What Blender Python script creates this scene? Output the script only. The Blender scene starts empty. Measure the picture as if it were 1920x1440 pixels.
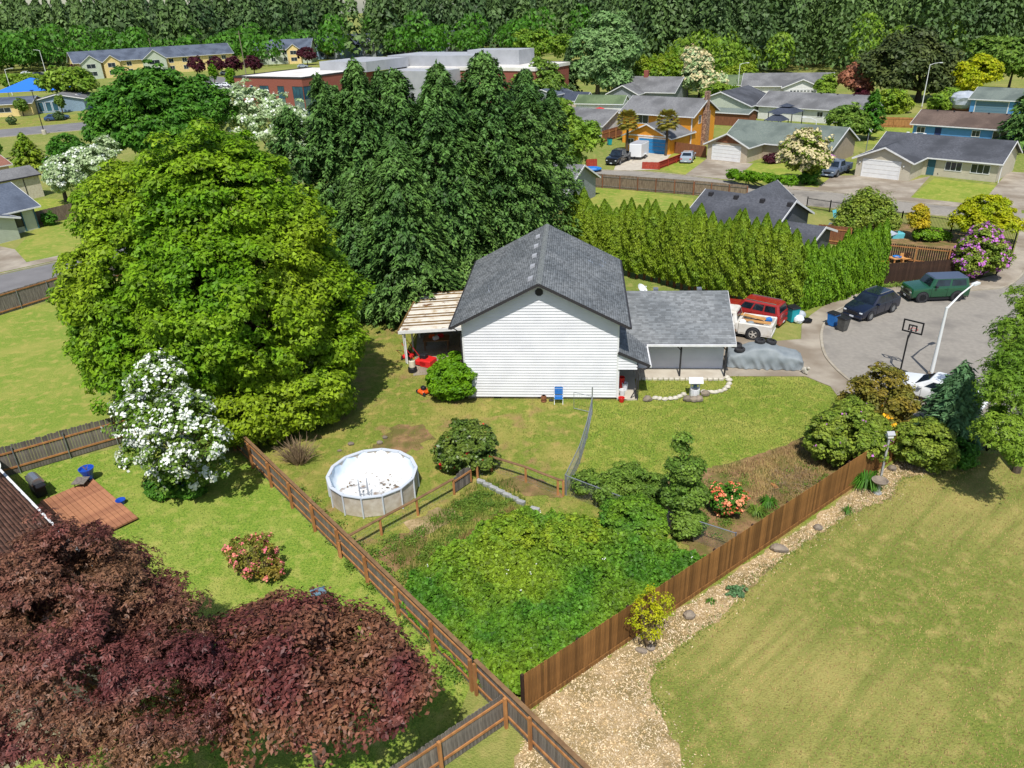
import bpy, math, random
import numpy as np
from mathutils import Vector, Matrix

# ------------------------------------------------------------------ camera, sky, sun, exposure
sc = bpy.context.scene
FPX, CAM_H, ROLL = 1420.0, 21.5, math.radians(2.2)
PITCH = math.atan(714 / FPX)
cp, sp, cr, sr = math.cos(PITCH), math.sin(PITCH), math.cos(ROLL), math.sin(ROLL)
R0, U0, F0 = Vector((1, 0, 0)), Vector((0, sp, cp)), Vector((0, cp, -sp))
cam_right, cam_up = R0 * cr - U0 * sr, R0 * sr + U0 * cr
cd = bpy.data.cameras.new('camera'); cam = bpy.data.objects.new('camera', cd); sc.collection.objects.link(cam)
mx = Matrix.Identity(4)
for i, v in enumerate((cam_right, cam_up, -F0)):
    for k in range(3): mx[k][i] = v[k]
mx[0][3], mx[1][3], mx[2][3] = 0, 0, CAM_H
cam.matrix_world = mx
cd.sensor_width = 36; cd.lens = 36 * FPX / 1920; cd.clip_start = 0.5; cd.clip_end = 6000
sc.camera = cam

SUN_EL, SUN_DIR = math.radians(58), Vector((0.07, 1.0))
w = bpy.data.worlds.new('World'); sc.world = w; w.use_nodes = True
nt = w.node_tree
sky = nt.nodes.new('ShaderNodeTexSky'); sky.sky_type = 'NISHITA'; sky.sun_disc = False
sky.sun_elevation = SUN_EL; sky.sun_rotation = math.radians(184)
bg = nt.nodes['Background']; bg.inputs[1].default_value = 0.125
nt.links.new(sky.outputs[0], bg.inputs[0])
sd = bpy.data.lights.new('sun', 'SUN'); sd.energy = 4.8; sd.angle = math.radians(0.53); sd.color = (1, 0.965, 0.91)
sun = bpy.data.objects.new('sun', sd); sc.collection.objects.link(sun)
hd = SUN_DIR.normalized()
tv = Vector((hd.x * math.cos(SUN_EL), hd.y * math.cos(SUN_EL), -math.sin(SUN_EL)))
sun.rotation_euler = tv.to_track_quat('-Z', 'Y').to_euler(); sun.location = (0, -30, 60)
sc.view_settings.view_transform = 'Standard'; sc.view_settings.look = 'None'
sc.view_settings.exposure = 0.04; sc.view_settings.gamma = 1
sc.view_settings.use_curve_mapping = False
sc.cycles.max_bounces = 6; sc.cycles.transparent_max_bounces = 4; sc.cycles.use_denoising = True

# ------------------------------------------------------------------ survey helpers (picture point -> place)
def ray(px, py):
    a = (px - 960) / FPX; b = (720 - py) / FPX
    u = a * cr + b * sr; v = -a * sr + b * cr
    return u, cp + sp * v, -sp + cp * v
def G(px, py, z=0.0):
    d = ray(px, py); t = (z - CAM_H) / d[2]
    return Vector((d[0] * t, d[1] * t, z))
def AT(px, py, Y):
    d = ray(px, py); t = Y / d[1]
    return Vector((d[0] * t, Y, CAM_H + d[2] * t))
def depth(p): return cp * p[1] - sp * (p[2] - CAM_H)
def PXY(x, y, z=0.0):
    zz = z - CAM_H; d = cp * y - sp * zz; u = x / d; v = (sp * y + cp * zz) / d
    return 960 + FPX * (u * cr - v * sr), 720 - FPX * (u * sr + v * cr)
def HT(px, pb, pt):
    p = G(px, pb); lo, hi = -1.0, 60.0
    for _ in range(40):
        m = (lo + hi) / 2
        if PXY(p.x, p.y, m)[1] > pt: lo = m
        else: hi = m
    return m

# ------------------------------------------------------------------ materials
M = {}
def lin(c):
    f = lambda v: (v / 255 / 12.92) if v / 255 <= 0.04045 else ((v / 255 + 0.055) / 1.055) ** 2.4
    return tuple(f(v) for v in c[:3]) + (1,)
def mat(name, c1, c2=None, scale=4.0, rough=0.85, bump=0.0, bscale=40.0, metal=0.0, spec=0.3, detail=4, lo=0.35, hi=0.65,
        rand=0.0, island=0.0, c3=None, scale3=0.6, stretch=None, lap=None, coat=0.0, trans=0.0, coords='Object', alpha=None, lo3=.42, hi3=.6):
    m = bpy.data.materials.new(name); m.use_nodes = True; M[name] = m
    n = m.node_tree.nodes; l = m.node_tree.links; b = n['Principled BSDF']; out = n['Material Output']
    b.inputs['Roughness'].default_value = rough; b.inputs['Metallic'].default_value = metal
    b.inputs['Specular IOR Level'].default_value = spec
    if coat: b.inputs['Coat Weight'].default_value = coat; b.inputs['Coat Roughness'].default_value = 0.06
    if alpha is not None: b.inputs['Alpha'].default_value = alpha
    if coords == 'World':
        tc = n.new('ShaderNodeNewGeometry'); co = tc.outputs['Position']
    else:
        tc = n.new('ShaderNodeTexCoord'); co = tc.outputs['Object']
    if stretch:
        mp = n.new('ShaderNodeMapping'); mp.inputs['Scale'].default_value = stretch
        if len(stretch) > 3: pass
        l.new(co, mp.inputs[0]); cs = mp.outputs[0]
    else: cs = co
    def noise(sca, det=detail, src=None):
        q = n.new('ShaderNodeTexNoise'); q.inputs['Scale'].default_value = sca; q.inputs['Detail'].default_value = det
        l.new(src or cs, q.inputs['Vector']); return q
    def ramp(fac, a, bb):
        q = n.new('ShaderNodeMapRange'); q.inputs[1].default_value = a; q.inputs[2].default_value = bb
        l.new(fac, q.inputs[0]); return q.outputs[0]
    def mix(f, a, bb):
        q = n.new('ShaderNodeMix'); q.data_type = 'RGBA'
        if isinstance(f, float): q.inputs[0].default_value = f
        else: l.new(f, q.inputs[0])
        for s, v in ((q.inputs[6], a), (q.inputs[7], bb)):
            if isinstance(v, tuple): s.default_value = v
            else: l.new(v, s)
        return q.outputs[2]
    col = lin(c1)
    if c2: col = mix(ramp(noise(scale).outputs['Fac'], lo, hi), lin(c1), lin(c2))
    if c3: col = mix(ramp(noise(scale3, 5, co).outputs['Fac'], lo3, hi3), col, lin(c3))
    if rand or island:
        h = n.new('ShaderNodeHueSaturation')
        if rand: q = n.new('ShaderNodeObjectInfo'); rv = q.outputs['Random']; amt = rand
        else: q = n.new('ShaderNodeNewGeometry'); rv = q.outputs['Random Per Island']; amt = island
        mr = n.new('ShaderNodeMapRange'); mr.inputs[3].default_value = 1 - amt; mr.inputs[4].default_value = 1 + amt
        l.new(rv, mr.inputs[0]); l.new(mr.outputs[0], h.inputs['Value'])
        if isinstance(col, tuple): h.inputs['Color'].default_value = col
        else: l.new(col, h.inputs['Color'])
        col = h.outputs[0]
    if isinstance(col, tuple): b.inputs['Base Color'].default_value = col
    else: l.new(col, b.inputs['Base Color'])
    hgt = None
    if bump: hgt = noise(bscale, 6).outputs['Fac']
    if lap:                                    # fine relief of lapped boards or shingle courses too far to pick apart
        wv = n.new('ShaderNodeTexWave'); wv.wave_profile = 'SAW'; wv.bands_direction = lap[0]
        wv.inputs['Scale'].default_value = 6.2832 / (lap[1] * 20) ; wv.inputs['Distortion'].default_value = 0
        l.new(co, wv.inputs['Vector']); hgt = wv.outputs['Fac']
    if hgt is not None:
        bp = n.new('ShaderNodeBump'); bp.inputs['Strength'].default_value = bump or 0.6; bp.inputs['Distance'].default_value = 0.05
        l.new(hgt, bp.inputs['Height']); l.new(bp.outputs[0], b.inputs['Normal'])
    if trans:
        t = n.new('ShaderNodeBsdfTranslucent')
        if isinstance(col, tuple): t.inputs[0].default_value = col
        else: l.new(col, t.inputs[0])
        ms = n.new('ShaderNodeMixShader'); ms.inputs[0].default_value = trans
        l.new(b.outputs[0], ms.inputs[1]); l.new(t.outputs[0], ms.inputs[2]); l.new(ms.outputs[0], out.inputs[0])
    return m
def leafmat(name, c1, c2, island=0.35, scale=0.5, trans=0.3, rough=0.55, c3=None, scale3=0.25):
    return mat(name, c1, c2, scale=scale, rough=rough, island=island, trans=trans, spec=0.25, detail=2, c3=c3, scale3=scale3, lo=.4, hi=.6)
def grassmat(name, g1, g2, dry, dirt=None, dscale=0.35, lo3=.5, hi3=.68, mow=None):
    """mown grass: blade-scale flecks, soft patches of dry straw colour and, where asked, bare soil"""
    m = bpy.data.materials.new(name); m.use_nodes = True; M[name] = m
    n = m.node_tree.nodes; l = m.node_tree.links; b = n['Principled BSDF']
    b.inputs['Roughness'].default_value = 1.0; b.inputs['Specular IOR Level'].default_value = 0.12
    g = n.new('ShaderNodeNewGeometry').outputs['Position']
    def nz(s, d, dist=0.0):
        q = n.new('ShaderNodeTexNoise'); q.inputs['Scale'].default_value = s; q.inputs['Detail'].default_value = d
        q.inputs['Distortion'].default_value = dist; l.new(g, q.inputs['Vector']); return q.outputs['Fac']
    def mr(f, a, bb):
        q = n.new('ShaderNodeMapRange'); q.inputs[1].default_value = a; q.inputs[2].default_value = bb; l.new(f, q.inputs[0]); return q.outputs[0]
    def mix(f, a, bb):
        q = n.new('ShaderNodeMix'); q.data_type = 'RGBA'; l.new(f, q.inputs[0])
        for s, v in ((q.inputs[6], a), (q.inputs[7], bb)):
            if isinstance(v, tuple): s.default_value = v
            else: l.new(v, s)
        return q.outputs[2]
    fine = nz(9.0, 4)
    col = mix(mr(fine, .38, .62), lin(g1), lin(g2))
    col = mix(mr(nz(1.6, 3, .3), .5, .72), col, lin(dry))
    col = mix(mr(nz(dscale, 3, .4), lo3, hi3), col, lin(dry))
    if dirt: col = mix(mr(nz(dscale * 1.9, 5, .5), .55, .70), col, lin(dirt))
    if mow is not None:                        # faint lines left by the mower
        mp = n.new('ShaderNodeMapping'); mp.inputs['Rotation'].default_value = (0, 0, -mow); l.new(g, mp.inputs[0])
        m2 = n.new('ShaderNodeMapping'); m2.inputs['Scale'].default_value = (.12, 1.5, 1); l.new(mp.outputs[0], m2.inputs[0])
        q = n.new('ShaderNodeTexNoise'); q.inputs['Scale'].default_value = 1.3; q.inputs['Detail'].default_value = 3; l.new(m2.outputs[0], q.inputs['Vector'])
        col = mix(mr(q.outputs['Fac'], .46, .82), col, lin(g2))
    l.new(col, b.inputs['Base Color'])
    bp = n.new('ShaderNodeBump'); bp.inputs['Strength'].default_value = 0.9; bp.inputs['Distance'].default_value = 0.06
    l.new(nz(16.0, 3), bp.inputs['Height']); l.new(bp.outputs[0], b.inputs['Normal'])
    return m

# ------------------------------------------------------------------ mesh building
COL = sc.collection
class MB:
    def __init__(s): s.v = []; s.f = []
    def add(s, vs, fs):
        o = len(s.v); s.v += [tuple(q) for q in vs]; s.f += [tuple(i + o for i in f) for f in fs]; return s
    def box(s, x0, x1, y0, y1, z0, z1):
        return s.add([(x0,y0,z0),(x1,y0,z0),(x1,y1,z0),(x0,y1,z0),(x0,y0,z1),(x1,y0,z1),(x1,y1,z1),(x0,y1,z1)],
                     [(0,3,2,1),(4,5,6,7),(0,1,5,4),(1,2,6,5),(2,3,7,6),(3,0,4,7)])
    def bbox(s, x0, x1, y0, y1, z0, z1, b=0.03):       # box with chamfered vertical edges and top
        pts = [(x0+b,y0),(x1-b,y0),(x1,y0+b),(x1,y1-b),(x1-b,y1),(x0+b,y1),(x0,y1-b),(x0,y0+b)]
        cx, cy = (x0+x1)/2, (y0+y1)/2
        sh = lambda p: (cx+(p[0]-cx)*(1-2*b/max(x1-x0,.01)), cy+(p[1]-cy)*(1-2*b/max(y1-y0,.01)))
        return s.loft([[(*p, z0) for p in pts], [(*p, z1-b) for p in pts], [(*sh(p), z1) for p in pts]], closed=True, caps=True)
    def loft(s, rings, closed=True, caps=True):
        n = len(rings[0]); vs = [p for r in rings for p in r]; fs = []
        for k in range(len(rings)-1):
            for i in range(n if closed else n-1):
                j = (i+1) % n; fs.append((k*n+i, k*n+j, (k+1)*n+j, (k+1)*n+i))
        if caps: fs.append(tuple(reversed(range(n)))); fs.append(tuple((len(rings)-1)*n+i for i in range(n)))
        return s.add(vs, fs)
    def tube(s, p0, p1, r0, r1=None, n=8, caps=True):
        r1 = r0 if r1 is None else r1; p0 = Vector(p0); p1 = Vector(p1); d = (p1-p0).normalized()
        a = d.orthogonal().normalized(); b = d.cross(a)
        ring = lambda p, r: [p + (a*math.cos(2*math.pi*i/n) + b*math.sin(2*math.pi*i/n))*r for i in range(n)]
        return s.loft([ring(p0, r0), ring(p1, r1)], caps=caps)
    def path(s, pts, r, n=6):
        pts = [Vector(p) for p in pts]; rs = r if isinstance(r, (list, tuple)) else [r]*len(pts); rings = []
        ref = None
        for i, p in enumerate(pts):
            d = (pts[min(i+1, len(pts)-1)] - pts[max(i-1, 0)]).normalized()
            a = d.orthogonal().normalized() if ref is None else (ref - d*ref.dot(d)).normalized()
            ref = a; b = d.cross(a)
            rings.append([p + (a*math.cos(2*math.pi*k/n) + b*math.sin(2*math.pi*k/n))*rs[i] for k in range(n)])
        return s.loft(rings)
    def bar(s, p0, p1, wd, ht, up=(0,0,1)):              # rectangular bar between two points
        p0 = Vector(p0); p1 = Vector(p1); d = (p1-p0).normalized(); u = Vector(up); sd_ = d.cross(u).normalized(); u = sd_.cross(d)
        r = lambda p: [p-sd_*wd/2-u*ht/2, p+sd_*wd/2-u*ht/2, p+sd_*wd/2+u*ht/2, p-sd_*wd/2+u*ht/2]
        return s.loft([r(p0), r(p1)])
    def lathe(s, prof, n=16, c=(0,0,0), axis='z'):
        rings = []
        for r, z in prof:
            q = []
            for i in range(n):
                t = 2*math.pi*i/n; x, y = r*math.cos(t), r*math.sin(t)
                q.append((c[0]+x, c[1]+y, c[2]+z) if axis == 'z' else (c[0]+x, c[1]+z, c[2]+y))
            rings.append(q)
        o = len(s.v); s.loft(rings, caps=False); k = len(rings)-1        # only ends that meet the axis are closed
        if prof[0][0] < .07: s.f.append(tuple(o+i for i in reversed(range(n))))
        if prof[-1][0] < .07: s.f.append(tuple(o+k*n+i for i in range(n)))
        return s
    def quad(s, *p): return s.add(p, [tuple(range(len(p)))])
    def slab(s, pts, t):                                  # plate: polygon extruded by vector t
        n = len(pts); t = Vector(t); top = [Vector(p) for p in pts]; bot = [p+t for p in top]
        return s.add(top+bot, [tuple(range(n)), tuple(reversed(range(n, 2*n)))] + [(i, n+i, n+(i+1)%n, (i+1)%n) for i in range(n)])
    def mesh(s, name, m=None, smooth=False, recalc=False):
        me = bpy.data.meshes.new(name); me.from_pydata(s.v, [], s.f)
        if m: me.materials.append(M[m])
        if recalc:
            import bmesh
            bm = bmesh.new(); bm.from_mesh(me); bmesh.ops.recalc_face_normals(bm, faces=bm.faces); bm.to_mesh(me); bm.free()
        if smooth: me.polygons.foreach_set('use_smooth', [True]*len(me.polygons))
        me.update(); return me
    def build(s, name, m, parent=None, smooth=False, loc=None, rz=0.0, recalc=True, bevel=0.0):
        o = bpy.data.objects.new(name, s.mesh(name, m, smooth, recalc)); COL.objects.link(o)
        if parent is not None: o.parent = parent
        if loc is not None: o.location = loc
        o.rotation_euler.z = rz
        if bevel:
            bv = o.modifiers.new('b', 'BEVEL'); bv.width = bevel; bv.segments = 2; bv.limit_method = 'ANGLE'
        return o
def place(me, name, parent, loc, rot=(0,0,0), scale=(1,1,1)):
    o = bpy.data.objects.new(name, me); COL.objects.link(o); o.parent = parent; o.location = loc; o.rotation_euler = rot; o.scale = scale; return o
def tag(o, label=None, cat=None, group=None, kind=None):
    if label: o['label'] = label
    if cat: o['category'] = cat
    if group: o['group'] = group
    if kind: o['kind'] = kind
    return o
def thing(name, label, cat, loc=(0,0,0), rz=0.0, group=None):
    o = bpy.data.objects.new(name, None); COL.objects.link(o); o.empty_display_size = 0.2
    o.location = loc; o.rotation_euler.z = rz; return tag(o, label, cat, group)
def struct(o): o['kind'] = 'structure'; return o
def copy_tree(o, parent=None):
    c = o.copy(); COL.objects.link(c)
    if parent is not None: c.parent = parent
    for ch in o.children: copy_tree(ch, c)
    return c
def inpoly(P, poly):
    x, y = P[:, 0], P[:, 1]; r = np.zeros(len(P), bool); n = len(poly)
    for i in range(n):
        x0, y0 = poly[i][0], poly[i][1]; x1, y1 = poly[(i+1) % n][0], poly[(i+1) % n][1]
        c = ((y0 > y) != (y1 > y)) & (x < (x1-x0)*(y-y0)/((y1-y0) or 1e-9)+x0); r ^= c
    return r
def smooth_poly(pts, sub=6, closed=True):
    n = len(pts); out = []
    for i in range(n if closed else n-1):
        g = lambda k: Vector(pts[(i+k) % n]) if closed else Vector(pts[max(0, min(n-1, i+k))])
        p0, p1, p2, p3 = g(-1), g(0), g(1), g(2)
        for k in range(sub):
            t = k/sub
            out.append(0.5*((2*p1)+(p2-p0)*t+(2*p0-5*p1+4*p2-p3)*t*t+(3*p1-p0-3*p2+p3)*t**3))
    if not closed: out.append(Vector(pts[-1]))
    return out
def sheet(name, pts, z, m, sub=1, ragged=0.0, seed=1, smooth=False):
    """flat sheet on the ground, pts are world points; ragged breaks the edge up"""
    rg = random.Random(seed); P = smooth_poly(pts, sub) if smooth else [Vector(p) for p in pts]
    if ragged:
        Q = []
        for i, p in enumerate(P):
            q = P[(i+1) % len(P)]; k = max(1, int((q-p).length / 0.3))
            for j in range(k):
                e = p.lerp(q, j/k); Q.append(e + Vector((rg.uniform(-1,1), rg.uniform(-1,1), 0))*ragged)
        P = Q
    b = MB(); b.quad(*[(p.x, p.y, z) for p in P]); o = b.build(name, m, recalc=False)
    if o.data.polygons[0].normal.z < 0: o.data.flip_normals()
    return struct(o)
# ------------------------------------------------------------------ material library
grassmat('g_yard', (130,138,60), (102,122,44), (164,148,84), (146,122,80), .34, .46, .8)
grassmat('g_front', (138,150,60), (108,134,46), (164,160,80), None, .3, .42, .85)
grassmat('g_west', (134,148,62), (108,134,50), (162,154,82), None, .3, .42, .85)
grassmat('g_southwest', (136,154,62), (105,136,47), (163,163,85), None, .35, .46, .9)
grassmat('g_right', (128,134,62), (104,118,50), (158,148,86), None, .16, .38, .72, mow=math.radians(40))
grassmat('g_far', (126,136,66), (104,122,52), (152,146,86), None, .08, .45, .75)
mat('soil', (122,94,66), (152,122,84), scale=2.5, c3=(104,98,50), scale3=.9, bump=.8, bscale=16, coords='World', rough=.95)
mat('chips_bed', (164,140,102), (192,168,130), scale=7, detail=4, c3=(134,118,78), scale3=.6, bump=.9, bscale=22, coords='World', rough=.95)
mat('chip', (196,168,122), (222,204,174), island=.3, rough=.9)
mat('asphalt', (138,132,123), (148,142,132), scale=3.5, detail=8, bump=.25, bscale=60, coords='World', rough=.95, c3=(120,115,108), scale3=.35, lo3=.52, hi3=.7)
mat('asphalt_dark', (112,110,110), (124,122,122), scale=.4, detail=4, bump=.2, bscale=50, coords='World', rough=.95)
mat('concrete', (150,140,126), (168,158,142), scale=.9, detail=5, bump=.2, bscale=40, coords='World', rough=.92, c3=(132,120,104), scale3=.3)
mat('concrete_pale', (176,166,150), (190,182,166), scale=1.2, detail=4, coords='World', rough=.9)
mat('kerb', (170,162,146), (150,140,122), scale=1.5, coords='World', rough=.9)
mat('siding', (221,221,223), (211,211,214), scale=1.1, detail=6, rough=.55, rand=.02, coords='World')
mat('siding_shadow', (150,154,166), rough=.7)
mat('trim_white', (222,222,222), (208,208,206), scale=3, rough=.6)
mat('trim_grey', (128,130,138), rough=.6)
mat('dark_trim', (52,50,52), rough=.6)
mat('shingle', (118,121,123), (130,133,135), scale=2.2, detail=3, island=.24, rough=.95, spec=.1, c3=(110,114,117), scale3=.4, coords='World')
mat('shingle_flat', (104,108,108), (128,132,130), scale=7, detail=6, rough=.95, bump=.4, bscale=30)
def roofmat(name, a, b): mat(name, a, b, scale=5, detail=4, rough=.95, spec=.15, bump=.5, bscale=18, c3=tuple(int(v*.9) for v in a), scale3=.3)
roofmat('roof_grey', (110,110,112), (128,128,128)); roofmat('roof_green', (104,114,108), (118,126,118))
roofmat('roof_dark', (76,78,84), (92,94,100)); roofmat('roof_navy', (62,68,82), (74,80,92))
roofmat('roof_brown', (98,84,76), (114,98,88)); roofmat('roof_brown2', (116,84,72), (134,98,84)); roofmat('roof_red', (130,92,78), (150,104,88))
roofmat('roof_slate', (84,92,106), (98,106,120)); roofmat('roof_moss', (92,108,78), (110,124,92))
mat('roof_white', (224,222,216), (205,200,192), scale=.3, detail=6, rough=.8)
mat('metal_white', (214,208,196), (178,160,128), scale=1.6, detail=4, lo=.5, hi=.75, rough=.6, c3=(120,88,56), scale3=1.1, lo3=.62, hi3=.7)
mat('rust', (130,104,60), (96,74,44), scale=3, rough=.9)
def sidemat(name, a, per=.2): mat(name, a, tuple(int(v*.95) for v in a), scale=1.5, rough=.7, lap=('Z', per), bump=.35)
sidemat('s_tan', (196,182,160)); sidemat('s_beige', (196,188,168)); sidemat('s_orange', (232,156,52)); sidemat('s_blue', (92,150,206))
sidemat('s_white', (222,222,218)); sidemat('s_grey', (140,146,150)); sidemat('s_mint', (188,196,178)); sidemat('s_yellow', (226,200,138))
sidemat('s_slate', (84,92,104)); sidemat('s_bluegrey', (130,152,172)); sidemat('s_darkgrey', (86,90,94)); sidemat('s_stone', (168,152,136))
mat('panel_grey', (168,170,174), (156,158,162), scale=.5, rough=.6); mat('panel_green', (92,112,104), rough=.5)
mat('brick', (150,88,74), (128,74,64), scale=9, detail=3, rough=.9, bump=.3, bscale=25)
mat('brick_dark', (96,66,60), (84,58,52), scale=6, rough=.9)
mat('chimney_stone', (170,140,118), (110,84,74), scale=4, detail=2, rough=.9, lo=.4, hi=.6, bump=.6, bscale=8)
mat('glass', (28,36,44), (44,56,66), scale=.7, rough=.08, spec=.6); mat('glass_blue', (30,62,84), (48,92,110), scale=.5, rough=.08, spec=.6)
mat('carglass', (16,22,28), (34,46,56), scale=1.4, rough=.05, spec=.7)
mat('door_white', (226,226,224), (216,216,216), scale=2, rough=.5); mat('door_blue', (44,122,178), (52,132,186), scale=2, rough=.5)
mat('door_teal', (52,96,110), rough=.5); mat('door_navy', (36,52,96), rough=.5)
mat('wood_grey', (124,116,108), (92,86,80), scale=3, stretch=(4,4,.5), rough=.9, rand=.22, detail=6)
mat('wood_old', (134,118,100), (98,84,72), scale=3, stretch=(4,4,.5), rough=.9, rand=.22, detail=6)
mat('wood_stain', (138,98,54), (104,72,40), scale=2.2, stretch=(5,5,.45), rough=.75, rand=.36, detail=4, spec=.2)
mat('wood_rail', (176,124,76), (150,102,62), scale=4, stretch=(1,1,.4), rough=.8, rand=.1)
mat('wood_top', (134,104,72), (112,86,60), scale=4, rough=.85); mat('wood_dark', (70,50,38), (52,38,32), scale=2, stretch=(4,4,.6), rough=.85, rand=.2)
mat('wood_redfence', (166,62,44), (140,50,38), scale=2, stretch=(4,4,.6), rough=.8, rand=.12)
mat('wood_brownfence', (140,92,64), (116,74,52), scale=2, stretch=(4,4,.6), rough=.85, rand=.15)
mat('wood_new', (206,156,96), (184,132,78), scale=3, rough=.8)
mat('deck', (172,120,88), (148,100,74), scale=2.5, stretch=(1,.2,1), rough=.75, rand=.12)
mat('galv', (168,172,178), (144,148,156), scale=6, rough=.4, metal=.6); mat('black_metal', (26,26,28), rough=.5)
mat('steel', (178,180,182), rough=.3, metal=.8); mat('white_paint', (218,220,218), rough=.45, spec=.4)
mat('rubber', (40,40,42), (56,56,58), scale=8, rough=.85); mat('rim', (160,162,164), rough=.35, metal=.7); mat('rim_old', (196,194,186), (160,152,140), scale=5, rough=.6)
mat('rim_black', (30,30,32), rough=.4)
mat('bark', (96,84,70), (70,60,50), scale=6, stretch=(3,3,.6), rough=.95, bump=.6, bscale=14); mat('bark_pale', (146,134,118), (110,100,86), scale=6, stretch=(3,3,.6), rough=.95)
mat('bark_red', (138,92,62), (100,70,50), scale=5, stretch=(3,3,.5), rough=.95); mat('twig', (150,128,98), (112,94,74), scale=8, rough=.95)
mat('stone', (142,130,114), (112,102,92), scale=3, rough=.95, bump=.7, bscale=9, rand=.2); mat('stone_white', (206,200,186), (176,168,152), scale=4, rough=.9, bump=.4, bscale=12, rand=.08)
mat('block', (168,168,166), (140,140,140), scale=4, rough=.9, rand=.1)
mat('plastic_blue', (40,116,190), (34,104,176), scale=3, rough=.45); mat('plastic_teal', (30,150,160), rough=.45); mat('plastic_grey', (88,88,84), (74,74,72), scale=4, rough=.5)
mat('plastic_black', (34,34,38), rough=.5); mat('plastic_red', (206,42,40), rough=.4); mat('plastic_white', (226,226,224), rough=.5)
mat('orange_paint', (232,92,32), rough=.4); mat('pink', (232,84,126), rough=.5); mat('green_toy', (60,142,112), rough=.5); mat('ceramic_blue', (28,72,170), rough=.2, spec=.6)
mat('cardboard', (196,150,92), (176,130,76), scale=3, rough=.9); mat('bag_black', (22,22,24), rough=.35); mat('bag_white', (216,220,226), rough=.45)
mat('cover_cloth', (136,143,146), (120,128,132), scale=1.5, detail=6, rough=.6, spec=.4)
mat('liner', (210,222,230), (170,198,218), scale=1.1, detail=6, rough=.4, c3=(236,238,238), scale3=.6); mat('pool_debris', (132,112,88), (92,80,68), scale=6, rough=.9)
mat('pool_floor', (226,226,222), (206,210,212), scale=1.5, detail=4, rough=.5, c3=(124,100,74), scale3=1.5, lo3=.55, hi3=.68); mat('pool_wall', (196,188,176), (172,160,144), scale=3, detail=4, rough=.6); mat('pool_rail', (196,202,210), rough=.5)
mat('water_blue', (70,170,220), (96,190,232), scale=.8, rough=.1)
mat('ivory', (214,206,186), (196,186,164), scale=4, rough=.8); mat('canvas_blue', (40,110,214), rough=.8); mat('tarp', (176,182,190), (150,158,168), scale=2, rough=.6)
mat('paint_teal', (60,130,150), rough=.6); mat('slate_blue', (96,124,140), rough=.7); mat('adirondack', (96,178,190), rough=.6)
def paint(name, c, r=.22): mat(name, c, rough=r, spec=.5, coat=.6)
paint('p_white', (226,228,228)); paint('p_navy', (18,26,46)); paint('p_green', (24,74,48)); paint('p_black', (20,22,28)); paint('p_silver', (150,160,170)); paint('p_steel', (92,104,122)); paint('p_redcar', (150,34,32), .4)
mat('p_oldwhite', (214,212,206), (198,192,180), scale=2.5, detail=4, rough=.45, c3=(150,110,76), scale3=1.8, lo3=.66, hi3=.74)
paint('p_bluecar', (46,72,110)); mat('lamp_red', (190,24,28), rough=.25); mat('lamp_clear', (214,220,224), rough=.12, spec=.6); mat('plate', (210,214,222), rough=.5); mat('roof_bluegrey', (70,80,100), rough=.35, coat=.4)

# ------------------------------------------------------------------ ground, roads, lawns
def pxs(pts, z=0): return [G(a, b, z) for a, b in pts]
b = MB(); b.quad((-2500,-40,0),(2500,-40,0),(2500,4500,0),(-2500,4500,0)); struct(b.build('ground', 'g_far', recalc=False))
YARD = pxs([(490,850),(520,905),(888,1292),(1003,1330),(1683,862),(1640,770),(1600,738),(1560,725),(1360,700),(1200,690),(1160,600),(1000,560),(860,560),(720,560),(640,620),(600,700)])
sheet('back_yard', YARD, .004, 'g_yard', ragged=.06)
FRONT = pxs([(1108,752),(1190,752),(1204,703),(1350,712),(1360,707),(1510,707),(1557,726),(1571,746),(1574,764),(1555,787),(1530,810),(1470,838),(1420,853),(1370,870),(1310,880),(1250,905),(1120,915),(1066,900),(1096,860),(1102,800)])
sheet('front_lawn', FRONT, .010, 'g_front', ragged=.1)
sheet('garden_bed', pxs([(1240,905),(1310,880),(1370,868),(1420,851),(1470,836),(1530,808),(1556,786),(1640,800),(1640,870),(1560,930),(1400,1035),(1340,1075),(1240,980)]), .015, 'soil', ragged=.12)
sheet('west_lawn', pxs([(-260,660),(0,590),(115,562),(330,600),(500,840),(225,832),(0,888),(-260,960)]), .006, 'g_west')
SWL = pxs([(-260,965),(0,893),(225,838),(488,852),(520,910),(880,1290),(800,1500),(-300,1500)])
sheet('southwest_lawn', SWL, .008, 'g_southwest')
RIGHT = pxs([(1000,1345),(1683,866),(1760,852),(1830,850),(2100,850),(2500,1500),(930,1500)])
sheet('right_lawn', RIGHT, .008, 'g_right')
CHIPS = pxs([(995,1332),(1150,1222),(1350,1093),(1500,992),(1676,868),(1700,850),(1790,868),(1745,890),(1690,893),(1668,935),(1600,960),(1520,1010),(1430,1075),(1360,1150),(1230,1245),(1215,1290),(1245,1350),(1275,1420),(1330,1530),(940,1530)])
sheet('chip_path', CHIPS, .013, 'chips_bed', ragged=.14, seed=4)
sheet('bare_patch', pxs([(760,985),(800,958),(850,950),(862,975),(830,990),(770,1012)]), .019, 'chips_bed', ragged=.22, seed=8)
sheet('bare_patch', pxs([(700,845),(735,800),(800,797),(812,820),(780,842),(730,862)]), .012, 'soil', ragged=.28, seed=9)
sheet('bare_patch', pxs([(700,1040),(770,990),(800,985),(790,1040),(740,1075)]), .0165, 'soil', ragged=.15, seed=10)
sheet('bare_patch', pxs([(925,905),(985,890),(1050,915),(1056,935),(985,928)]), .018, 'soil', ragged=.12, seed=11)
sheet('patio_floor', pxs([(775,705),(830,700),(900,690),(900,560),(790,560)]), .02, 'concrete')
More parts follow.
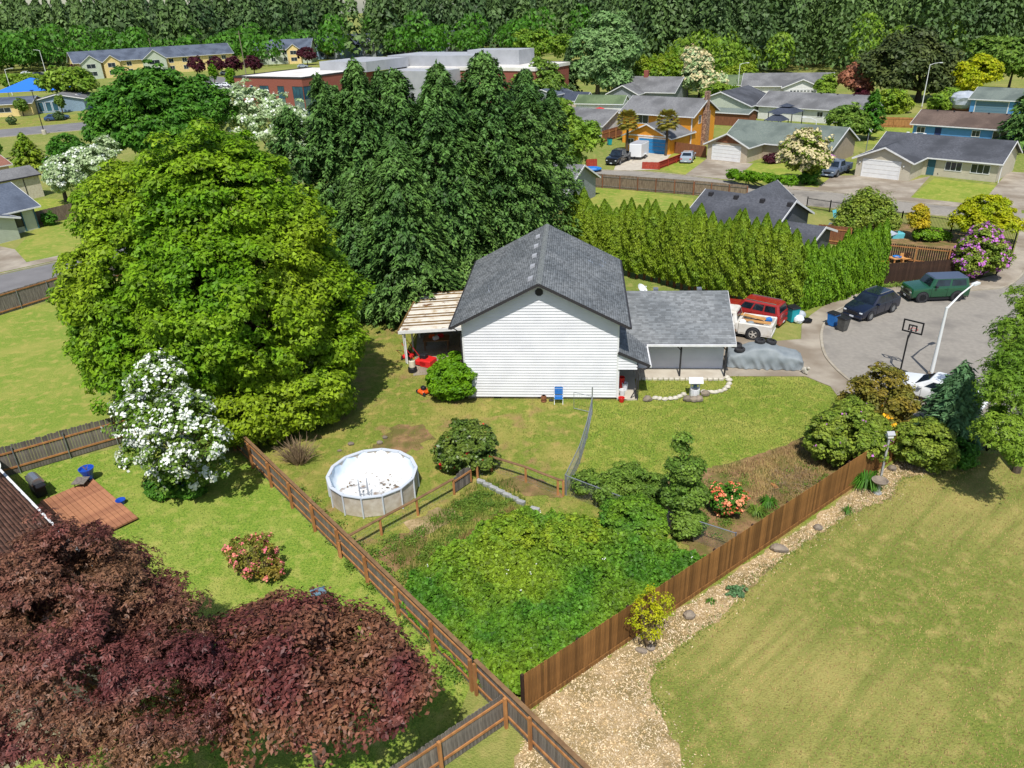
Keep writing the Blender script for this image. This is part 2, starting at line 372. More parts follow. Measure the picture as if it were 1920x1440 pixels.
# cul-de-sac, streets, driveways
KERB = [(1640,745),(1610,728),(1587,710),(1565,690),(1547,667),(1540,640),(1541,620),(1549,602),(1562,587),(1600,571),(1691,553),(1809,546),(1879,540),(1907,525),(1922,505),(1936,470),(1938,446)]
CUL = KERB + [(2050,430),(2300,480),(2500,700),(2200,840),(1920,832),(1800,806),(1720,782)]
sheet('cul_de_sac', pxs(CUL), .020, 'asphalt')
UP = [(960,310),(1099,319),(1204,322),(1287,330),(1340,337),(1440,352),(1565,361),(1655,374),(1815,390),(1915,400),(2150,420),(2200,470),(1940,450),(1915,424),(1880,414),(1700,400),(1512,386),(1400,364),(1100,340),(960,330)]
sheet('upper_street', pxs(UP), .014, 'asphalt')
WALK = [(1330,716),(1362,706),(1510,706),(1557,725),(1572,745),(1576,765),(1592,752)] + [(x, y) for x, y in KERB] + [(1912,432),(1898,482),(1865,516),(1810,531),(1690,536),(1645,541),(1600,551),(1580,558),(1540,577),(1520,591),(1503,610),(1502,636),(1440,641),(1380,625),(1330,620)]
sheet('driveway', pxs(WALK), .027, 'concrete')
def kerb(name, pts, wd=.16, h=.12):
    P = smooth_poly(pxs(pts), 4, closed=False); bb = MB()
    L = []; R = []
    for i, p in enumerate(P):
        d = (P[min(i+1, len(P)-1)] - P[max(i-1, 0)]).normalized(); n_ = Vector((-d.y, d.x, 0))*wd/2; L.append(p+n_); R.append(p-n_)
    bb.loft([[(l.x, l.y, .0), (l.x, l.y, h), (r.x, r.y, h), (r.x, r.y, .0)] for l, r in zip(L, R)])
    return struct(bb.build(name, 'kerb'))
kerb('kerb', KERB[1:], h=.09)
kerb('kerb', [(1099,319),(1204,322),(1287,330),(1340,337),(1440,352),(1565,361),(1655,374),(1815,390),(1915,400)], h=.1)
kerb('kerb', [(1400,364),(1512,386),(1700,400),(1880,414)], h=.1)
sheet('pavement', pxs([(1440,346),(1565,354),(1655,365),(1815,382),(1915,392),(1915,399),(1815,389),(1655,373),(1565,360),(1440,351)]), .03, 'concrete')
sheet('driveway', pxs([(1150,321),(1235,318),(1262,285),(1196,286),(1160,296)]), .022, 'concrete_pale')
sheet('driveway', pxs([(1285,328),(1375,338),(1412,307),(1325,298)]), .022, 'concrete')
sheet('driveway', pxs([(1530,355),(1700,378),(1745,330),(1703,340),(1602,329),(1560,330)]), .022, 'concrete')
sheet('gravel_drive', pxs([(1835,388),(1990,400),(2010,330),(1890,322)]), .022, 'concrete')
sheet('lawn', pxs([(1700,377),(1835,389),(1868,348),(1752,334)]), .012, 'g_front')
sheet('lawn', pxs([(1370,338),(1530,352),(1555,335),(1480,300),(1400,308)]), .012, 'g_front')
sheet('lawn', pxs([(1235,318),(1290,328),(1330,305),(1300,292),(1262,285)]), .012, 'g_front')
sheet('lawn', pxs([(1100,345),(1300,372),(1300,400),(1080,390)]), .012, 'g_west')
sheet('lawn', pxs([(1620,270),(1700,272),(1715,240),(1640,235)]), .012, 'g_front')
sheet('bark_bed', pxs([(1560,440),(1640,420),(1700,420),(1850,440),(1830,500),(1650,460)]), .012, 'soil')
sheet('play_yard', pxs([(1600,470),(1700,470),(1800,495),(1800,520),(1640,525)]), .013, 'soil')
sheet('left_street', pxs([(-300,592),(0,516),(122,489),(300,448),(420,420),(420,455),(112,530),(0,554),(-300,636)]), .014, 'asphalt_dark')
kerb('kerb', [(-200,566),(0,515),(122,488),(300,447)], h=.1)
sheet('pavement', pxs([(-200,560),(0,511),(122,485),(122,477),(50,492),(0,505),(-200,548)]), .02, 'concrete')
sheet('driveway', pxs([(-60,524),(0,510),(50,492),(28,468),(0,462),(-60,470)]), .024, 'concrete')
sheet('lawn', pxs([(28,468),(50,491),(135,476),(300,430),(200,395),(70,425)]), .012, 'g_west')
sheet('lawn', pxs([(40,380),(90,372),(140,376),(150,395),(70,405)]), .012, 'g_front')
sheet('far_road', pxs([(-200,258),(0,243),(170,228),(430,212),(430,224),(170,243),(0,257),(-200,274)]), .014, 'asphalt_dark')
kerb('kerb', [(-100,264),(0,258),(170,243),(430,224)], wd=.3)
sheet('verge', pxs([(-200,240),(0,226),(170,212),(170,226),(0,241),(-200,256)]), .010, 'g_yard')
sheet('parking_lot', pxs([(380,186),(450,182),(450,150),(400,142),(360,150)]), .014, 'asphalt_dark')
sheet('parking_lot', pxs([(30,152),(130,146),(140,132),(40,136)]), .014, 'asphalt_dark')
# ------------------------------------------------------------------ the grey-white two-storey house
HYAW = math.radians(-5.6)
HO = Vector((6.23, 40.09, 0))
def HL(x, y, z=0): 
    return Vector((HO.x + x*math.cos(HYAW) - y*math.sin(HYAW), HO.y + x*math.sin(HYAW) + y*math.cos(HYAW), z))
house = thing('two_storey_house', 'two storey house with blank white lap siding gable and grey shingle roof', 'house', HO, HYAW)
HW, HD, HE, HR = 9.05, 11.5, 5.12, 7.6       # width, depth, eave and ridge heights
SL = (HR - .16 - HE) / (HW/2)
core = MB(); cx = -HW/2
core.loft([[(-HW,.05,0.18),(0-.0,.05,0.18),(0,.05,HE),(cx,.05,HR-.2),(-HW,.05,HE)], [(-HW,HD,.18),(0,HD,.18),(0,HD,HE),(cx,HD,HR-.2),(-HW,HD,HE)]])
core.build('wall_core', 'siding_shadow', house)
MB().box(-HW+.06, -.06, .08, HD-.05, 0, .2).build('foundation', 'concrete', house)
for x in (-7.4, -4.7): MB().box(x, x+.45, .055, .1, .03, .16).build('crawlspace_vent', 'dark_trim', house)
def course(bb, x0, x1, x0t, x1t, z, h, y=0.0, t=.045):    # one lapped board facing -y
    bb.add([(x0,y-t,z),(x1,y-t,z),(x1t,y-.004,z+h),(x0t,y-.004,z+h),(x0,y+.05,z),(x1,y+.05,z),(x1t,y+.05,z+h),(x0t,y+.05,z+h)],
           [(0,1,2,3),(0,4,5,1),(0,3,7,4),(1,5,6,2),(3,2,6,7),(4,7,6,5)])
CH = .178; nz_ = int((HR-.2-.2)/CH)
def gx(z):                                               # half width of the gable at height z
    return HW/2 if z <= HE else max(0.02, (HR-.18-z)/SL)
for i in range(nz_+1):
    z = .2 + i*CH; h = min(CH, HR-.2-z)
    if h < .03: break
    bb = MB(); a, c = gx(z), gx(z+h)
    course(bb, cx-min(a, HW/2), cx+min(a, HW/2), cx-min(c, HW/2), cx+min(c, HW/2), z, h); bb.build('siding_board', 'siding', house)
for x in (-HW, 0):                                       # corner boards
    MB().box(x-.05, x+.05, -.045, .06, .18, HE-.02).build('corner_board', 'trim_white', house)
oc = MB(); oc.loft([[(cx+.24*math.cos(math.pi/8+k*math.pi/4), y, HR-.72+.24*math.sin(math.pi/8+k*math.pi/4)) for k in range(8)] for y in (-.07, .02)]); oc.build('gable_vent', 'dark_trim', house)
# side walls right of the gable (lap boards on +x face, above the entry roof)
for i in range(10):
    z = HE-.2-(i+1)*CH
    if z < 2.9: break
    MB().add([(.028,.05,z),(.028,HD,z),(.004,HD,z+CH),(.004,.05,z+CH),(-.03,.05,z),(-.03,HD,z),(-.03,HD,z+CH),(-.03,.05,z+CH)],
             [(0,1,2,3),(0,4,5,1),(3,2,6,7),(0,3,7,4),(1,5,6,2),(4,7,6,5)]).build('siding_board', 'siding', house)
# roof planes: decking, shingles (each a thin tab), fascia, ridge cap
RNG = np.random.default_rng(7)
def shingles(name, parent, o, ax, dn, W_, L_, m='shingle', inside=None, cw=.30, ch=.145):
    """tabs laid on the plane with origin o (eave corner), ax along the eave, dn up the slope"""
    o, ax, dn = (np.array(v, float) for v in (o, ax, dn)); nn = np.cross(ax, dn); nn /= np.linalg.norm(nn)
    if nn[2] < 0: nn = -nn
    V = []; nrow = int(L_/ch)+1
    for r in range(nrow):
        x = -RNG.uniform(0, cw)
        while x < W_:
            wd = cw*RNG.uniform(.55, 1.3); x0, x1 = max(x, 0), min(x+wd, W_); x += wd
            if x1-x0 < .03: continue
            y0, y1 = r*ch, min(r*ch+ch*1.05, L_)
            if y1-y0 < .02: continue
            if inside and not inside((x0+x1)/2, (y0+y1)/2): continue
            t = .012+RNG.uniform(0, .02); g_ = .004
            P = [o+ax*(x0+g_)+dn*y0+nn*t, o+ax*(x1-g_)+dn*y0+nn*t, o+ax*(x1-g_)+dn*y1+nn*.004, o+ax*(x0+g_)+dn*y1+nn*.004]
            V.append(P + [P[0]-nn*t, P[1]-nn*t])
    V = np.array(V); n = len(V); vv = V.reshape(-1, 3)
    base = (np.arange(n)*6)[:, None]
    fc = np.concatenate([base+np.array([[0,1,2,3]]), base+np.array([[4,5,1,0]])], 1).reshape(-1, 4)
    me = bpy.data.meshes.new(name); me.vertices.add(len(vv)); me.vertices.foreach_set('co', vv.ravel())
    me.loops.add(fc.size); me.loops.foreach_set('vertex_index', fc.ravel().astype(np.int32))
    me.polygons.add(len(fc)); me.polygons.foreach_set('loop_start', (np.arange(len(fc))*4).astype(np.int32)); me.update(calc_edges=True)
    me.materials.append(M[m]); ob = bpy.data.objects.new(name, me); COL.objects.link(ob); ob.parent = parent; ob['kind'] = 'stuff'; return ob
OV = .6; RY0, RY1 = -.66, HD+.4; ex = HW/2+OV; ez = HR-SL*ex
roofs = {}
for s_, nm in ((-1, 'west'), (1, 'east')):
    dn = Vector((-s_*ex, 0, HR-ez)); L_ = dn.length; dn.normalize()
    e0 = Vector((cx+s_*ex, RY0, ez)); nrm = Vector((s_*SL, 0, 1)).normalized()
    dk = MB(); dk.slab([e0, Vector((cx, RY0, HR)), Vector((cx, RY1, HR)), Vector((cx+s_*ex, RY1, ez))], nrm*-.14)
    rf = dk.build('roof', 'trim_grey', house); roofs[s_] = (rf, e0, dn, L_)
    shingles('shingles', rf, e0+nrm*.006, (0,1,0), dn, RY1-RY0, L_)
    # rake boards and gutter
    MB().bar(e0+Vector((0,-.012,-.07)), Vector((cx,RY0-.012,HR-.07)), .03, .16, up=nrm).build('rake_board', 'dark_trim', rf)
    MB().box(*sorted((cx+s_*ex, cx+s_*(ex+.11))), RY0+.02, RY1, ez-.13, ez-.02).build('gutter', 'dark_trim', rf)
rc = MB()
for k in range(48):
    y = RY0 + k*(RY1-RY0)/48; y1 = y+(RY1-RY0)/48*1.1
    for s_ in (-1, 1): rc.slab([(cx,y,HR+.035),(cx+s_*.16,y,HR+.035-SL*.16),(cx+s_*.16,y1,HR+.022-SL*.16),(cx,y1,HR+.022)], (0,0,-.02))
rc.build('ridge_cap', 'shingle_flat', house)
for y in (.75, 3.0, 5.1, 7.2, 9.4):                       # row of ridge vents on the left slope
    x = cx-.5; z = HR-SL*.5
    v_ = MB().add([(x-.17,y-.2,z-.1),(x+.12,y-.2,z+.04),(x+.12,y+.2,z+.04),(x-.17,y+.2,z-.1),(x-.17,y-.2,z+.1),(x+.12,y-.2,z+.2),(x+.12,y+.2,z+.2),(x-.17,y+.2,z+.1)],
        [(0,3,2,1),(4,5,6,7),(0,1,5,4),(1,2,6,5),(2,3,7,6),(3,0,4,7)]); v_.build('roof_vent', 'panel_grey', roofs[-1][0])
for s_, u, y in ((-1, 3.2, 2.6), (1, 3.0, 8.0), (1, 3.7, 8.3), (1, 3.9, 9.4)):
    x = cx+s_*u; z = HR-SL*u
    p_ = MB().tube((x,y,z-.1), (x,y,z+.38), .045); p_.slab([(x-.16,y-.16,z+.03+s_*SL*.16),(x+.16,y-.16,z+.03-s_*SL*.16),(x+.16,y+.16,z+.03-s_*SL*.16),(x-.16,y+.16,z+.03+s_*SL*.16)],(0,0,-.02)); p_.build('plumbing_vent', 'galv', roofs[s_][0])
# downspout left corner
MB().path([(-HW-OV,-.3,ez-.1),(-HW-.1,-.12,ez-.55),(-HW-.07,-.12,.3)], .035).build('downspout', 'dark_trim', house)
# attached garage with long porch roof
GX1, GY0, GYR, GY1, GZE, GZR = 7.3, 2.78, 6.85, 10.9, 2.45, 4.42
gs = (GZR-GZE)/(GYR-GY0)
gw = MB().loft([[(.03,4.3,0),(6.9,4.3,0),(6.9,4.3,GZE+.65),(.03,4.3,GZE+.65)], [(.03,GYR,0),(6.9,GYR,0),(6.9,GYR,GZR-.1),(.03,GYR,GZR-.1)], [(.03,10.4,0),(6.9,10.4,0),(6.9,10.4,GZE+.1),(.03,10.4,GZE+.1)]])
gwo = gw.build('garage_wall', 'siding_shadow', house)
for i in range(14):
    z = .12+i*CH
    bb = MB(); course(bb, 1.2, 6.9, 1.2, 6.9, z, CH, y=4.25); bb.build('siding_board', 'siding', gwo)
gr = MB().slab([(0.03,GY0,GZE),(GX1,GY0,GZE),(GX1,GYR,GZR),(0.03,GYR,GZR)], (0,0,-.12)).build('garage_roof', 'trim_grey', house)
MB().slab([(0.03,GYR,GZR),(GX1,GYR,GZR),(GX1,GY1,GZE),(0.03,GY1,GZE)], (0,0,-.12)).build('garage_roof', 'trim_grey', house)
dn = Vector((0,GYR-GY0,GZR-GZE)); L_ = dn.length; dn.normalize()
shingles('shingles', gr, (0.03,GY0,GZE+.006), (1,0,0), dn, GX1-.03, L_, inside=lambda x,y: x > .06)
shingles('shingles', gr, (GX1,GY1,GZE+.006), (-1,0,0), Vector((0,-dn.y,dn.z)), GX1-.03, L_)
MB().box(1.9, GX1+.02, GY0-.12, GY0-.01, GZE-.14, GZE-.02).build('gutter', 'trim_white', gr)
MB().slab([(GX1+.005,GY0,GZE-.01),(GX1+.03,GY0,GZE-.01),(GX1+.03,GYR,GZR-.01),(GX1+.005,GYR,GZR-.01)], (0,0,-.16)).build('rake_board', 'trim_white', gr)
for x in (2.6, 5.4): MB().box(x, x+.3, GYR+.3, GYR+.6, GZR-.25, GZR+.05).build('roof_vent', 'galv', gr)
for x, y in ((4.06, 3.05), (6.83, 3.05)):
    MB().box(x-.05, x+.05, y-.05, y+.05, 0, GZE-.02).bar((x,y,GZE-.55),(x-.4,y,GZE-.12),.06,.06).build('porch_post', 'dark_trim', house)
MB().box(1.9, 6.95, 3.0, 3.12, GZE-.13-.16, GZE-.13).build('porch_beam', 'dark_trim', house)
MB().box(1.25, 7.0, 2.85, 4.26, 0, .12).build('porch_slab', 'concrete_pale', house)
# entry: shed roof running down from the house wall, siding under its rake, recess, door, post
SX1, SZ0, SZ1, SY0, SY1 = 1.86, 3.22, 2.36, -.14, 3.6
sr_ = MB().slab([(0.03,SY0,SZ0),(SX1,SY0,SZ1),(SX1,SY1,SZ1),(0.03,SY1,SZ0)], (0,0,-.1)).build('entry_roof', 'trim_grey', house)
dn2 = Vector((0.03-SX1,0,SZ0-SZ1)); L2 = dn2.length; dn2.normalize()
shingles('shingles', sr_, (SX1,SY0,SZ1+.006), (0,1,0), dn2, SY1-SY0, L2)
MB().bar((0.0,SY0-.02,SZ0-.04),(SX1+.02,SY0-.02,SZ1-.04),.04,.17).build('rake_board', 'dark_trim', sr_)
MB().box(SX1+.005, SX1+.11, SY0, 2.7, SZ1-.13, SZ1-.02).build('gutter', 'trim_white', sr_)
es = (SZ0-SZ1)/(SX1-.03)
for i in range(5):
    z = 2.05+i*CH; a = min(1.15, (SZ0-.12-z)/es); c = min(1.15, (SZ0-.12-z-CH)/es)
    if c < .05: break
    bb = MB(); course(bb, .05, a, .05, c, z, CH, y=.0); bb.build('siding_board', 'siding', house)
MB().box(.0, .12, .06, 4.2, 0, 2.6).build('entry_side_wall', 'siding', house)
dr = MB().box(.125, .17, 2.0, 2.95, .15, 2.15).build('front_door', 'door_teal', house)
MB().tube((.17,2.1,1.05),(.25,2.1,1.05),.03).build('door_handle', 'steel', dr)
MB().box(.1, 1.3, 4.15, 4.24, 0.1, 2.5).build('entry_back_wall', 'slate_blue', house)
MB().box(.05, 1.24, -.05, 4.2, 0, .1).build('entry_slab', 'concrete_pale', house)
MB().box(1.1, 1.2, -.02, .08, .1, 2.45).bar((1.15,.03,.75),(.85,.03,.15),.05,.05).build('entry_post', 'dark_trim', house)
MB().path([(SX1+.05,-.05,SZ1-.1),(SX1-.45,-.05,SZ1-.4),(1.25,-.07,SZ1-.55),(1.25,-.07,.1)], .035).build('downspout', 'dark_trim', house)
MB().box(.1, .6, -.12, .02, .12, .14).build('door_mat', 'ivory', house)
# dish behind the garage roof
dish = thing('satellite_dish', 'grey satellite dish standing behind the garage ridge of the white sided house', 'satellite dish', HL(1.9, 8.6, 0), 0)
MB().tube((0,0,0),(0,0,3.7),.03).build('mast', 'galv', dish)
def dish_mesh(r=.42):
    d_ = MB(); rings = []
    for k in range(6):
        q = k/5; rings.append([(r*max(q,.02)*math.cos(t*math.pi/10), -.04-.14*q*q, r*max(q,.02)*math.sin(t*math.pi/10)) for t in range(20)])
    d_.loft(rings, caps=False); d_.tube((0,-.05,-.3),(0,-.45,-.05),.015); d_.box(-.04,.04,-.5,-.42,-.08,.02); return d_
dm = dish_mesh(); o = dm.build('reflector', 'white_paint', dish, loc=(0,0,3.85), rz=.95); o.rotation_euler.x = -.8
# ---- patio cover with ribbed metal roof
pat = thing('patio_cover', 'rusty white ribbed metal patio cover on white posts beside the house', 'patio cover', HO, HYAW)
PX0, PX1, PY0, PY1, PZ0, PZ1 = -14.1, -8.95, 4.7, 12.0, 2.42, 2.75     # low on the outer side
zz_ = lambda x: PZ0+(PZ1-PZ0)*(x-PX0)/(PX1-PX0)
npan = 15
for k in range(npan):
    y0 = PY0+.06+(PY1-PY0-.06)*k/npan; y1 = PY0+.06+(PY1-PY0-.06)*(k+1)/npan
    pn = MB().slab([(PX0,y0+.05,PZ0),(PX1,y0+.05,PZ1),(PX1,y1-.05,PZ1),(PX0,y1-.05,PZ0)], (0,0,-.02)).build('roof_panel', 'metal_white', pat)
    MB().slab([(PX0,y1-.05,PZ0+.055),(PX1,y1-.05,PZ1+.055),(PX1,y1+.045,PZ1+.055),(PX0,y1+.045,PZ0+.055)], (0,0,-.08)).build('rib', 'rust' if k%3 else 'metal_white', pn)
MB().slab([(PX0-.02,PY0,PZ0+.06),(PX1,PY0,PZ1+.06),(PX1,PY0+.055,PZ1+.06),(PX0-.02,PY0+.055,PZ0+.06)], (0,0,-.2)).build('fascia', 'trim_white', pat)
MB().box(PX0-.13, PX0-.02, PY0, PY1, PZ0-.1, PZ0+.03).build('gutter', 'rust', pat)
for y in (PY0+.25, PY0+2.3, PY0+4.6, PY1-.3): MB().box(PX0+.28, PX0+.38, y, y+.1, 0, PZ0-.03).build('post', 'trim_white', pat)
MB().path([(PX0-.07,PY0+.1,PZ0-.06),(PX0+.26,PY0+.1,PZ0-.22),(PX0+.27,PY0+.2,.1)], .035).build('downspout', 'trim_white', pat)
MB().box(PX0+.25, PX0+.41, PY0+.1, PY1-.2, PZ0-.18, PZ0-.03).build('beam', 'trim_white', pat)
# ------------------------------------------------------------------ other buildings
def rot2(x, y, a): return x*math.cos(a)-y*math.sin(a), x*math.sin(a)+y*math.cos(a)
def prism_walls(root, x0, x1, y0, y1, ze, rise, axis, m, name='wall', z0=0):
    b = MB(); ym, xm = (y0+y1)/2, (x0+x1)/2
    if axis == 'x': b.loft([[(x,y0,z0),(x,y1,z0),(x,y1,ze),(x,ym,ze+rise),(x,y0,ze)] for x in (x0, x1)])
    elif axis == 'y': b.loft([[(x0,y,z0),(x1,y,z0),(x1,y,ze),(xm,y,ze+rise),(x0,y,ze)] for y in (y0, y1)])
    else: b.box(x0, x1, y0, y1, z0, ze)
    return b.build(name, m, root)
def gable_roof(root, x0, x1, y0, y1, ze, rise, axis, m, ov=.45, trim='trim_white', t=.14, name='roof', gut=True):
    b = MB(); f = MB(); lift = .13
    if axis == 'x':
        ym = (y0+y1)/2; s = rise/((y1-y0)/2); zr = ze+rise+lift; zl = zr-s*((y1-y0)/2+ov); X0, X1 = x0-ov, x1+ov
        for sg in (-1, 1):
            ye = ym+sg*((y1-y0)/2+ov)
            b.slab([(X0,ye,zl),(X1,ye,zl),(X1,ym,zr),(X0,ym,zr)], (0,0,-t))
            if gut: f.box(X0, X1, *sorted((ye+sg*.01, ye+sg*.09)), zl-t-.02, zl-.01)
            for x, e in ((X0,-1), (X1,1)): f.slab([(x+e*.004,ye,zl+.01),(x+e*.05,ye,zl+.01),(x+e*.05,ym,zr+.01),(x+e*.004,ym,zr+.01)], (0,0,-.2))
    else:
        xm = (x0+x1)/2; s = rise/((x1-x0)/2); zr = ze+rise+lift; zl = zr-s*((x1-x0)/2+ov); Y0, Y1 = y0-ov, y1+ov
        for sg in (-1, 1):
            xe = xm+sg*((x1-x0)/2+ov)
            b.slab([(xe,Y0,zl),(xe,Y1,zl),(xm,Y1,zr),(xm,Y0,zr)], (0,0,-t))
            if gut: f.box(*sorted((xe+sg*.01, xe+sg*.09)), Y0, Y1, zl-t-.02, zl-.01)
            for y, e in ((Y0,-1), (Y1,1)): f.slab([(xe,y+e*.004,zl+.01),(xe,y+e*.05,zl+.01),(xm,y+e*.05,zr+.01),(xm,y+e*.004,zr+.01)], (0,0,-.2))
    r = b.build(name, m, root); f.build('fascia', trim, r); return r
def onface(face, plane, a0, a1, z0, z1, d0, d1):
    """box on a wall face; d is how far it stands out"""
    if face == 'f': return (a0, a1, plane-d1, plane-d0, z0, z1)
    if face == 'b': return (a0, a1, plane+d0, plane+d1, z0, z1)
    if face == 'l': return (plane-d1, plane-d0, a0, a1, z0, z1)
    return (plane+d0, plane+d1, a0, a1, z0, z1)
def win(root, face, plane, a0, a1, z0, z1, fm='trim_white', gm='glass', mull=1):
    b = MB(); w_ = .07; T = .05
    for q in ((a0-w_,a1+w_,z1,z1+w_),(a0-w_,a1+w_,z0-w_,z0),(a0-w_,a0,z0,z1),(a1,a1+w_,z0,z1)): b.box(*onface(face, plane, *q, -.02, T))
    for k in range(1, mull+1):
        c = a0+(a1-a0)*k/(mull+1); b.box(*onface(face, plane, c-.025, c+.025, z0, z1, .02, T-.01))
    f = b.build('window', fm, root)
    for k in range(mull+1):
        p0 = a0+(a1-a0)*k/(mull+1)+.026*(k>0); p1 = a0+(a1-a0)*(k+1)/(mull+1)-.026*(k<mull)
        MB().box(*onface(face, plane, p0, p1, z0, z1, -.02, .018)).build('pane', gm, f)
    return f
def gdoor(root, face, plane, a0, a1, z1, m, rows=4, fm='trim_white'):
    b = MB()
    for q in ((a0-.14,a1+.14,z1,z1+.15),(a0-.14,a0,.0,z1),(a1,a1+.14,.0,z1)): b.box(*onface(face, plane, *q, -.02, .06))
    f = b.build('garage_door', fm, root); h = z1/rows
    for k in range(rows): MB().box(*onface(face, plane, a0, a1, k*h+.02, (k+1)*h-.02, -.02, .03)).build('door_panel', m, f)
    return f
def door(root, face, plane, a0, a1, z1, m, z0=.1):
    d_ = MB().box(*onface(face, plane, a0, a1, z0, z1, -.02, .04)).build('door', m, root)
    MB().box(*onface(face, plane, a0+.08, a0+.14, z0+.95, z0+1.05, .04, .09)).build('door_handle', 'steel', d_); return d_
def roofbits(root, pts, m='galv', s=.3):
    for x, y, z in pts: MB().bbox(x-s/2, x+s/2, y-s/2, y+s/2, z-.25, z+.14, .03).build('roof_vent', m, root)
def hloc(root, x, y, z=0):
    c, s = math.cos(root.rotation_euler.z), math.sin(root.rotation_euler.z)
    return Vector((root.location.x+x*c-y*s, root.location.y+x*s+y*c, z))
Y44 = math.radians(-44)
# -- tan ranch with charcoal roof, top right
h1 = thing('ranch_house', 'beige ranch house with charcoal L-shaped roof and white double garage door', 'house', G(1602,329), Y44)
prism_walls(h1, .5, 15, 4.9, 13.4, 2.35, 1.85, 'x', 's_beige'); prism_walls(h1, 0, 6.6, 0, 8.5, 2.36, 1.42, 'y', 's_beige', 'garage_wall')
gable_roof(h1, .5, 15, 4.9, 13.4, 2.35, 1.85, 'x', 'roof_dark'); gable_roof(h1, 0, 6.6, 0, 8.7, 2.36, 1.42, 'y', 'roof_dark', name='garage_roof')
gdoor(h1, 'f', 0, .9, 5.3, 2.1, 'door_white'); win(h1, 'f', 4.9, 9.2, 11, .9, 1.9, mull=2); win(h1, 'f', 4.9, 12.1, 14.1, .9, 1.9, mull=2)
door(h1, 'f', 4.9, 7.1, 8.0, 2.1, 'door_teal'); roofbits(h1, [(3.4,10.2,4.1),(4.6,10.0,4.15),(2.4,10.4,4.1),(1.4,8.0,3.6)], 'white_paint', .35)
for x in (.45, 5.8): MB().tube((x,-.02,1.75),(x,-.16,1.75),.09).build('wall_lamp', 'white_paint', h1)
MB().bar((15.4,4.6,2.3),(15.4,4.6,0),.08,.08,up=(1,0,0)).build('downspout', 'trim_white', h1)
# -- tan house with grey-green roof
h2 = thing('ranch_house', 'tan ranch house with grey-green roof and white double garage door', 'house', G(1325,298), Y44)
prism_walls(h2, .4, 16.2, 4.6, 13.2, 2.3, 2.1, 'x', 's_stone'); prism_walls(h2, 0, 6.3, 0, 8.8, 2.31, 1.5, 'y', 's_tan', 'garage_wall')
gable_roof(h2, .4, 16.2, 4.6, 13.2, 2.3, 2.1, 'x', 'roof_green'); gable_roof(h2, 0, 6.3, 0, 9.0, 2.31, 1.5, 'y', 'roof_green', name='garage_roof')
gdoor(h2, 'f', 0, .9, 5.2, 2.05, 'door_white'); win(h2, 'f', 4.6, 10, 11.6, .8, 1.9); win(h2, 'f', 4.6, 13.2, 14.8, .9, 1.9)
MB().slab([(1.2,-.02,2.55),(5.1,-.02,2.55),(3.15,-.02,3.65)], (0,-.04,0)).build('gable_shakes', 'wood_brownfence', h2)
# -- orange house
h3 = thing('orange_house', 'orange two storey house with blue garage door and stone chimney', 'house', (29.6,123.2,0), math.radians(-40))
prism_walls(h3, -12.5, 0, 0, 8, 4.95, 1.95, 'x', 's_orange'); gable_roof(h3, -12.5, 0, 0, 8, 4.95, 1.95, 'x', 'roof_grey', ov=.55)
prism_walls(h3, -8.0, -.2, -6.5, .5, 2.5, 1.75, 'y', 's_orange', 'garage_wall'); gable_roof(h3, -8.0, -.2, -6.5, .6, 2.5, 1.75, 'y', 'roof_grey', name='garage_roof')
gdoor(h3, 'f', -6.5, -5.5, -.9, 2.15, 'door_blue'); win(h3, 'f', -6.5, -7.5, -6.5, 1.1, 1.9, 'trim_white'); win(h3, 'f', 0, -9.8, -7.8, 3.3, 4.6, mull=1); win(h3, 'f', 0, -4.6, -3.4, 3.5, 4.6)
win(h3, 'r', 0, 2.2, 3.0, 3.5, 4.6); MB().box(-7.9, -.3, -6.56, -6.52, 2.42, 2.62).build('trim_band', 'trim_white', h3)
for x in (-.02, ): MB().box(x-.1, x+.06, -.06, .06, .1, 4.9).build('corner_board', 'trim_white', h3)
MB().box(.03, .75, 3.4, 4.7, 0, 5.2).box(.03, .6, 3.6, 4.5, 5.2, 8.1).build('chimney', 'chimney_stone', h3)
# -- neighbour left of the orange house
h4 = thing('grey_roof_house', 'low white house with grey roof left of the orange house', 'house', G(1128,264), math.radians(-40))
prism_walls(h4, -16, 0, 0, 9, 2.5, 1.9, 'x', 's_white'); gable_roof(h4, -16, 0, 0, 9, 2.5, 1.9, 'x', 'roof_grey')
win(h4, 'f', 0, -2.2, -1.2, 1.0, 1.9); o = MB().lathe([(.34,0),(.34,.06),(.24,.06)], 14, axis='y'); o.build('wreath', 'dark_trim', h4, loc=(-.6,-.08,1.5))
# -- house under gazebo row
h5 = thing('white_wall_house', 'white walled ranch house with long grey roof behind the tan house', 'house', G(1608,236), Y44)
prism_walls(h5, -19, 0, 0, 9, 2.5, 2.0, 'x', 's_white'); gable_roof(h5, -19, 0, 0, 9, 2.5, 2.0, 'x', 'roof_grey'); win(h5, 'f', 0, -7.5, -6.5, 1.1, 1.9); win(h5, 'f', 0, -4, -3, 1.1, 1.9)
roofbits(h5, [(-3,4.3,4.5),(-6,4.3,4.5),(-9,4.3,4.5)], 'dark_trim')
# -- blue house, brown roof
h6 = thing('blue_house', 'long blue ranch house with brown roof and small windows', 'house', G(1708,262), Y44)
prism_walls(h6, 0, 17.5, 0, 8, 2.5, 1.5, 'x', 's_blue'); gable_roof(h6, 0, 17.5, 0, 8, 2.5, 1.5, 'x', 'roof_brown')
for a, c in ((.6,1.7),(8.4,9.4),(14.0,15.1)): win(h6, 'f', 0, a, c, 1.2, 2.0, 'trim_white')
door(h6, 'f', 0, 3.2, 4.1, 2.1, 'door_navy'); win(h6, 'f', 0, 11.2, 13.0, .2, 2.1, 'trim_white'); roofbits(h6, [(2+2.4*k,3.7,4.05) for k in range(6)], 'dark_trim', .22)
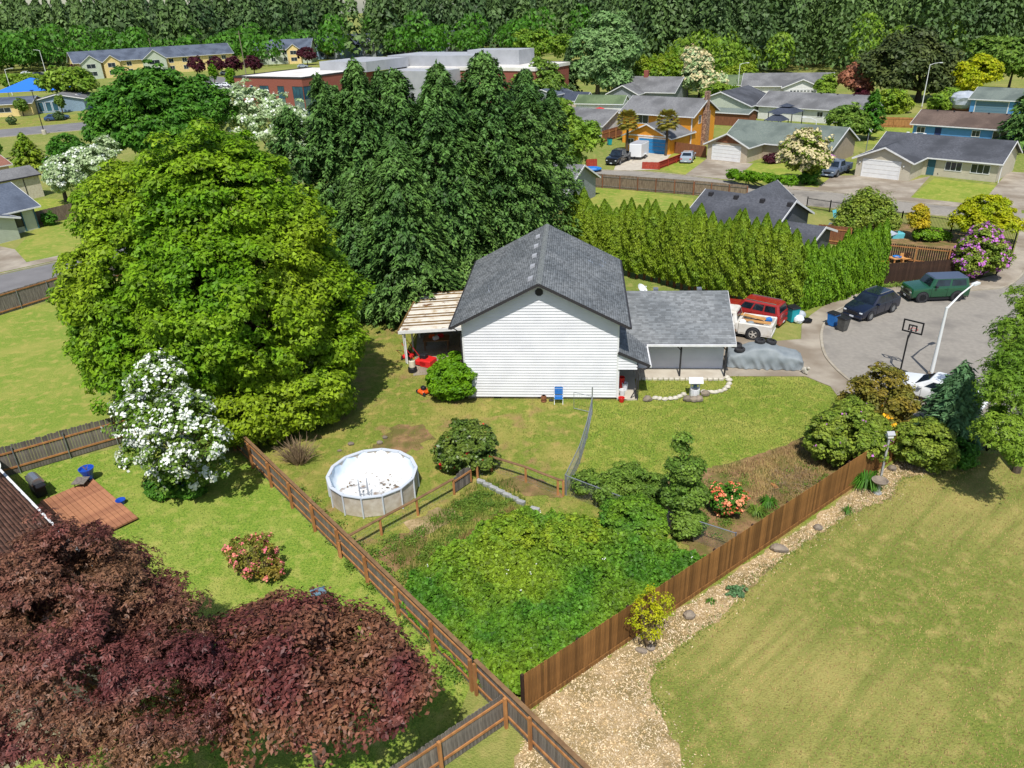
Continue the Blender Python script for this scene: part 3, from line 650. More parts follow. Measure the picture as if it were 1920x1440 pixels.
# -- blue-grey house upper right
h7 = thing('blue_house', 'dark blue house with pale grey roof above the brown roofed one', 'house', G(1816,212), Y44)
prism_walls(h7, 0, 17, 0, 9, 2.6, 1.5, 'x', 's_blue'); gable_roof(h7, 0, 17, 0, 9, 2.6, 1.5, 'x', 'roof_green'); gdoor(h7, 'f', 0, .9, 6.2, 2.2, 'slate_blue'); win(h7, 'f', 0, 8, 9.5, 1, 2.1); MB().bbox(9,9.6,3.2,3.8,3.6,4.8,.04).build('chimney', 'chimney_stone', h7)
# -- white garage house near the woods
h8 = thing('white_garage_house', 'white house with gabled garage and row of door windows near the woods', 'house', G(1467,187), math.radians(-20))
prism_walls(h8, -9, 10, 4, 13, 2.6, 2.2, 'x', 's_white'); gable_roof(h8, -9, 10, 4, 13, 2.6, 2.2, 'x', 'roof_grey'); prism_walls(h8, 0, 7.8, 0, 9, 2.6, 1.6, 'y', 's_white', 'garage_wall'); gable_roof(h8, 0, 7.8, 0, 9, 2.6, 1.6, 'y', 'roof_grey', name='garage_roof')
gd = gdoor(h8, 'f', 0, 1.2, 6.6, 2.1, 'door_white')
for k in range(7): MB().box(1.4+k*.72, 1.9+k*.72, -.05, -.032, 1.72, 1.95).build('pane', 'glass', gd)
# -- roofs behind
h9 = thing('grey_hip_house', 'grey roofed house with brick chimney behind the orange house', 'house', G(1262,196), math.radians(-30))
prism_walls(h9, -14, 0, 0, 11, 2.6, 2.6, 'x', 's_grey'); gable_roof(h9, -14, 0, 0, 11, 2.6, 2.6, 'x', 'roof_grey'); prism_walls(h9, -14, -7, -4, 4, 2.5, 1.7, 'y', 's_grey', 'wing_wall'); gable_roof(h9, -14, -7, -4, 4, 2.5, 1.7, 'y', 'roof_grey', name='wing_roof'); MB().bbox(-9,-8,5,6,4.8,6.6,.05).build('chimney', 'brick', h9)
h10 = thing('green_roof_house', 'small house with mossy green roof beside a street lamp', 'house', G(1396,180), math.radians(-25))
prism_walls(h10, -10, 0, 0, 8, 2.5, 1.7, 'x', 's_tan'); gable_roof(h10, -10, 0, 0, 8, 2.5, 1.7, 'x', 'roof_moss')
h11 = thing('dark_roof_house', 'dark roofed house with green gable right of the orange chimney', 'house', G(1404,225), math.radians(-40))
prism_walls(h11, -12, 0, 0, 12, 2.6, 2.2, 'y', 's_mint'); gable_roof(h11, -12, 0, 0, 12, 2.6, 2.2, 'y', 'roof_dark')
h11b = thing('flat_roof_shed', 'brown board shed with flat grey roof behind the tan house', 'shed', G(1400,238), math.radians(-40))
prism_walls(h11b, -9, 0, 0, 4, 2.2, .5, 'x', 'wood_brownfence'); gable_roof(h11b, -9, 0, 0, 4, 2.2, .5, 'x', 'roof_green', ov=.2)
# -- neighbour behind the hedge
A_, B_ = G(1306,354,4.5), G(1491,378,4.5); ang = math.atan2(B_.y-A_.y, B_.x-A_.x); ln = (B_-A_).length
h12 = thing('charcoal_roof_house', 'house with charcoal shingle roof and row of vents behind the tall hedge', 'house', (A_.x, A_.y, 0), ang)
prism_walls(h12, 1.4, ln-.3, -4.6, 4.6, 2.5, 2.0, 'x', 's_darkgrey'); gable_roof(h12, 1.4, ln-.3, -4.6, 4.6, 2.5, 2.0, 'x', 'roof_dark', ov=.4)
prism_walls(h12, 2.4, 7.6, 3, 7, 2.5, 1.9, 'y', 's_darkgrey', 'wing_wall'); gable_roof(h12, 2.4, 7.6, .5, 7, 2.5, 1.95, 'y', 'roof_dark', name='wing_roof')
prism_walls(h12, ln-1, ln+3.2, -4.4, 1.0, 2.1, .9, 'x', 's_darkgrey', 'porch_wall'); gable_roof(h12, ln-1, ln+3.2, -4.4, 1.0, 2.1, .9, 'x', 'roof_dark', name='porch_roof')
roofbits(h12, [(2.0+k*2.6,-.8,4.45) for k in range(4)], 'dark_trim', .4); MB().tube((ln+1,-3,2.4),(ln+1,-3,2.9),.06).build('plumbing_vent', 'white_paint', h12)
h13 = thing('grey_roof_house', 'grey roof corner of the house half hidden beside the tall firs', 'house', G(1060,396), math.radians(-32))
prism_walls(h13, -14, 0, 0, 8, 2.4, 2.0, 'x', 's_grey'); gable_roof(h13, -14, 0, 0, 8, 2.4, 2.0, 'x', 'roof_grey')
# -- left side houses
YL = math.radians(57)
h14 = thing('mint_house', 'pale mint house with slate blue roof and dark corner posts', 'house', G(74,428), YL)
prism_walls(h14, -14, 0, 0, 9, 2.7, 2.0, 'x', 's_mint'); gable_roof(h14, -14, 0, 0, 9, 2.7, 2.0, 'x', 'roof_slate', ov=.6)
prism_walls(h14, -9.5, -3.5, -2.6, .2, 2.35, .9, 'y', 's_mint', 'porch_wall'); gable_roof(h14, -9.5, -3.5, -2.6, .2, 2.35, .9, 'y', 'roof_slate', name='porch_roof')
win(h14, 'f', 0, -2.9, -1.6, .7, 2.1, 'dark_trim'); 
for x in (-.04, -1.45): MB().box(x-.06, x+.06, -.09, -.02, 0, 2.6).build('corner_board', 'door_teal', h14)
h15 = thing('garden_shed', 'white garden shed with grey shed roof and double panels', 'shed', G(84,368), YL)
prism_walls(h15, -6.0, 0, 0, 4, 3.0, .9, 'x', 'ivory'); gable_roof(h15, -6.0, 0, 0, 4, 3.0, .9, 'x', 'roof_grey', ov=.25, trim='dark_trim'); 
for x in (-5.97,-2.1): MB().box(x-.05, x+.05, -.05, -.01, 0, 2.95).build('corner_board', 'dark_trim', h15)
h16 = thing('brown_roof_house', 'red-brown roof of a house at the picture left edge beyond the shed', 'house', G(48,330), YL)
prism_walls(h16, -14, -2, 0, 8, 2.2, 1.6, 'x', 's_tan'); gable_roof(h16, -14, -2, 0, 8, 2.2, 1.6, 'x', 'roof_red')
# -- brown-roofed house by the deck, lower left
A_, B_ = G(0,885,2.5), G(128,1018,2.5); aw = math.atan2(B_.y-A_.y, B_.x-A_.x); lw = (B_-A_).length
h17 = thing('brown_shingle_house', 'house with brown shingle roof and white gutter beside the wooden deck', 'house', (A_.x, A_.y, 0), aw)
prism_walls(h17, -8, lw+7, -9.5, -.5, 2.3, 2.1, 'x', 's_tan')
yr = -5.0; sl_ = 2.1/4.5; zr_ = 2.5+sl_*5.0
rw = MB().slab([(-8.5,0,2.5),(lw+7.5,0,2.5),(lw+7.5,yr,zr_),(-8.5,yr,zr_)], (0,0,-.13)).slab([(-8.5,yr*2,2.5),(lw+7.5,yr*2,2.5),(lw+7.5,yr,zr_),(-8.5,yr,zr_)], (0,0,-.13)).build('roof', 'roof_brown2', h17)
mat('shingle_brown', (116,82,68), (132,96,80), scale=2, island=.22, rough=.95, spec=.15)
dn3 = Vector((0,yr,zr_-2.5)); l3 = dn3.length; dn3.normalize()
shingles('shingles', rw, (lw+7.5,0,2.506), (-1,0,0), dn3, lw+16, l3, m='shingle_brown', cw=.34, ch=.18)
MB().box(-8.5, lw+7.5, .01, .13, 2.36, 2.49).build('gutter', 'trim_white', rw)
door(h17, 'b', -.5, 4.2, 6.0, 2.1, 'glass')
dsh = thing('satellite_dish', 'white satellite dish on the brown roof edge by the barbecue', 'satellite dish', hloc(h17, .6, -.35, 2.7), aw+2.2)
MB().path([(0,.25,0),(0,.05,.05),(0,0,.35)], .025).build('mast', 'galv', dsh); o = dish_mesh(.36).build('reflector', 'white_paint', dsh, loc=(0,0,.55)); o.rotation_euler.x = -.5
# deck of boards, each one laid singly
dk = thing('wooden_deck', 'reddish brown plank deck beside the brown roofed house', 'deck', G(68,950), aw)
bw = .235; dbm = MB().box(0, 5.2, 0, bw-.02, .12, .2).mesh('deck_board', 'deck'); 
for k in range(13): place(dbm, 'deck_board', dk, (0 if k > 1 else .2, -.25+k*bw, 0))
MB().box(.02, 5.15, -.24, 13*bw-.3, .02, .115).build('joist_frame', 'wood_dark', dk)
# -- brick two-storey building
YB = math.radians(-32)
br = thing('brick_building', 'red brick two storey office building with flat white roof and dark windows', 'building', G(578,233), YB)
MB().box(-20.5, 0, 0, 24, 0, 9.0).build('wall', 'brick', br); MB().box(-20.4, -.1, .1, 23.9, 9.0, 9.12).build('roof', 'roof_white', br)
MB().box(-20.6,.1,-.1,.12,8.95,9.3).box(-.12,.1,.12,24,8.95,9.3).box(-20.6,-20.4,.12,24,8.95,9.3).build('parapet', 'dark_trim', br)
for a0, a1 in ((-20.3,-18.6),(-15.6,-14.9),(-12.8,-10.2),(-7.4,-5.6),(-3.0,-.15)):
    for z0, z1, m_ in ((5.0,7.4,'glass_blue'),(3.2,4.95,'panel_green'),(.9,3.1,'glass_blue')):
        if a1-a0 < 1 and m_ == 'panel_green': continue
        if m_ == 'panel_green': MB().box(*onface('f',0,a0,a1,z0,z1,-.02,.05)).build('spandrel', m_, br)
        else: win(br, 'f', 0, a0, a1, z0, z1, 'dark_trim', m_, mull=1 if a1-a0 < 1.5 else 2)
for z0, z1, m_ in ((5.0,7.4,'glass_blue'),(3.2,4.95,'panel_green'),(.9,3.1,'glass_blue')):
    if m_ == 'panel_green': MB().box(*onface('r',0,.15,4.5,z0,z1,-.02,.05)).build('spandrel', m_, br)
    else: win(br, 'r', 0, .15, 4.5, z0, z1, 'dark_trim', m_, 3)
MB().box(-11,3,17,32,8.9,11.0).build('plant_screen', 'panel_grey', br)
MB().box(1,18,24,36,0,8.6).build('rear_wall', 'panel_grey', br); MB().box(-4,22,33,46,8,11.2).build('plant_screen', 'panel_grey', br)
br2 = thing('brick_building', 'brick wing with white roof rising behind the right end of the firs', 'building', (7.5,176,0), YB)
MB().box(-36,0,0,16,0,8.2).build('wall', 'brick', br2); MB().box(-36.2,.2,-.2,16.2,8.2,8.9).build('roof', 'roof_white', br2)
for k in range(6): win(br2, 'f', 0, -35+k*6, -32.5+k*6, 4.6, 6.8, 'dark_trim', 'glass_blue'); 
win(br2, 'r', 0, 3, 5, 4.5, 7, 'dark_trim'); MB().box(-22,-8,7,14,8.9,12.0).build('plant_screen', 'panel_grey', br2)
# -- far apartments
def apartments(loc, yaw, L_, m, rm, label, gables, hw=6.4, rise=3.6, dep=13):
    a = thing('apartment_building', label, 'building', loc, yaw)
    prism_walls(a, 0, L_, 0, dep, hw, rise, 'x', m); gable_roof(a, 0, L_, 0, dep, hw, rise, 'x', rm, ov=.7)
    for x, w_, gm in gables:
        prism_walls(a, x, x+w_, -2.2, 5, hw-.3, w_*.36, 'y', gm, 'bay_wall'); gable_roof(a, x, x+w_, -2.2, 5, hw-.3, w_*.36, 'y', rm, ov=.4, name='bay_roof')
        for z in (1.2, 4.0): win(a, 'f', -2.2, x+w_*.25, x+w_*.7, z, z+1.5)
    xs = 2.5
    while xs < L_-4:
        if not any(g_[0]-2 < xs < g_[0]+g_[1] for g_ in gables):
            for z in (1.2, 4.0): win(a, 'f', 0, xs, xs+1.8, z, z+1.5)
        xs += 5.5
    return a
def two(p, q, z=0): A = G(*p, z); B = G(*q, z); return A, math.atan2(B.y-A.y, B.x-A.x), (B-A).length
A_, a_, l_ = two((148,150),(440,128)); apartments(A_, a_, max(l_, 60), 's_yellow', 'roof_slate', 'long pale yellow apartment row with slate blue gabled roof at far left', ((2,7,'s_mint'),(10,6,'s_yellow'),(25,9,'s_mint')))
A_ = G(478,122); apartments(A_, .02, 26, 's_mint', 'roof_slate', 'far apartment block with blue-grey roof left of the plum tree', ((16,6,'s_yellow'),))
for i, (px, py, wd) in enumerate(((575,112,20),(642,107,22),(712,103,24),(790,100,26))):
    apartments(G(px,py), math.radians(-14), wd, 's_bluegrey', 'roof_navy', ['far pale blue row house just right of the round plum tree','far pale blue row house above the brick roof','far pale blue row house beside a column of trees','far pale blue row house nearest the tall firs'][i], ((2,6,'s_bluegrey'),(wd*.55,7,'s_grey')), hw=6.0, rise=4.2)
# -- school portables on the far left
s1 = thing('school_portable', 'low yellow school building with slate roof at far left edge', 'building', G(64,216), math.radians(12)); prism_walls(s1, -36, 0, 0, 9, 3.0, 1.2, 'x', 's_yellow'); gable_roof(s1, -36, 0, 0, 9, 3.0, 1.2, 'x', 'roof_slate'); 
for x in (-8,-14,-20): win(s1, 'f', 0, x, x+3, 1.1, 2.1)
s2 = thing('school_portable', 'grey classroom portable with white trimmed dark doors', 'building', G(68,213), math.radians(14)); prism_walls(s2, 0, 12, 0, 14, 3.0, 1.3, 'y', 's_bluegrey'); gable_roof(s2, 0, 12, 0, 14, 3.0, 1.3, 'y', 'roof_grey')
for x in (1,2.8,4.4): win(s2, 'f', 0, x, x+1.2, .4, 2.6, 'trim_white', 'glass_blue', 0)
s3 = thing('garden_shed', 'small pale blue shed beside the grey classroom portable', 'shed', G(132,206), math.radians(14)); prism_walls(s3, 0, 4.8, 0, 5, 2.6, 1.1, 'y', 's_bluegrey'); gable_roof(s3, 0, 4.8, 0, 5, 2.6, 1.1, 'y', 'roof_slate', ov=.25); door(s3, 'f', 0, 2.4, 3.8, 2.2, 'door_white')
cn = thing('shade_canopy', 'bright blue pyramid shade canopy behind the school portables', 'canopy', G(72,196), .2)
MB().loft([[(-9,-5,4),(9,-5,4),(9,5,4),(-9,5,4)],[(-.2,-.2,7.2),(.2,-.2,7.2),(.2,.2,7.2),(-.2,.2,7.2)]]).build('canopy', 'canvas_blue', cn)
for x in (-8.6,8.6):
    for y in (-4.6,4.6): MB().tube((x,y,0),(x,y,4.1),.1).build('post', 'white_paint', cn)
# -- outbuildings around the orange house
sh = thing('garden_shed', 'tan gambrel shed with navy roof behind the left neighbour', 'shed', G(1096,212), math.radians(-35)); prism_walls(sh, -9, 0, 0, 4, 2.4, 1.5, 'x', 's_tan'); gable_roof(sh, -9, 0, 0, 4, 2.4, 1.5, 'x', 'roof_navy', ov=.2)
sh = thing('garden_shed', 'grey metal garage with blue-grey roof beside the firs', 'shed', G(1042,212), math.radians(-35)); prism_walls(sh, -7, 0, 0, 7, 3.6, 1.0, 'y', 's_grey'); gable_roof(sh, -7, 0, 0, 7, 3.6, 1.0, 'y', 'roof_slate', ov=.2)
sh = thing('garden_shed', 'white shed with green metal roof behind the round pool', 'shed', G(1166,218), math.radians(-25)); prism_walls(sh, -10, 0, 0, 5, 2.4, 1.3, 'x', 's_white'); gable_roof(sh, -10, 0, 0, 5, 2.4, 1.3, 'x', 'roof_moss', ov=.3)
gz = thing('gazebo', 'metal gazebo with two-tier slate roof in front of the white walled house', 'gazebo', G(1470,238), Y44)
def gaz(root, w_, z):
    MB().loft([[(-w_,-w_,z),(w_,-w_,z),(w_,w_,z),(-w_,w_,z)],[(-w_*.35,-w_*.35,z+.8),(w_*.35,-w_*.35,z+.8),(w_*.35,w_*.35,z+.8),(-w_*.35,w_*.35,z+.8)]]).build('roof', 'roof_navy', root)
    MB().loft([[(-w_*.45,-w_*.45,z+.95),(w_*.45,-w_*.45,z+.95),(w_*.45,w_*.45,z+.95),(-w_*.45,w_*.45,z+.95)],[(-.1,-.1,z+1.4),(.1,-.1,z+1.4),(.1,.1,z+1.4),(-.1,.1,z+1.4)]]).build('roof_cap', 'roof_navy', root)
    for x in (-1,1):
        for y in (-1,1): MB().box(x*w_*.9-.06, x*w_*.9+.06, y*w_*.9-.06, y*w_*.9+.06, 0, z+.02).build('post', 'black_metal', root)
gaz(gz, 2.4, 2.6)
gz = thing('gazebo', 'smaller dark gazebo in front of the two-tier one', 'gazebo', G(1453,250), Y44); gaz(gz, 1.6, 2.2)
# ------------------------------------------------------------------ vegetation
rng = np.random.default_rng(11)
def unit(v): return v/np.maximum(np.linalg.norm(v, axis=-1, keepdims=True), 1e-9)
def rnd_unit(n): return unit(rng.normal(size=(n, 3)))
def npmesh(name, vv, k, m, parent=None):
    """faces of k vertices each, every face with its own vertices"""
    n = len(vv)//k; me = bpy.data.meshes.new(name); me.vertices.add(len(vv)); me.vertices.foreach_set('co', np.ascontiguousarray(vv, np.float32).ravel())
    me.loops.add(n*k); me.loops.foreach_set('vertex_index', np.arange(n*k, dtype=np.int32)); me.polygons.add(n)
    me.polygons.foreach_set('loop_start', (np.arange(n)*k).astype(np.int32)); me.update(calc_edges=True); me.materials.append(M[m])
    if parent is False: return me
    o = bpy.data.objects.new(name, me); COL.objects.link(o)
    if parent is not None: o.parent = parent
    return o
def leafquads(C, N, S, asp=.6, T=None, fold=.12):
    n = len(C); N = unit(N)
    if T is None: T = rnd_unit(n)
    T = unit(T - N*np.sum(T*N, 1, keepdims=True)); B = np.cross(N, T); S = np.broadcast_to(np.asarray(S, float), (n,))[:, None]
    side = B*S*asp*.5 + N*S*fold
    return np.stack([C-T*S*.5, C+side, C+T*S*.5, C-B*S*asp*.5+N*S*fold], 1).reshape(-1, 3)
def leaftris(C, N, S, asp=.6, T=None):
    n = len(C); N = unit(N)
    if T is None: T = rnd_unit(n)
    T = unit(T - N*np.sum(T*N, 1, keepdims=True)); B = np.cross(N, T); S = np.broadcast_to(np.asarray(S, float), (n,))[:, None]
    return np.stack([C-T*S*.45-B*S*asp*.6, C-T*S*.45+B*S*asp*.6, C+T*S*.6], 1).reshape(-1, 3)
def palmate(C, N, S):
    """three-lobed leaves: a middle lobe and two side lobes from one stalk"""
    n = len(C); N = unit(N); T = rnd_unit(n); T = unit(T-N*np.sum(T*N, 1, keepdims=True)); B = np.cross(N, T); S = np.broadcast_to(np.asarray(S, float), (n,))[:, None]
    out = []
    for a, k in ((0, 1.0), (.95, .8), (-.95, .8)):
        d = T*math.cos(a)+B*math.sin(a); e = np.cross(N, d); b0 = C
        out.append(np.stack([b0, b0+d*S*k*.5+e*S*.16+N*S*.05, b0+d*S*k-N*S*.12, b0+d*S*k*.5-e*S*.16+N*S*.05], 1))
    return np.concatenate(out, 0).reshape(-1, 3)
def lobe_points(lobes, n, under=-.35, jit=.26, gap=1.1, gapw=2.0, shag=.06):
    """points on the outside of a union of ellipsoids, with outward directions"""
    L = np.array(lobes, float); r = L[:, 3:6]; wgt = (r[:, 0]*r[:, 1]+r[:, 0]*r[:, 2]+r[:, 1]*r[:, 2]); wgt /= wgt.sum()
    P = []; D = []; got = 0
    while got < n:
        k = rng.choice(len(L), n, p=wgt); u = rnd_unit(n); c = L[k]
        p = c[:, :3]+u*c[:, 3:6]*(1-jit*rng.random((n, 1))+np.maximum(rng.normal(size=(n, 1))*.09, -.05)+(rng.random((n, 1)) < shag)*(.1+.18*rng.random((n, 1)))); d = unit(u/c[:, 3:6])
        ok = u[:, 2] > under + rng.random(n)*.25
        for q in L: ok &= (np.sum(((p-q[:3])/q[3:6])**2, 1) > .66)
        wl = gapw; g_ = np.sin(p[:, 0]*wl+1.3*np.sin(p[:, 2]*wl*.8))+np.sin(p[:, 1]*wl*1.1+p[:, 2]*wl*.7+2)+np.sin(p[:, 2]*wl*1.3+p[:, 0]*wl*.5)
        ok &= g_ > -gap+rng.normal(size=n)*.25
        p, d = p[ok], d[ok]; P.append(p); D.append(d); got += len(p)
    return np.concatenate(P)[:n], np.concatenate(D)[:n]
def clumps(C, D, rc, per, flat=.65, up=.35, spread=.9):
    n = len(C); rcs = (rc*(.6+.8*rng.random((n, 1)))).repeat(per, 0); c = C.repeat(per, 0); d = D.repeat(per, 0)
    u = unit(rnd_unit(n*per)*spread + d*.75 + np.array([0, 0, up])); p = c+u*rcs*np.array([1, 1, flat])*(.55+.5*rng.random((n*per, 1)))
    nn = unit(u*.8 + np.array([0, 0, .55]) + rnd_unit(n*per)*.55); return p, nn
def limbs(b, base, tips, r0, n=6, fork=.35):
    base = Vector(base)
    for t in tips:
        t = Vector(t); m = base.lerp(t, .5); m.z = base.z + (t.z-base.z)*(.5+fork*.2); b.path([base, m, t], [r0*.6, r0*.4, r0*.12], n)
def broadleaf(name, label, base, lobes, m, nclump=260, rc=.8, per=60, leaf=.24, trunk=.25, bark='bark', cat='tree', group=None, style='quad', asp=.6, up=.35, inner=.25, flat=.65, blossom=None, stems=1, under=-.35, ntips=7, gap=1.0, shag=.06):
    """lobes are given in world coordinates"""
    base = Vector(base); root = thing(name, label, cat, base, 0, group); L = [tuple(np.array(q[:3])-np.array(base))+tuple(max(v*.62, v-.5*rc) for v in q[3:]) for q in lobes]
    tb = MB(); cz = np.mean([q[2] for q in L])
    if base.y > 80 and style == 'quad': style = 'tri'
    if stems == 1:
        hh = max(.3, min(q[2]-q[5]*.6 for q in L)); hh = max(hh, cz*.35); tb.path([(0,0,-.05),(0,0,hh*.5),(.05,0,hh)], [trunk*1.25, trunk, trunk*.8], 8); st = (0.05, 0, hh)
    else:
        st = (0, 0, .05)
    tips = [tuple(np.array(q[:3])+rnd_unit(1)[0]*np.array(q[3:6])*.45) for q in L for _ in range(max(1, ntips//len(L)))]
    limbs(tb, st, tips, trunk); tb.build('trunk', bark, root)
    C, D = lobe_points(L, nclump, gap=gap, gapw=1.5/rc, shag=shag, under=-1.2 if cat in ('shrub', 'hedge', 'plant') else under); p, nn = clumps(C, D, rc, per, flat, up)
    if inner:
        k = int(len(p)*inner); li = rng.integers(0, len(L), k); LL = np.array(L)[li]; q = LL[:, :3]+rnd_unit(k)*LL[:, 3:6]*(rng.random((k, 1))**.4)*.82
        p = np.concatenate([p, q]); nn = np.concatenate([nn, unit(rnd_unit(k)+np.array([0, 0, .6]))])
    ok = p[:, 2] > .06; p, nn = p[ok], nn[ok]
    S = leaf*(.65+.7*rng.random(len(p)))
    cr_ = npmesh('crown', palmate(p, nn, S*.62) if style == 'palm' else (leaftris(p, nn, S*1.1, asp) if style == 'tri' else leafquads(p, nn, S, asp)), 3 if style == 'tri' else 4, m, root)
    if blossom:
        bm, cnt, bs = blossom[:3]; sel = rng.integers(0, len(C), cnt); up_ = unit(D[sel]+np.array([0, 0, .5])+rnd_unit(cnt)*.5)
        q = C[sel]+up_*rc*(.75+.35*rng.random((cnt, 1)))*np.array([1, 1, flat]); k = blossom[3] if len(blossom) > 3 else 4
        q = q.repeat(k, 0)+rng.normal(size=(cnt*k, 3))*bs*.45; npmesh('blossoms', leafquads(q, unit(up_.repeat(k, 0)+rnd_unit(cnt*k)*.6), bs*(.7+.6*rng.random(cnt*k)), .9), 4, bm, root)
    return root
def WL(px, py, Y, rpx, k=(1, 1, 1)):
    """lobe of a crown from where it is seen and how far away it stands"""
    p = AT(px, py, Y); r = rpx*depth(p)/FPX; return (p.x, p.y, p.z, r*k[0], r*k[1], r*k[2])
def conifer(name, label, base, h, r, m, nb=140, per=26, leaf=.5, group=None, droop=.25, z0=.08, power=.8, bark='bark', trunk=.3, asp=.45, cat='tree', tip=1.0, leaders=()):
    base = Vector(base); root = thing(name, label, cat, base, 0, group)
    t = MB(); t.path([(0,0,-.05),(0,0,h*.5),(0,0,h*.97)], [trunk, trunk*.6, .03], 7); 
    H0 = h; parts = []
    for li, (ox, oy, h, r, nb) in enumerate([(0, 0, h, r, nb)]+list(leaders)):
        zz0 = z0 if li == 0 else .35
        u = rng.random(nb)**.85; z = h*(zz0+(1-zz0)*u*.98); ln = r*np.maximum(1-(z/h-zz0)/(1-zz0), .015)**power*(.72+.4*rng.random(nb))
        if li == 0: ln *= np.minimum(1, .55+.45*(z/h)/(.18))
        a = rng.random(nb)*2*math.pi; d = np.stack([np.cos(a), np.sin(a), np.zeros(nb)], 1)
        for i in range(0, nb, max(1, nb//40)):
            p0 = np.array([ox, oy, z[i]]); p1 = p0+d[i]*ln[i]*.8+np.array([0, 0, -droop*ln[i]*.6]); t.tube(p0, p1, trunk*.18, .015, 4)
        if li: t.path([(0,0,h*.4),(ox*.8,oy*.8,h*.6),(ox,oy,h*.97)], [trunk*.5,trunk*.35,.03], 6)
        s = (.25+.75*rng.random((nb, per))**.7); sd_ = np.stack([-np.sin(a), np.cos(a), np.zeros(nb)], 1)
        lat = rng.normal(size=(nb, per))*.16*(ln[:, None]*(1.05-s)+.25)
        C = np.array([ox, oy, 0])+np.array([0, 0, 1.])*z[:, None, None] + d[:, None]*(ln[:, None]*s)[..., None] + sd_[:, None]*lat[..., None]
        C[..., 2] += -droop*ln[:, None]*s**1.6 + rng.normal(size=s.shape)*.14 + .12
        T = d[:, None]*np.ones(s.shape)[..., None]+sd_[:, None]*(np.sign(lat)*.7)[..., None]+np.array([0, 0, -.3-droop])+rng.normal(size=C.shape)*.25
        N = np.array([0, 0, 1.])+d[:, None]*.55+rng.normal(size=C.shape)*.35
        Ct = np.stack([ox+rng.normal(size=30)*.06*tip, oy+rng.normal(size=30)*.06*tip, h*(.93+.08*rng.random(30))], 1)
        parts.append((np.concatenate([C.reshape(-1, 3), Ct]), np.concatenate([T.reshape(-1, 3), np.tile([0, 0, 1.], (30, 1))+rng.normal(size=(30, 3))*.35]), np.concatenate([N.reshape(-1, 3), rnd_unit(30)])))
    t.build('trunk', bark, root); C, T, N = (np.concatenate([q[k] for q in parts]) for k in range(3))
    ok = C[:, 2] > .1; npmesh('crown', leaftris(C[ok], N[ok], leaf*(.6+.7*rng.random(ok.sum())), asp, T[ok]), 3, m, root); return root
def arbor_mesh(h, r, n, leaf, m, seed=0):
    """columnar arborvitae: upright fans of scale leaves over a tapering column"""
    z = h*rng.random(n)**.9; q = z/h; prof = r*np.minimum(1, .62+2.2*q)*np.maximum(1-q**3.4, .02)**.85
    a = rng.random(n)*2*math.pi; lump = 1+.14*np.sin(a*5+np.floor(z*2.2)*1.7)+.10*np.sin(z*5+a*3); rr = prof*lump*(.72+.32*rng.random(n)**.5)
    d = np.stack([np.cos(a), np.sin(a), np.zeros(n)], 1); C = d*rr[:, None]+np.array([0, 0, 1.])*z[:, None]
    T = np.array([0, 0, 1.])+d*.45+rng.normal(size=(n, 3))*.28; N = d+np.array([0, 0, .35])+rng.normal(size=(n, 3))*.45
    return npmesh('crown', leafquads(C, N, leaf*(.6+.8*rng.random(n)), .5, T), 4, m, False)
# leaf materials
leafmat('lf_elm', (122,158,26), (96,142,22), .48, .35, .38, c3=(142,166,34), scale3=.12)
leafmat('lf_maple', (66,116,30), (84,132,36), .4, .4, .3); leafmat('lf_pale', (150,176,116), (190,206,160), .25, .6)
leafmat('lf_fir', (64,98,44), (84,120,54), .55, .3, .16, c3=(100,132,60), scale3=.1); leafmat('lf_fir_dark', (56,82,46), (74,98,54), .45, .06, .14, c3=(92,118,60), scale3=.02); leafmat('lf_spruce', (96,132,84), (78,114,72), .4, .6, .18)
leafmat('lf_arbor', (126,152,34), (100,134,32), .35, .7, .25, c3=(142,160,44), scale3=.3); leafmat('lf_arbor2', (116,154,30), (98,138,28), .3, 1.2, .25)
leafmat('lf_bright', (112,156,22), (94,140,20), .3, 1.0, .35); leafmat('lf_red', (118,70,64), (96,52,52), .6, .5, .25, .45, c3=(126,92,68), scale3=.35); leafmat('lf_plum', (120,68,62), (98,52,50), .6, .7, .25, .45, c3=(128,90,66), scale3=.4)
leafmat('lf_purple', (84,34,44), (66,28,38), .3, .6); leafmat('lf_ivy', (92,140,38), (72,120,34), .5, 1.2, .3, c3=(128,154,40), scale3=.2); leafmat('lf_yellow', (180,182,26), (154,170,24), .28, .6, .35)
leafmat('lf_gold', (196,172,36), (168,160,30), .3, .8, .3); leafmat('lf_rhodo', (110,134,44), (132,148,52), .45, 1.0, .25); leafmat('lf_olive', (112,112,40), (138,122,46), .45, .8, .25); leafmat('lf_camellia', (80,104,40), (104,122,48), .45, 1.0, .15, .35)
leafmat('lf_weed', (116,144,54), (94,126,44), .42, .8, .3); leafmat('lf_willow', (134,164,104), (112,148,84), .3, .3, .3); leafmat('lf_light', (132,160,50), (108,144,42), .35, .3, .35); leafmat('lf_pine', (82,92,44), (66,80,40), .35, .25, .1)
leafmat('lf_ivy2', (140,160,40), (114,146,38), .45, 1.2, .3); leafmat('fl_white', (238,240,232), (226,232,216), .08, 1, .2); leafmat('fl_cream', (220,206,160), (200,188,140), .15, .5, .2); leafmat('fl_pink', (236,120,140), (240,150,130), .2, 2, .2); leafmat('fl_orange', (246,176,130), (240,120,84), .2, 2, .2); leafmat('fl_yellow', (250,196,40), (246,176,30), .15, 2, .2)
leafmat('fl_violet', (206,130,206), (190,110,190), .2, 1.5, .2); leafmat('fl_red', (214,34,50), (190,24,40), .15, 2, .1); leafmat('lf_grass', (112,130,50), (90,116,40), .35, .5, .3); leafmat('lf_straw', (176,152,96), (150,126,80), .3, .6, .2); leafmat('lf_palm', (112,116,44), (146,132,50), .3, .8, .2); leafmat('fl_copper', (176,120,90), (150,96,74), .3, .4)

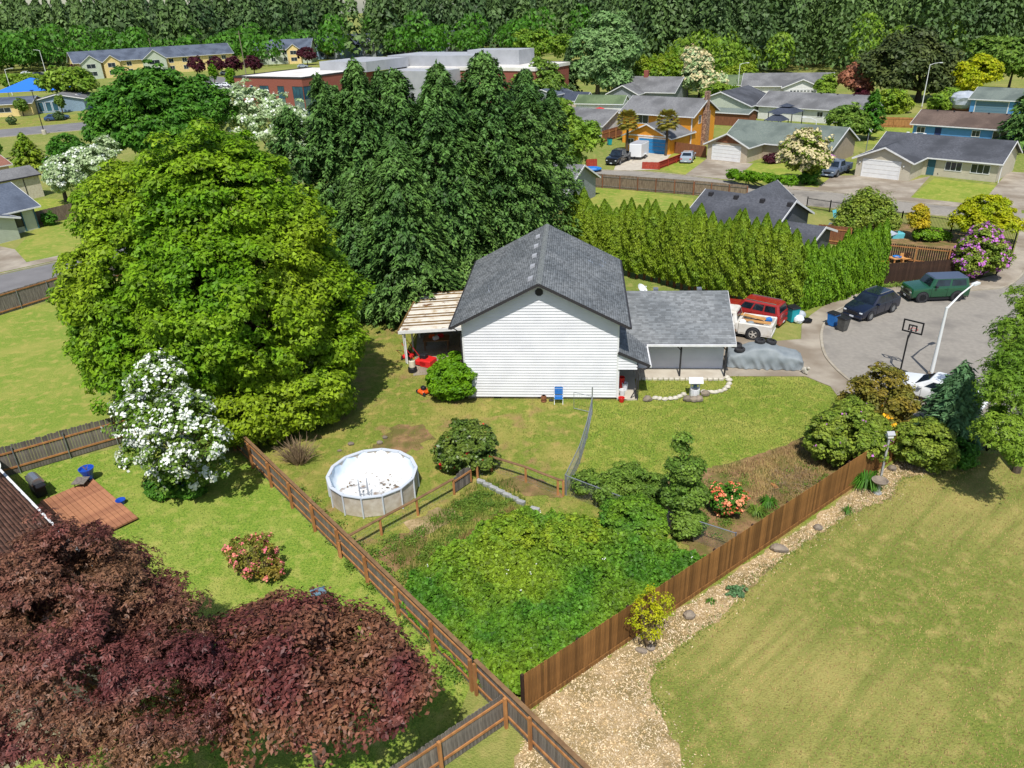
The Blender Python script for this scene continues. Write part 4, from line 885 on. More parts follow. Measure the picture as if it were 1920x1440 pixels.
# the big yellow-green tree filling the left of the yard
broadleaf('shade_tree', 'huge rounded yellow-green tree left of the house', G(470,790), [WL(412,412,41,148), WL(245,400,43,95), WL(262,545,41,128), WL(440,555,40,180), WL(562,560,41,105), WL(555,700,39,104), WL(330,640,40,140), WL(480,750,37.5,92), WL(395,345,42,84), WL(505,455,41,112), WL(615,645,40,62), WL(585,740,40-1.0,62), WL(232,650,41,84), WL(200,560,41,58), WL(430,700,41-1.5,95)],
    'lf_elm', nclump=2100, rc=.75, per=115, leaf=.19, trunk=.55, inner=.08, ntips=80, flat=.7, up=.3, gap=1.75, under=-.8, style='tri', asp=.75, shag=.08)
# fir group behind the house
for i, (px, pb, pt, rp, lab) in enumerate(((668,556,160,112,'leftmost fir of the dark clump, nearest the yellow-green tree'),(715,560,112,118,'tall dark fir with bare leader tip behind the patio cover'),(775,548,130,112,'dark fir in the middle of the clump behind the house'),(850,545,118,122,'dark fir rising behind the house roof'),(925,520,98,128,'tallest dark fir, right of the clump middle'),(992,490,132,118,'rightmost dark fir of the clump above the hedge'),(770,592,265,105,'short front fir leaning over the patio cover roof'),(890,500,150,125,'dark fir half hidden in the middle of the clump'),(690,590,330,80,'low dark fir at the left foot of the clump'))):
    p = G(px, pb); conifer('fir_tree', lab, p, HT(px, pb, pt), 1.18*rp*depth((p.x, p.y, 6))/FPX, 'lf_fir', nb=(900, 400)[i in (7, 8)], per=44, leaf=.31, leaders=() if i > 5 else [(rng.normal()*1.3+(1.6, -1.7)[k], rng.normal()*1.2, HT(px, pb, pt)*(.86+.1*rng.random()), 3.0+rng.random(), 190) for k in range(2)], group='dark firs behind the house', droop=(.16, .3, .22, .34, .2)[i % 5], power=(.56, .66, .52, .62)[i % 4], z0=.02, trunk=.35, asp=.55)
# dark maple, pale blossom trees left
broadleaf('maple_tree', 'broad dark green maple behind the yellow-green tree', G(300,345), [WL(300,212,G(300,345).y+0.29,82), WL(230,220,G(300,345).y+0.29,58), WL(370,212,G(300,345).y+1.29,60), WL(300,188,G(300,345).y+1.29,54), WL(330,250,G(300,345).y-0.71,75), WL(215,255,G(300,345).y-0.71,45), WL(270,250,G(300,345).y-1.71,55)], 'lf_maple', nclump=620, rc=1.3, per=52, leaf=.5, trunk=.5, ntips=20)
broadleaf('blossom_tree', 'pale green tree with white blossom between the yellow-green tree and the firs', G(530,330), [WL(470,225,G(530,330).y+2.20,60), WL(530,250,G(530,330).y+0.20,60), WL(580,290,G(530,330).y-1.80,42), WL(440,210,G(530,330).y+3.20,40), WL(590,350,G(530,330).y-3.80,30)], 'lf_pale', nclump=330, rc=.9, per=46, leaf=.38, trunk=.3, blossom=('fl_white', 620, .36, 3))
broadleaf('blossom_tree', 'white blossoming tree beside the garden shed', G(125,378), [WL(130,330,G(125,378).y-1.00,40), WL(165,310,G(125,378).y+0.00,36), WL(110,345,G(125,378).y-2.00,26), WL(195,285,G(125,378).y+3.00,28)], 'lf_pale', nclump=230, rc=.7, per=44, leaf=.34, trunk=.25, blossom=('fl_white', 420, .3, 3))
broadleaf('shade_tree', 'bushy dark green tree behind the white blossoming tree', G(125,325), [WL(128,285,G(125,325).y+0.50,32), WL(110,300,G(125,325).y-0.50,22)], 'lf_maple', nclump=120, rc=.9, per=44, leaf=.4, trunk=.2)
conifer('cedar_tree', 'bushy olive cedar beyond the garden shed', G(60,318), HT(60,318,252), 3.6, 'lf_arbor', nb=170, per=26, leaf=.55, droop=.0)
# hedge of arborvitae, each tree a thing
am = [arbor_mesh(4.6, .74, 8500, .16, 'lf_arbor', i) for i in range(5)]
hb = MB(); hb.path([(0,0,-.02),(.03,0,.9),(0,.03,3.6)], [.13,.1,.03], 6); 
for k in range(3): hb.tube((0,0,.2+.2*k),(.35*math.cos(k*2.1),.35*math.sin(k*2.1),1.9),.05,.02,5)
hbm = hb.mesh('trunk', 'bark_red')
def hedge(p, q, n, meshes, hs, lab, grp, off=.2, trunk=True, lift=0.0, wide=1.0):
    p, q = Vector(p), Vector(q); d = (q-p)
    for i in range(n):
        t = (i+.5)/n; pos = p.lerp(q, t)+Vector((rng.normal()*off, rng.normal()*off, 0)); s = hs[0]+(hs[1]-hs[0])*t; s *= 1+rng.normal()*.06
        r = thing('arborvitae', lab, 'tree', pos, rng.random()*6.28, grp); wd = wide*(.92+.2*rng.random())
        place(meshes[i % len(meshes)], 'crown', r, (0,0,lift*s), scale=(wd, wd, s*(1-lift/5)))
        if trunk: place(hbm, 'trunk', r, (0,0,0), scale=(1,1,s))
HS0, HS1 = HT(1062,490,368)/4.62, HT(1480,590,418)/4.62
HA, HB, HC = G(1062,490), G(1480,590), G(1640,535)
hedge(HA, HB, 29, am, (HS0, HS1), 'arborvitae in the tall hedge row behind the garage, trunks bare below', 'tall arborvitae hedge', lift=.45, wide=1.12, off=.1)
am2 = [arbor_mesh(4.0, .55, 3600, .18, 'lf_arbor2', i) for i in range(3)]
hedge(G(1492,584), G(1642,538), 16, am2, (HT(1492,584,466)/4.0, HT(1642,538,420)/4.0), 'slim arborvitae in the bright hedge along the pavement', 'slim pavement hedge', off=.08, trunk=False)
# trees of the upper street and the far side
broadleaf('street_tree', 'dense bright green broadleaf tree right of the firs', G(1055,350), [WL(1055,265,G(1055,350).y-0.40,52), WL(1040,225,G(1055,350).y+0.60,36), WL(1085,260,G(1055,350).y-0.40,38), WL(1050,310,G(1055,350).y-1.40,40), WL(1010,240,G(1055,350).y+1.60,36)], 'lf_light', nclump=330, rc=.95, per=50, leaf=.42, trunk=.3)
broadleaf('willow_tree', 'large silvery willow tree standing beyond the orange house', G(1120,188), [WL(1135,115,G(1120,188).y+0.00,52), WL(1110,95,G(1120,188).y+1.00,40), WL(1165,105,G(1120,188).y+0.00,36), WL(1150,150,G(1120,188).y-2.00,34), WL(1105,140,G(1120,188).y-1.00,30), WL(1140,70,G(1120,188).y+2.00,42)], 'lf_willow', nclump=380, rc=1.8, per=40, leaf=.75, trunk=.6, bark='bark_pale', inner=.12)
conifer('spruce_tree', 'dark spruce left of the silvery willow', G(1066,190), HT(1066,190,92), 4.6, 'lf_fir_dark', nb=160, per=24, leaf=.9)
broadleaf('broadleaf_tree', 'grey-green tree beside the brick wing', G(1015,205), [WL(1010,150,G(1015,205).y+1.33,36), WL(985,170,G(1015,205).y-0.67,30), WL(1035,165,G(1015,205).y-0.67,26)], 'lf_weed', nclump=160, rc=1.3, per=40, leaf=.6)
broadleaf('broadleaf_tree', 'bright green tree cluster at the end of the brick wing', G(1010,118), [WL(1010,88,G(1010,118).y+1.00,28), WL(985,80,G(1010,118).y+3.00,24), WL(1050,90,G(1010,118).y-4.00,26)], 'lf_light', nclump=130, rc=2, per=40, leaf=.9)
am3 = [arbor_mesh(9, 1.6, 1500, .62, 'lf_arbor', i) for i in range(2)]
hedge(G(1196,180), G(1284,176), 8, am3, (.98, 1.0), 'arborvitae in the tall clipped row beyond the orange house', 'tall row beyond the orange house', trunk=False, wide=1.5)
broadleaf('flowering_tree', 'cream flowering tree above the grey roofs', G(1310,186), [WL(1310,125,G(1310,186).y+0.75,26), WL(1302,155,G(1310,186).y-1.25,26), WL(1330,160,G(1310,186).y-1.25,30), WL(1300,108,G(1310,186).y+1.75,18)], 'lf_pale', nclump=150, rc=1.2, per=40, leaf=.6, blossom=('fl_cream', 900, .6, 2))
broadleaf('shrub_row', 'light green shrubs behind the dark roofed house', G(1350,196), [WL(1345,180,G(1350,196).y-0.50,26), WL(1375,182,G(1350,196).y+0.50,20)], 'lf_light', nclump=90, rc=1, per=36, leaf=.5, cat='shrub')
hedge(G(1352,166), G(1410,162), 5, am3, (.62, .66), 'arborvitae in the short row by the mossy roof', 'short row by the mossy roof', trunk=False, wide=1.4)
broadleaf('pine_tree', 'massive dark olive pine with flat rounded crown beyond the blue houses', G(1720,190), [WL(1700,120,G(1720,190).y+0.17,55,(1.2,1,.8)), WL(1650,130,G(1720,190).y+1.17,36), WL(1755,125,G(1720,190).y+1.17,40), WL(1700,95,G(1720,190).y+3.17,44), WL(1755,160,G(1720,190).y-2.83,26), WL(1675,155,G(1720,190).y-2.83,28)], 'lf_pine', nclump=330, rc=2.0, per=42, leaf=.7, trunk=.6)
broadleaf('maple_tree', 'bright yellow-green maple right of the massive pine', G(1825,192), [WL(1830,140,G(1825,192).y+0.67,34), WL(1810,155,G(1825,192).y-1.33,24), WL(1855,140,G(1825,192).y+0.67,22)], 'lf_yellow', nclump=170, rc=1.2, per=42, leaf=.55)
broadleaf('broadleaf_tree', 'olive tree filling the top right corner', G(1890,170), [WL(1890,115,G(1890,170).y-1.00,42), WL(1850,100,G(1890,170).y+4.00,30), WL(1925,120,G(1890,170).y-3.00,36)], 'lf_weed', nclump=210, rc=1.8, per=42, leaf=.75)
broadleaf('maple_tree', 'small copper leaved maple beside the massive pine', G(1602,190), [WL(1600,150,G(1602,190).y+1.00,26), WL(1612,165,G(1602,190).y-1.00,20)], 'fl_copper', nclump=120, rc=1, per=40, leaf=.5)
broadleaf('plum_tree', 'small dark purple plum tree by the parked pickup', G(1613,194), [WL(1614,182,G(1613,194).y+0.00,15)], 'lf_purple', nclump=40, rc=.8, per=36, leaf=.45)
broadleaf('garden_tree', 'small round green tree beside the white garage house', G(1548,190), [WL(1548,160,G(1548,190).y+0.50,18), WL(1548,172,G(1548,190).y-0.50,16)], 'lf_light', nclump=70, rc=.8, per=36, leaf=.45)
broadleaf('shrub', 'yellow-green shrub below the massive pine', G(1672,212), [WL(1668,192,G(1672,212).y+0.00,26), WL(1690,195,G(1672,212).y+0.00,18)], 'lf_arbor', nclump=100, rc=.9, per=36, leaf=.45, cat='shrub')
broadleaf('shrub', 'bright shrub at the foot of the leaning lamp post', G(1765,205), [WL(1765,190,G(1765,205).y-1.50,20), WL(1780,180,G(1765,205).y+1.50,16)], 'lf_light', nclump=80, rc=.9, per=36, leaf=.45, cat='shrub')
conifer('cypress_tree', 'dark green cypress between the tan houses', G(1628,262), HT(1628,262,172), 2.6, 'lf_maple', nb=150, per=30, leaf=.5, droop=-.1, power=.6)
broadleaf('garden_tree', 'round olive-green tree left of the dark cypress', G(1592,262), [WL(1585,225,G(1592,262).y+0.50,30), WL(1605,235,G(1592,262).y-0.50,26)], 'lf_weed', nclump=150, rc=.8, per=40, leaf=.4)
conifer('fir_tree', 'tall dark fir cut by the right picture edge above the blue house', G(1910,282), HT(1910,282,150), 4.6, 'lf_fir', nb=220, per=30, leaf=.6)
broadleaf('photinia_tree', 'rounded shrub tree covered in cream flower heads beside the grey pickup', G(1508,345), [WL(1505,290,G(1508,345).y+0.00,40), WL(1490,300,G(1508,345).y+0.00,28), WL(1525,305,G(1508,345).y-1.00,30), WL(1510,270,G(1508,345).y+1.00,24)], 'lf_rhodo', nclump=220, rc=.55, per=40, leaf=.3, stems=3, blossom=('fl_cream', 700, .36, 5))
broadleaf('shrub', 'dark green shrub in front of the cream flowering photinia', G(1512,344), [WL(1520,318,G(1512,344).y+0.25,18), WL(1515,330,G(1512,344).y-0.25,16)], 'lf_maple', nclump=80, rc=.45, per=36, leaf=.28, cat='shrub')
broadleaf('rhododendron', 'magenta rhododendron between the photinia and the garage', G(1556,320), [WL(1556,302,G(1556,320).y+0.00,9)], 'lf_rhodo', nclump=30, rc=.4, per=30, leaf=.25, cat='shrub', blossom=('fl_violet', 150, .25, 3))
broadleaf('azalea_bush', 'dark crimson bush in front of the tan house window', G(1452,306), [WL(1450,296,G(1452,306).y+0.00,12,(1.3,1,.9))], 'lf_purple', nclump=40, rc=.4, per=36, leaf=.25, cat='shrub')
broadleaf('box_hedge', 'low clipped bright green hedge along the upper street', G(1400,335), [WL(1372+14*k, 326+1.6*k, 97.5-1.1*k, 9, (1.3,1.3,1)) for k in range(9)], 'lf_bright', nclump=230, rc=.35, per=36, leaf=.2, cat='hedge', stems=3)
broadleaf('weeping_birch', 'weeping mop-headed tree by the black railing', G(1628,440), [WL(1628,400,G(1628,440).y+0.25,42,(1.15,1,.75)), WL(1600,415,G(1628,440).y-0.25,28), WL(1655,418,G(1628,440).y-0.75,26), WL(1625,380,G(1628,440).y+0.75,24)], 'lf_rhodo', nclump=230, rc=.5, per=50, leaf=.26, up=-.3, flat=1.3, trunk=.12)
broadleaf('golden_tree', 'slim young tree with yellow leaves by the black railing', G(1722,448), [WL(1722,405,G(1722,448).y+0.25,16,(1,1,1.5)), WL(1724,420,G(1722,448).y-0.25,15)], 'lf_gold', nclump=80, rc=.4, per=40, leaf=.2, trunk=.06)
broadleaf('maple_tree', 'spreading chartreuse maple at the railing corner', G(1850,455), [WL(1850,395,G(1850,455).y+1.12,34,(1.3,1,.8)), WL(1815,415,G(1850,455).y+0.12,26), WL(1880,420,G(1850,455).y-0.38,30,(1.2,1,.6)), WL(1840,430,G(1850,455).y-0.88,26)], 'lf_yellow', nclump=240, rc=.55, per=46, leaf=.26, trunk=.12)
broadleaf('rhododendron', 'large rhododendron covered in violet flowers at the railing corner', G(1838,520), [WL(1840,470,G(1838,520).y+0.25,38), WL(1820,490,G(1838,520).y-0.75,26), WL(1862,480,G(1838,520).y-0.75,28), WL(1845,445,G(1838,520).y+1.25,26)], 'lf_rhodo', nclump=260, rc=.45, per=46, leaf=.22, cat='shrub', stems=3, blossom=('fl_violet', 330, .2, 6))
broadleaf('juniper_shrub', 'low spreading green juniper below the golden tree', G(1745,450), [WL(1740,438,G(1745,450).y+0.00,20,(1.4,1,.6)), WL(1765,440,G(1745,450).y+0.00,14,(1.3,1,.7))], 'lf_arbor2', nclump=110, rc=.35, per=40, leaf=.2, cat='shrub', stems=3)
broadleaf('shrub', 'small green bush at the foot of the slim hedge end', G(1628,541), [WL(1628,534,G(1628,541).y+0.50,9), WL(1612,540,G(1628,541).y-0.50,7)], 'lf_arbor', nclump=40, rc=.25, per=36, leaf=.15, cat='shrub', stems=3)
# right-hand yard
broadleaf('maple_tree', 'tall green maple cut by the right picture edge with thin trunk', G(1905,885), [WL(1915,640,G(1905,885).y+1.79,48), WL(1912,740,G(1905,885).y-1.21,62), WL(1885,705,G(1905,885).y+0.79,36), WL(1925,575,G(1905,885).y+2.79,36), WL(1868,775,G(1905,885).y-1.21,34), WL(1890,815,G(1905,885).y-2.71,52), WL(1905,850,G(1905,885).y-2.71-.5,40), WL(1940,690,G(1905,885).y-0.21,60)], 'lf_light', nclump=430, rc=.6, per=30, leaf=.27, trunk=.16, style='palm', ntips=20)
broadleaf('rhododendron', 'wide green rhododendron with sparse lilac buds behind the stained fence', G(1590,865), [WL(1600,810,G(1590,865).y+0.00,55,(1.1,1,.85)), WL(1560,820,G(1590,865).y+0.00,45), WL(1630,828,G(1590,865).y-1.00,36), WL(1595,785,G(1590,865).y+1.00,40)], 'lf_rhodo', nclump=380, rc=.34, per=50, leaf=.18, cat='shrub', stems=3, blossom=('fl_violet', 26, .12, 3))
broadleaf('azalea_bush', 'orange-yellow flowering azalea behind the wide rhododendron', G(1640,800), [WL(1640,776,G(1640,800).y+1.25,36,(1.2,1,.8)), WL(1664,802,G(1640,800).y-1.25-.8,27)], 'lf_olive', nclump=110, rc=.3, per=36, leaf=.16, cat='shrub', stems=3, blossom=('fl_yellow', 200, .16, 5))
broadleaf('leggy_shrub', 'tall leggy bronze-green shrub in front of the white car', G(1660,790), [WL(1655,730,G(1660,790).y+0.50,44), WL(1615,745,G(1660,790).y+0.50,36), WL(1690,752,G(1660,790).y-0.50,30), WL(1665,760,G(1660,790).y-0.50,42)], 'lf_olive', nclump=300, rc=.38, per=40, leaf=.17, cat='shrub', stems=3, trunk=.1, bark='twig', inner=.1, ntips=26)
conifer('spruce_tree', 'young blue-green spruce in front of the white car', G(1775,822), HT(1775,822,690), 2.1, 'lf_spruce', nb=260, per=34, leaf=.3, power=.62, z0=.02, trunk=.1)
broadleaf('rhododendron', 'rounded light green rhododendron at the fence end', G(1732,872), [WL(1735,830,G(1732,872).y+0.17,48,(1,1,.9)), WL(1705,830,G(1732,872).y+0.67,32), WL(1755,850,G(1732,872).y-0.83,32)], 'lf_rhodo', nclump=330, rc=.32, per=52, leaf=.17, cat='shrub', stems=3)
broadleaf('shrub', 'shaded green shrub under the spruce', G(1795,868), [WL(1795,850,G(1795,868).y+0.00,28,(1.3,1,.8))], 'lf_maple', nclump=110, rc=.3, per=40, leaf=.17, cat='shrub', stems=3)
# beds and yard shrubs
broadleaf('orange_azalea', 'rounded azalea covered in peach and orange flowers', G(1364,962), [WL(1364,932,G(1364,962).y+0.00,32,(1.05,1,.9))], 'lf_maple', nclump=130, rc=.24, per=34, leaf=.13, cat='shrub', stems=3, blossom=('fl_orange', 330, .085, 6))
broadleaf('vine_shrub', 'tall straggly green shrub climbing over the chain-link fence', G(1288,1000), [WL(1286,915,G(1288,1000).y,25,(.9,.9,2.7)), WL(1272,878,G(1288,1000).y,16,(1.2,1,1.5)), WL(1300,925,G(1288,1000).y-.1,18,(1.2,1,1.6)), WL(1290,978,G(1288,1000).y-.2,26,(1.1,1,1)), WL(1280,835,G(1288,1000).y,12,(.9,.9,2.0)), WL(1266,930,G(1288,1000).y+.1,17,(1.2,1,1.3)), WL(1303,875,G(1288,1000).y,11,(1,1,1.6))], 'lf_weed', nclump=420, rc=.3, per=46, leaf=.16, cat='shrub', stems=3, trunk=.06, ntips=16, shag=.2, bark='twig')
broadleaf('shrub', 'tangled grey-green shrub along the chain-link fence', G(1170,935), [WL(1110,905,G(1170,935).y+0.38,30,(1.3,1,.7)), WL(1180,900,G(1170,935).y+0.38,34,(1.4,1,.8)), WL(1230,915,G(1170,935).y-0.12,30,(1.2,1,.8)), WL(1140,925,G(1170,935).y-0.62,24)], 'lf_weed', nclump=360, rc=.26, per=40, leaf=.14, cat='shrub', stems=3)
broadleaf('shrub', 'yellow-green shrub rising from the ivy below the chain-link fence', G(1190,1015), [WL(1190,970,G(1190,1015).y+0.00,44,(1.2,1,.8)), WL(1150,965,G(1190,1015).y+0.50,26), WL(1225,990,G(1190,1015).y-0.50,28)], 'lf_ivy', nclump=360, rc=.26, per=46, leaf=.15, cat='shrub', stems=3)
broadleaf('round_bush', 'rounded bright lime-green bush against the house corner', G(848,748), [WL(848,708,G(848,748).y+0.40,42,(1,1,1.02)), WL(868,718,G(848,748).y-0.30,26), WL(830,718,G(848,748).y-0.10,26)], 'lf_bright', nclump=330, rc=.3, per=56, leaf=.19, cat='shrub', stems=3)
broadleaf('camellia_bush', 'dark green camellia with a few red flowers by the rail fence', G(872,878), [WL(875,835,G(872,878).y+0.00,48,(1.05,1,.95)), WL(850,850,G(872,878).y+0.00,32), WL(900,850,G(872,878).y+0.00,32)], 'lf_camellia', nclump=330, rc=.3, per=52, leaf=.17, cat='shrub', stems=3, blossom=('fl_red', 20, .12, 6))
broadleaf('dogwood_tree', 'dogwood covered in white blossom beside the grey plank fence', G(375,925), [WL(300,720,G(375,925).y+1.36,52), WL(280,790,G(375,925).y-0.14,60), WL(345,790,G(375,925).y-0.64,60), WL(380,830,G(375,925).y-1.64,45), WL(260,770,G(375,925).y+0.86,40), WL(320,855,G(375,925).y-1.64,48), WL(335,890,G(375,925).y-.4,44), WL(392,885,G(375,925).y-.3,36), WL(268,850,G(375,925).y+.3,40), WL(300,690,G(375,925).y+1.86,28)], 'lf_weed', nclump=430, rc=.42, per=22, leaf=.2, trunk=.11, inner=.1, blossom=('fl_white', 1500, .16, 3), bark='bark_pale', ntips=22)
broadleaf('shrub', 'low dark green shrub at the foot of the white dogwood', G(320,925), [WL(310,912,G(320,925).y+0.00,30,(1.2,1,.6)), WL(360,915,G(320,925).y+0.00,26,(1.2,1,.5))], 'lf_maple', nclump=110, rc=.28, per=40, leaf=.17, cat='shrub', stems=3)
broadleaf('pink_azalea', 'half bare azalea with pink and coral flowers on the lawn', G(478,1078), [WL(475,1040,G(478,1078).y+0.07,42,(1,1,.75)), WL(450,1035,G(478,1078).y+0.27,28), WL(500,1060,G(478,1078).y-0.33,28)], 'lf_olive', nclump=150, rc=.24, per=30, leaf=.11, cat='shrub', stems=3, trunk=.07, bark='twig', inner=.05, ntips=40, blossom=('fl_pink', 150, .1, 6))
broadleaf('spring_shrub', 'loose yellow-green shrub growing against the stained fence', G(1212,1215), [WL(1215,1165,G(1212,1215).y-0.20,34,(.9,.9,1.1)), WL(1245,1135,G(1212,1215).y+0.00,22,(.8,.8,1.3)), WL(1200,1130,G(1212,1215).y+0.00,20,(.7,.7,1.2)), WL(1225,1115,G(1212,1215).y+0.20,18,(.7,.7,1.3))], 'lf_yellow', nclump=130, rc=.2, per=14, leaf=.08, cat='shrub', stems=3, trunk=.04, bark='twig', inner=.15, ntips=40)
broadleaf('shrub', 'yellow-green bush swelling out of the ivy below the block edging', G(955,1040), [WL(955,1000,G(955,1040).y,40,(1.2,1,.8)), WL(985,1005,G(955,1040).y,26)], 'lf_ivy2', nclump=260, rc=.26, per=44, leaf=.14, cat='shrub', stems=3)
broadleaf('shrub', 'yellow-green bush in the ivy middle, below the chain-link corner', G(1070,1045), [WL(1070,1005,G(1070,1045).y,42,(1.2,1,.8)), WL(1040,1010,G(1070,1045).y,28)], 'lf_ivy2', nclump=270, rc=.26, per=44, leaf=.14, cat='shrub', stems=3)
# red-leaved trees in the foreground
broadleaf('japanese_maple', 'large wine-red maple filling the lower left corner', G(150,1420), [WL(100,1150,G(150,1420).y-0.35,150), WL(235,1150,G(150,1420).y+0.15,92), WL(200,1090,G(150,1420).y+1.65,72), WL(50,1120,G(150,1420).y+1.15,62), WL(295,1215,G(150,1420).y-1.35,88), WL(120,1290,G(150,1420).y-2.35,150), WL(300,1320,G(150,1420).y-2.85,120), WL(365,1260,G(150,1420).y-2.85+.5,60), WL(195,1000,G(150,1420).y+2.65,26), WL(75,1045,G(150,1420).y+1.75,22), WL(305,1115,G(150,1420).y+0.45,36), WL(-40,1180,G(150,1420).y-0.85,120)], 'lf_red', nclump=820, rc=.55, per=62, leaf=.21, trunk=.2, style='palm', inner=.15, ntips=70, flat=.5, bark='bark_pale', shag=.2, gap=.8)
broadleaf('plum_tree', 'dark red plum tree spreading beside the wine-red maple', G(600,1430), [WL(560,1215,G(600,1430).y+0.37,92), WL(480,1180,G(600,1430).y+1.37,50), WL(610,1195,G(600,1430).y+0.67,44), WL(660,1230,G(600,1430).y-0.13,80), WL(540,1290,G(600,1430).y-1.13,130), WL(700,1300,G(600,1430).y-1.53,90), WL(440,1235,G(600,1430).y+0.47,72), WL(440,1310,G(600,1430).y+0.47-1.2,85), WL(730,1290,G(600,1430).y+0.47-2.0,55), WL(775,1310,G(600,1430).y-1.93,46), WL(720,1220,G(600,1430).y-1.93+1.2,30), WL(530,1150,G(600,1430).y+1.87,34)], 'lf_plum', nclump=640, rc=.52, per=66, leaf=.16, trunk=.16, inner=.12, ntips=60, asp=.5, shag=.22, gap=.8)
# ivy and bramble mass between the two fences
IVY = pxs([(850,1055),(890,1030),(960,1005),(1040,995),(1110,1010),(1210,1035),(1300,1065),(1335,1085),(1180,1186),(1060,1266),(985,1316),(930,1318),(898,1304),(862,1268),(795,1200),(742,1146),(780,1100)])
IVB = [(G(945,1035), .7, 1.6), (G(1060,1040), .8, 1.8), (G(1200,1060), .6, 2.0), (G(860,1090), .4, 1.2), (G(1120,1110), .45, 1.5)]
def ivy_height(P): 
    e = .45*np.sin(P[:, 0]*1.1+1)*np.cos(P[:, 1]*.9)+.25*np.sin(P[:, 0]*2.7+P[:, 1]*2.1)+.3*np.sin(P[:, 0]*4.3-P[:, 1]*3.1)*np.sin(P[:, 1]*5.2+P[:, 0])+.2*np.sin(P[:, 0]*9)*np.sin(P[:, 1]*8); return .82+.62*e+sum(a*np.exp(-((P[:, 0]-c.x)**2+(P[:, 1]-c.y)**2)/w_) for c, a, w_ in IVB)
def scatter(poly, n):
    a = np.array([(p.x, p.y) for p in poly]); lo, hi = a.min(0), a.max(0); out = np.zeros((0, 2))
    while len(out) < n:
        P = lo+(hi-lo)*rng.random((n*2, 2)); out = np.concatenate([out, P[inpoly(P, a)]])
    return out[:n]
P2 = scatter(IVY, 68000); z = ivy_height(P2)*(.55+.45*rng.random(len(P2))**.3); P3 = np.concatenate([P2, z[:, None]], 1)
N3 = unit(np.array([0, 0, 1.0])+rng.normal(size=P3.shape)*.7+np.array([0, -.25, 0])); iv = npmesh('ivy', leafquads(P3, N3, .15*(.6+.8*rng.random(len(P3))), .8), 4, 'lf_ivy'); tag(iv, 'dense mound of green ivy and brambles in the fence corner', 'ivy', kind='stuff')
sel = rng.integers(0, len(P3), 70); k = (np.sin(P3[sel, 0]*.9)+np.cos(P3[sel, 1]*1.3) > .3); sel = sel[k]
fl = npmesh('bramble_flowers', leafquads(P3[sel].repeat(3, 0)+rng.normal(size=(len(sel)*3, 3))*.04+np.array([0, 0, .1]), np.tile([0, -.3, 1.], (len(sel)*3, 1))+rng.normal(size=(len(sel)*3, 3))*.4, .06, .9), 4, 'fl_white'); tag(fl, 'small white bramble flowers dotted over the ivy', 'flowers', kind='stuff')
# weeds, tall grass and straw in the rough corner of the yard; leaf clumps along the fence feet
def blades(name, lab, poly, n, h, wd, m, cat='grass', lean=.4):
    P = scatter(poly, n); B0 = np.concatenate([P, np.full((n, 1), .01)], 1); hh = (h*(.4+.9*rng.random((n, 1)))); d = rnd_unit(n)*np.array([1, 1, 0])
    top = B0+np.array([0, 0, 1.])*hh+d*hh*lean; s = np.stack([-d[:, 1], d[:, 0], d[:, 2]*0], 1)*wd; o = npmesh(name, np.stack([B0-s, B0+s, top], 1).reshape(-1, 3), 3, m); return tag(o, lab, cat, kind='stuff')
blades('tall_grass', 'tufts of long green grass in the rough yard corner', pxs([(760,1010),(900,900),(960,900),(1000,960),(870,1010),(830,1050),(770,1090),(720,1040)]), 5500, .26, .012, 'lf_grass')
blades('dry_grass', 'dry straw-coloured grass stems in the rough yard corner', pxs([(800,1050),(860,1010),(960,950),(990,975),(900,1000),(850,1040)]), 3500, .24, .012, 'lf_straw')
blades('bed_weeds', 'dry weeds and clippings scattered over the garden bed', pxs([(1330,885),(1430,855),(1520,820),(1560,880),(1500,935),(1420,960),(1400,900)]), 6000, .2, .014, 'lf_straw', cat='weeds', lean=.9)
blades('lawn_grass', 'short mown grass of the bright front lawn', FRONT, 45000, .055, .016, 'lf_grass', lean=.8)
leafmat('lf_mown', (134,134,58), (112,122,48), .35, .5, .3)
blades('lawn_grass', 'short patchy grass of the yard round the pool', YARD, 65000, .07, .018, 'lf_mown', lean=.9)
blades('lawn_grass', 'short dry grass of the large right-hand lawn', RIGHT[:4]+pxs([(2050,860),(2050,1440),(1100,1440)]), 50000, .05, .02, 'lf_straw', lean=.9)
leafmat('lf_mown2', (128,148,58), (104,132,48), .35, .5, .3)
blades('lawn_grass', 'short green grass of the lawn beside the red-leaved trees', SWL, 50000, .06, .016, 'lf_mown2', lean=.9)
P2 = scatter(CHIPS, 14000); P3 = np.concatenate([P2, .018+.02*rng.random((len(P2), 1))], 1)
ch_ = npmesh('wood_chips', leafquads(P3, np.array([0, 0, 1.])+rng.normal(size=P3.shape)*.35, .09*(.4+.9*rng.random(len(P3))), .4, fold=.02), 4, 'chip'); tag(ch_, 'pale wood chips spread along the stained fence', 'wood chips', kind='stuff')
# fan palms by the orange house
def palm(lab, base, h):
    r = thing('fan_palm', lab, 'palm tree', base, 0, 'fan palms at the orange house'); MB().path([(0,0,-.05),(.05,0,h*.5),(0,0,h)], [.2,.17,.2], 8).build('trunk', 'bark', r); V = []
    for k in range(56):
        a = k*2.4; el = 1.2-2.0*(k/56); L_ = 1.15; d = np.array([math.cos(a)*math.cos(el), math.sin(a)*math.cos(el), math.sin(el)]); s = np.array([-math.sin(a), math.cos(a), 0]); u = np.cross(d, s); c0 = np.array([0, 0, h]); hub = c0+d*L_
        for j in range(11):
            t = (j-5)/5*1.25; dd = d*math.cos(t)+s*math.sin(t); e = np.cross(dd, u); tipp = hub+dd*.8+np.array([0, 0, -.25*abs(math.cos(el))]); V += [hub, hub+dd*.45+e*.1, tipp, hub+dd*.45-e*.1]
        V += [c0, c0+s*.03, hub, c0-s*.03]
    npmesh('crown', np.array(V), 4, 'lf_palm', r); return r
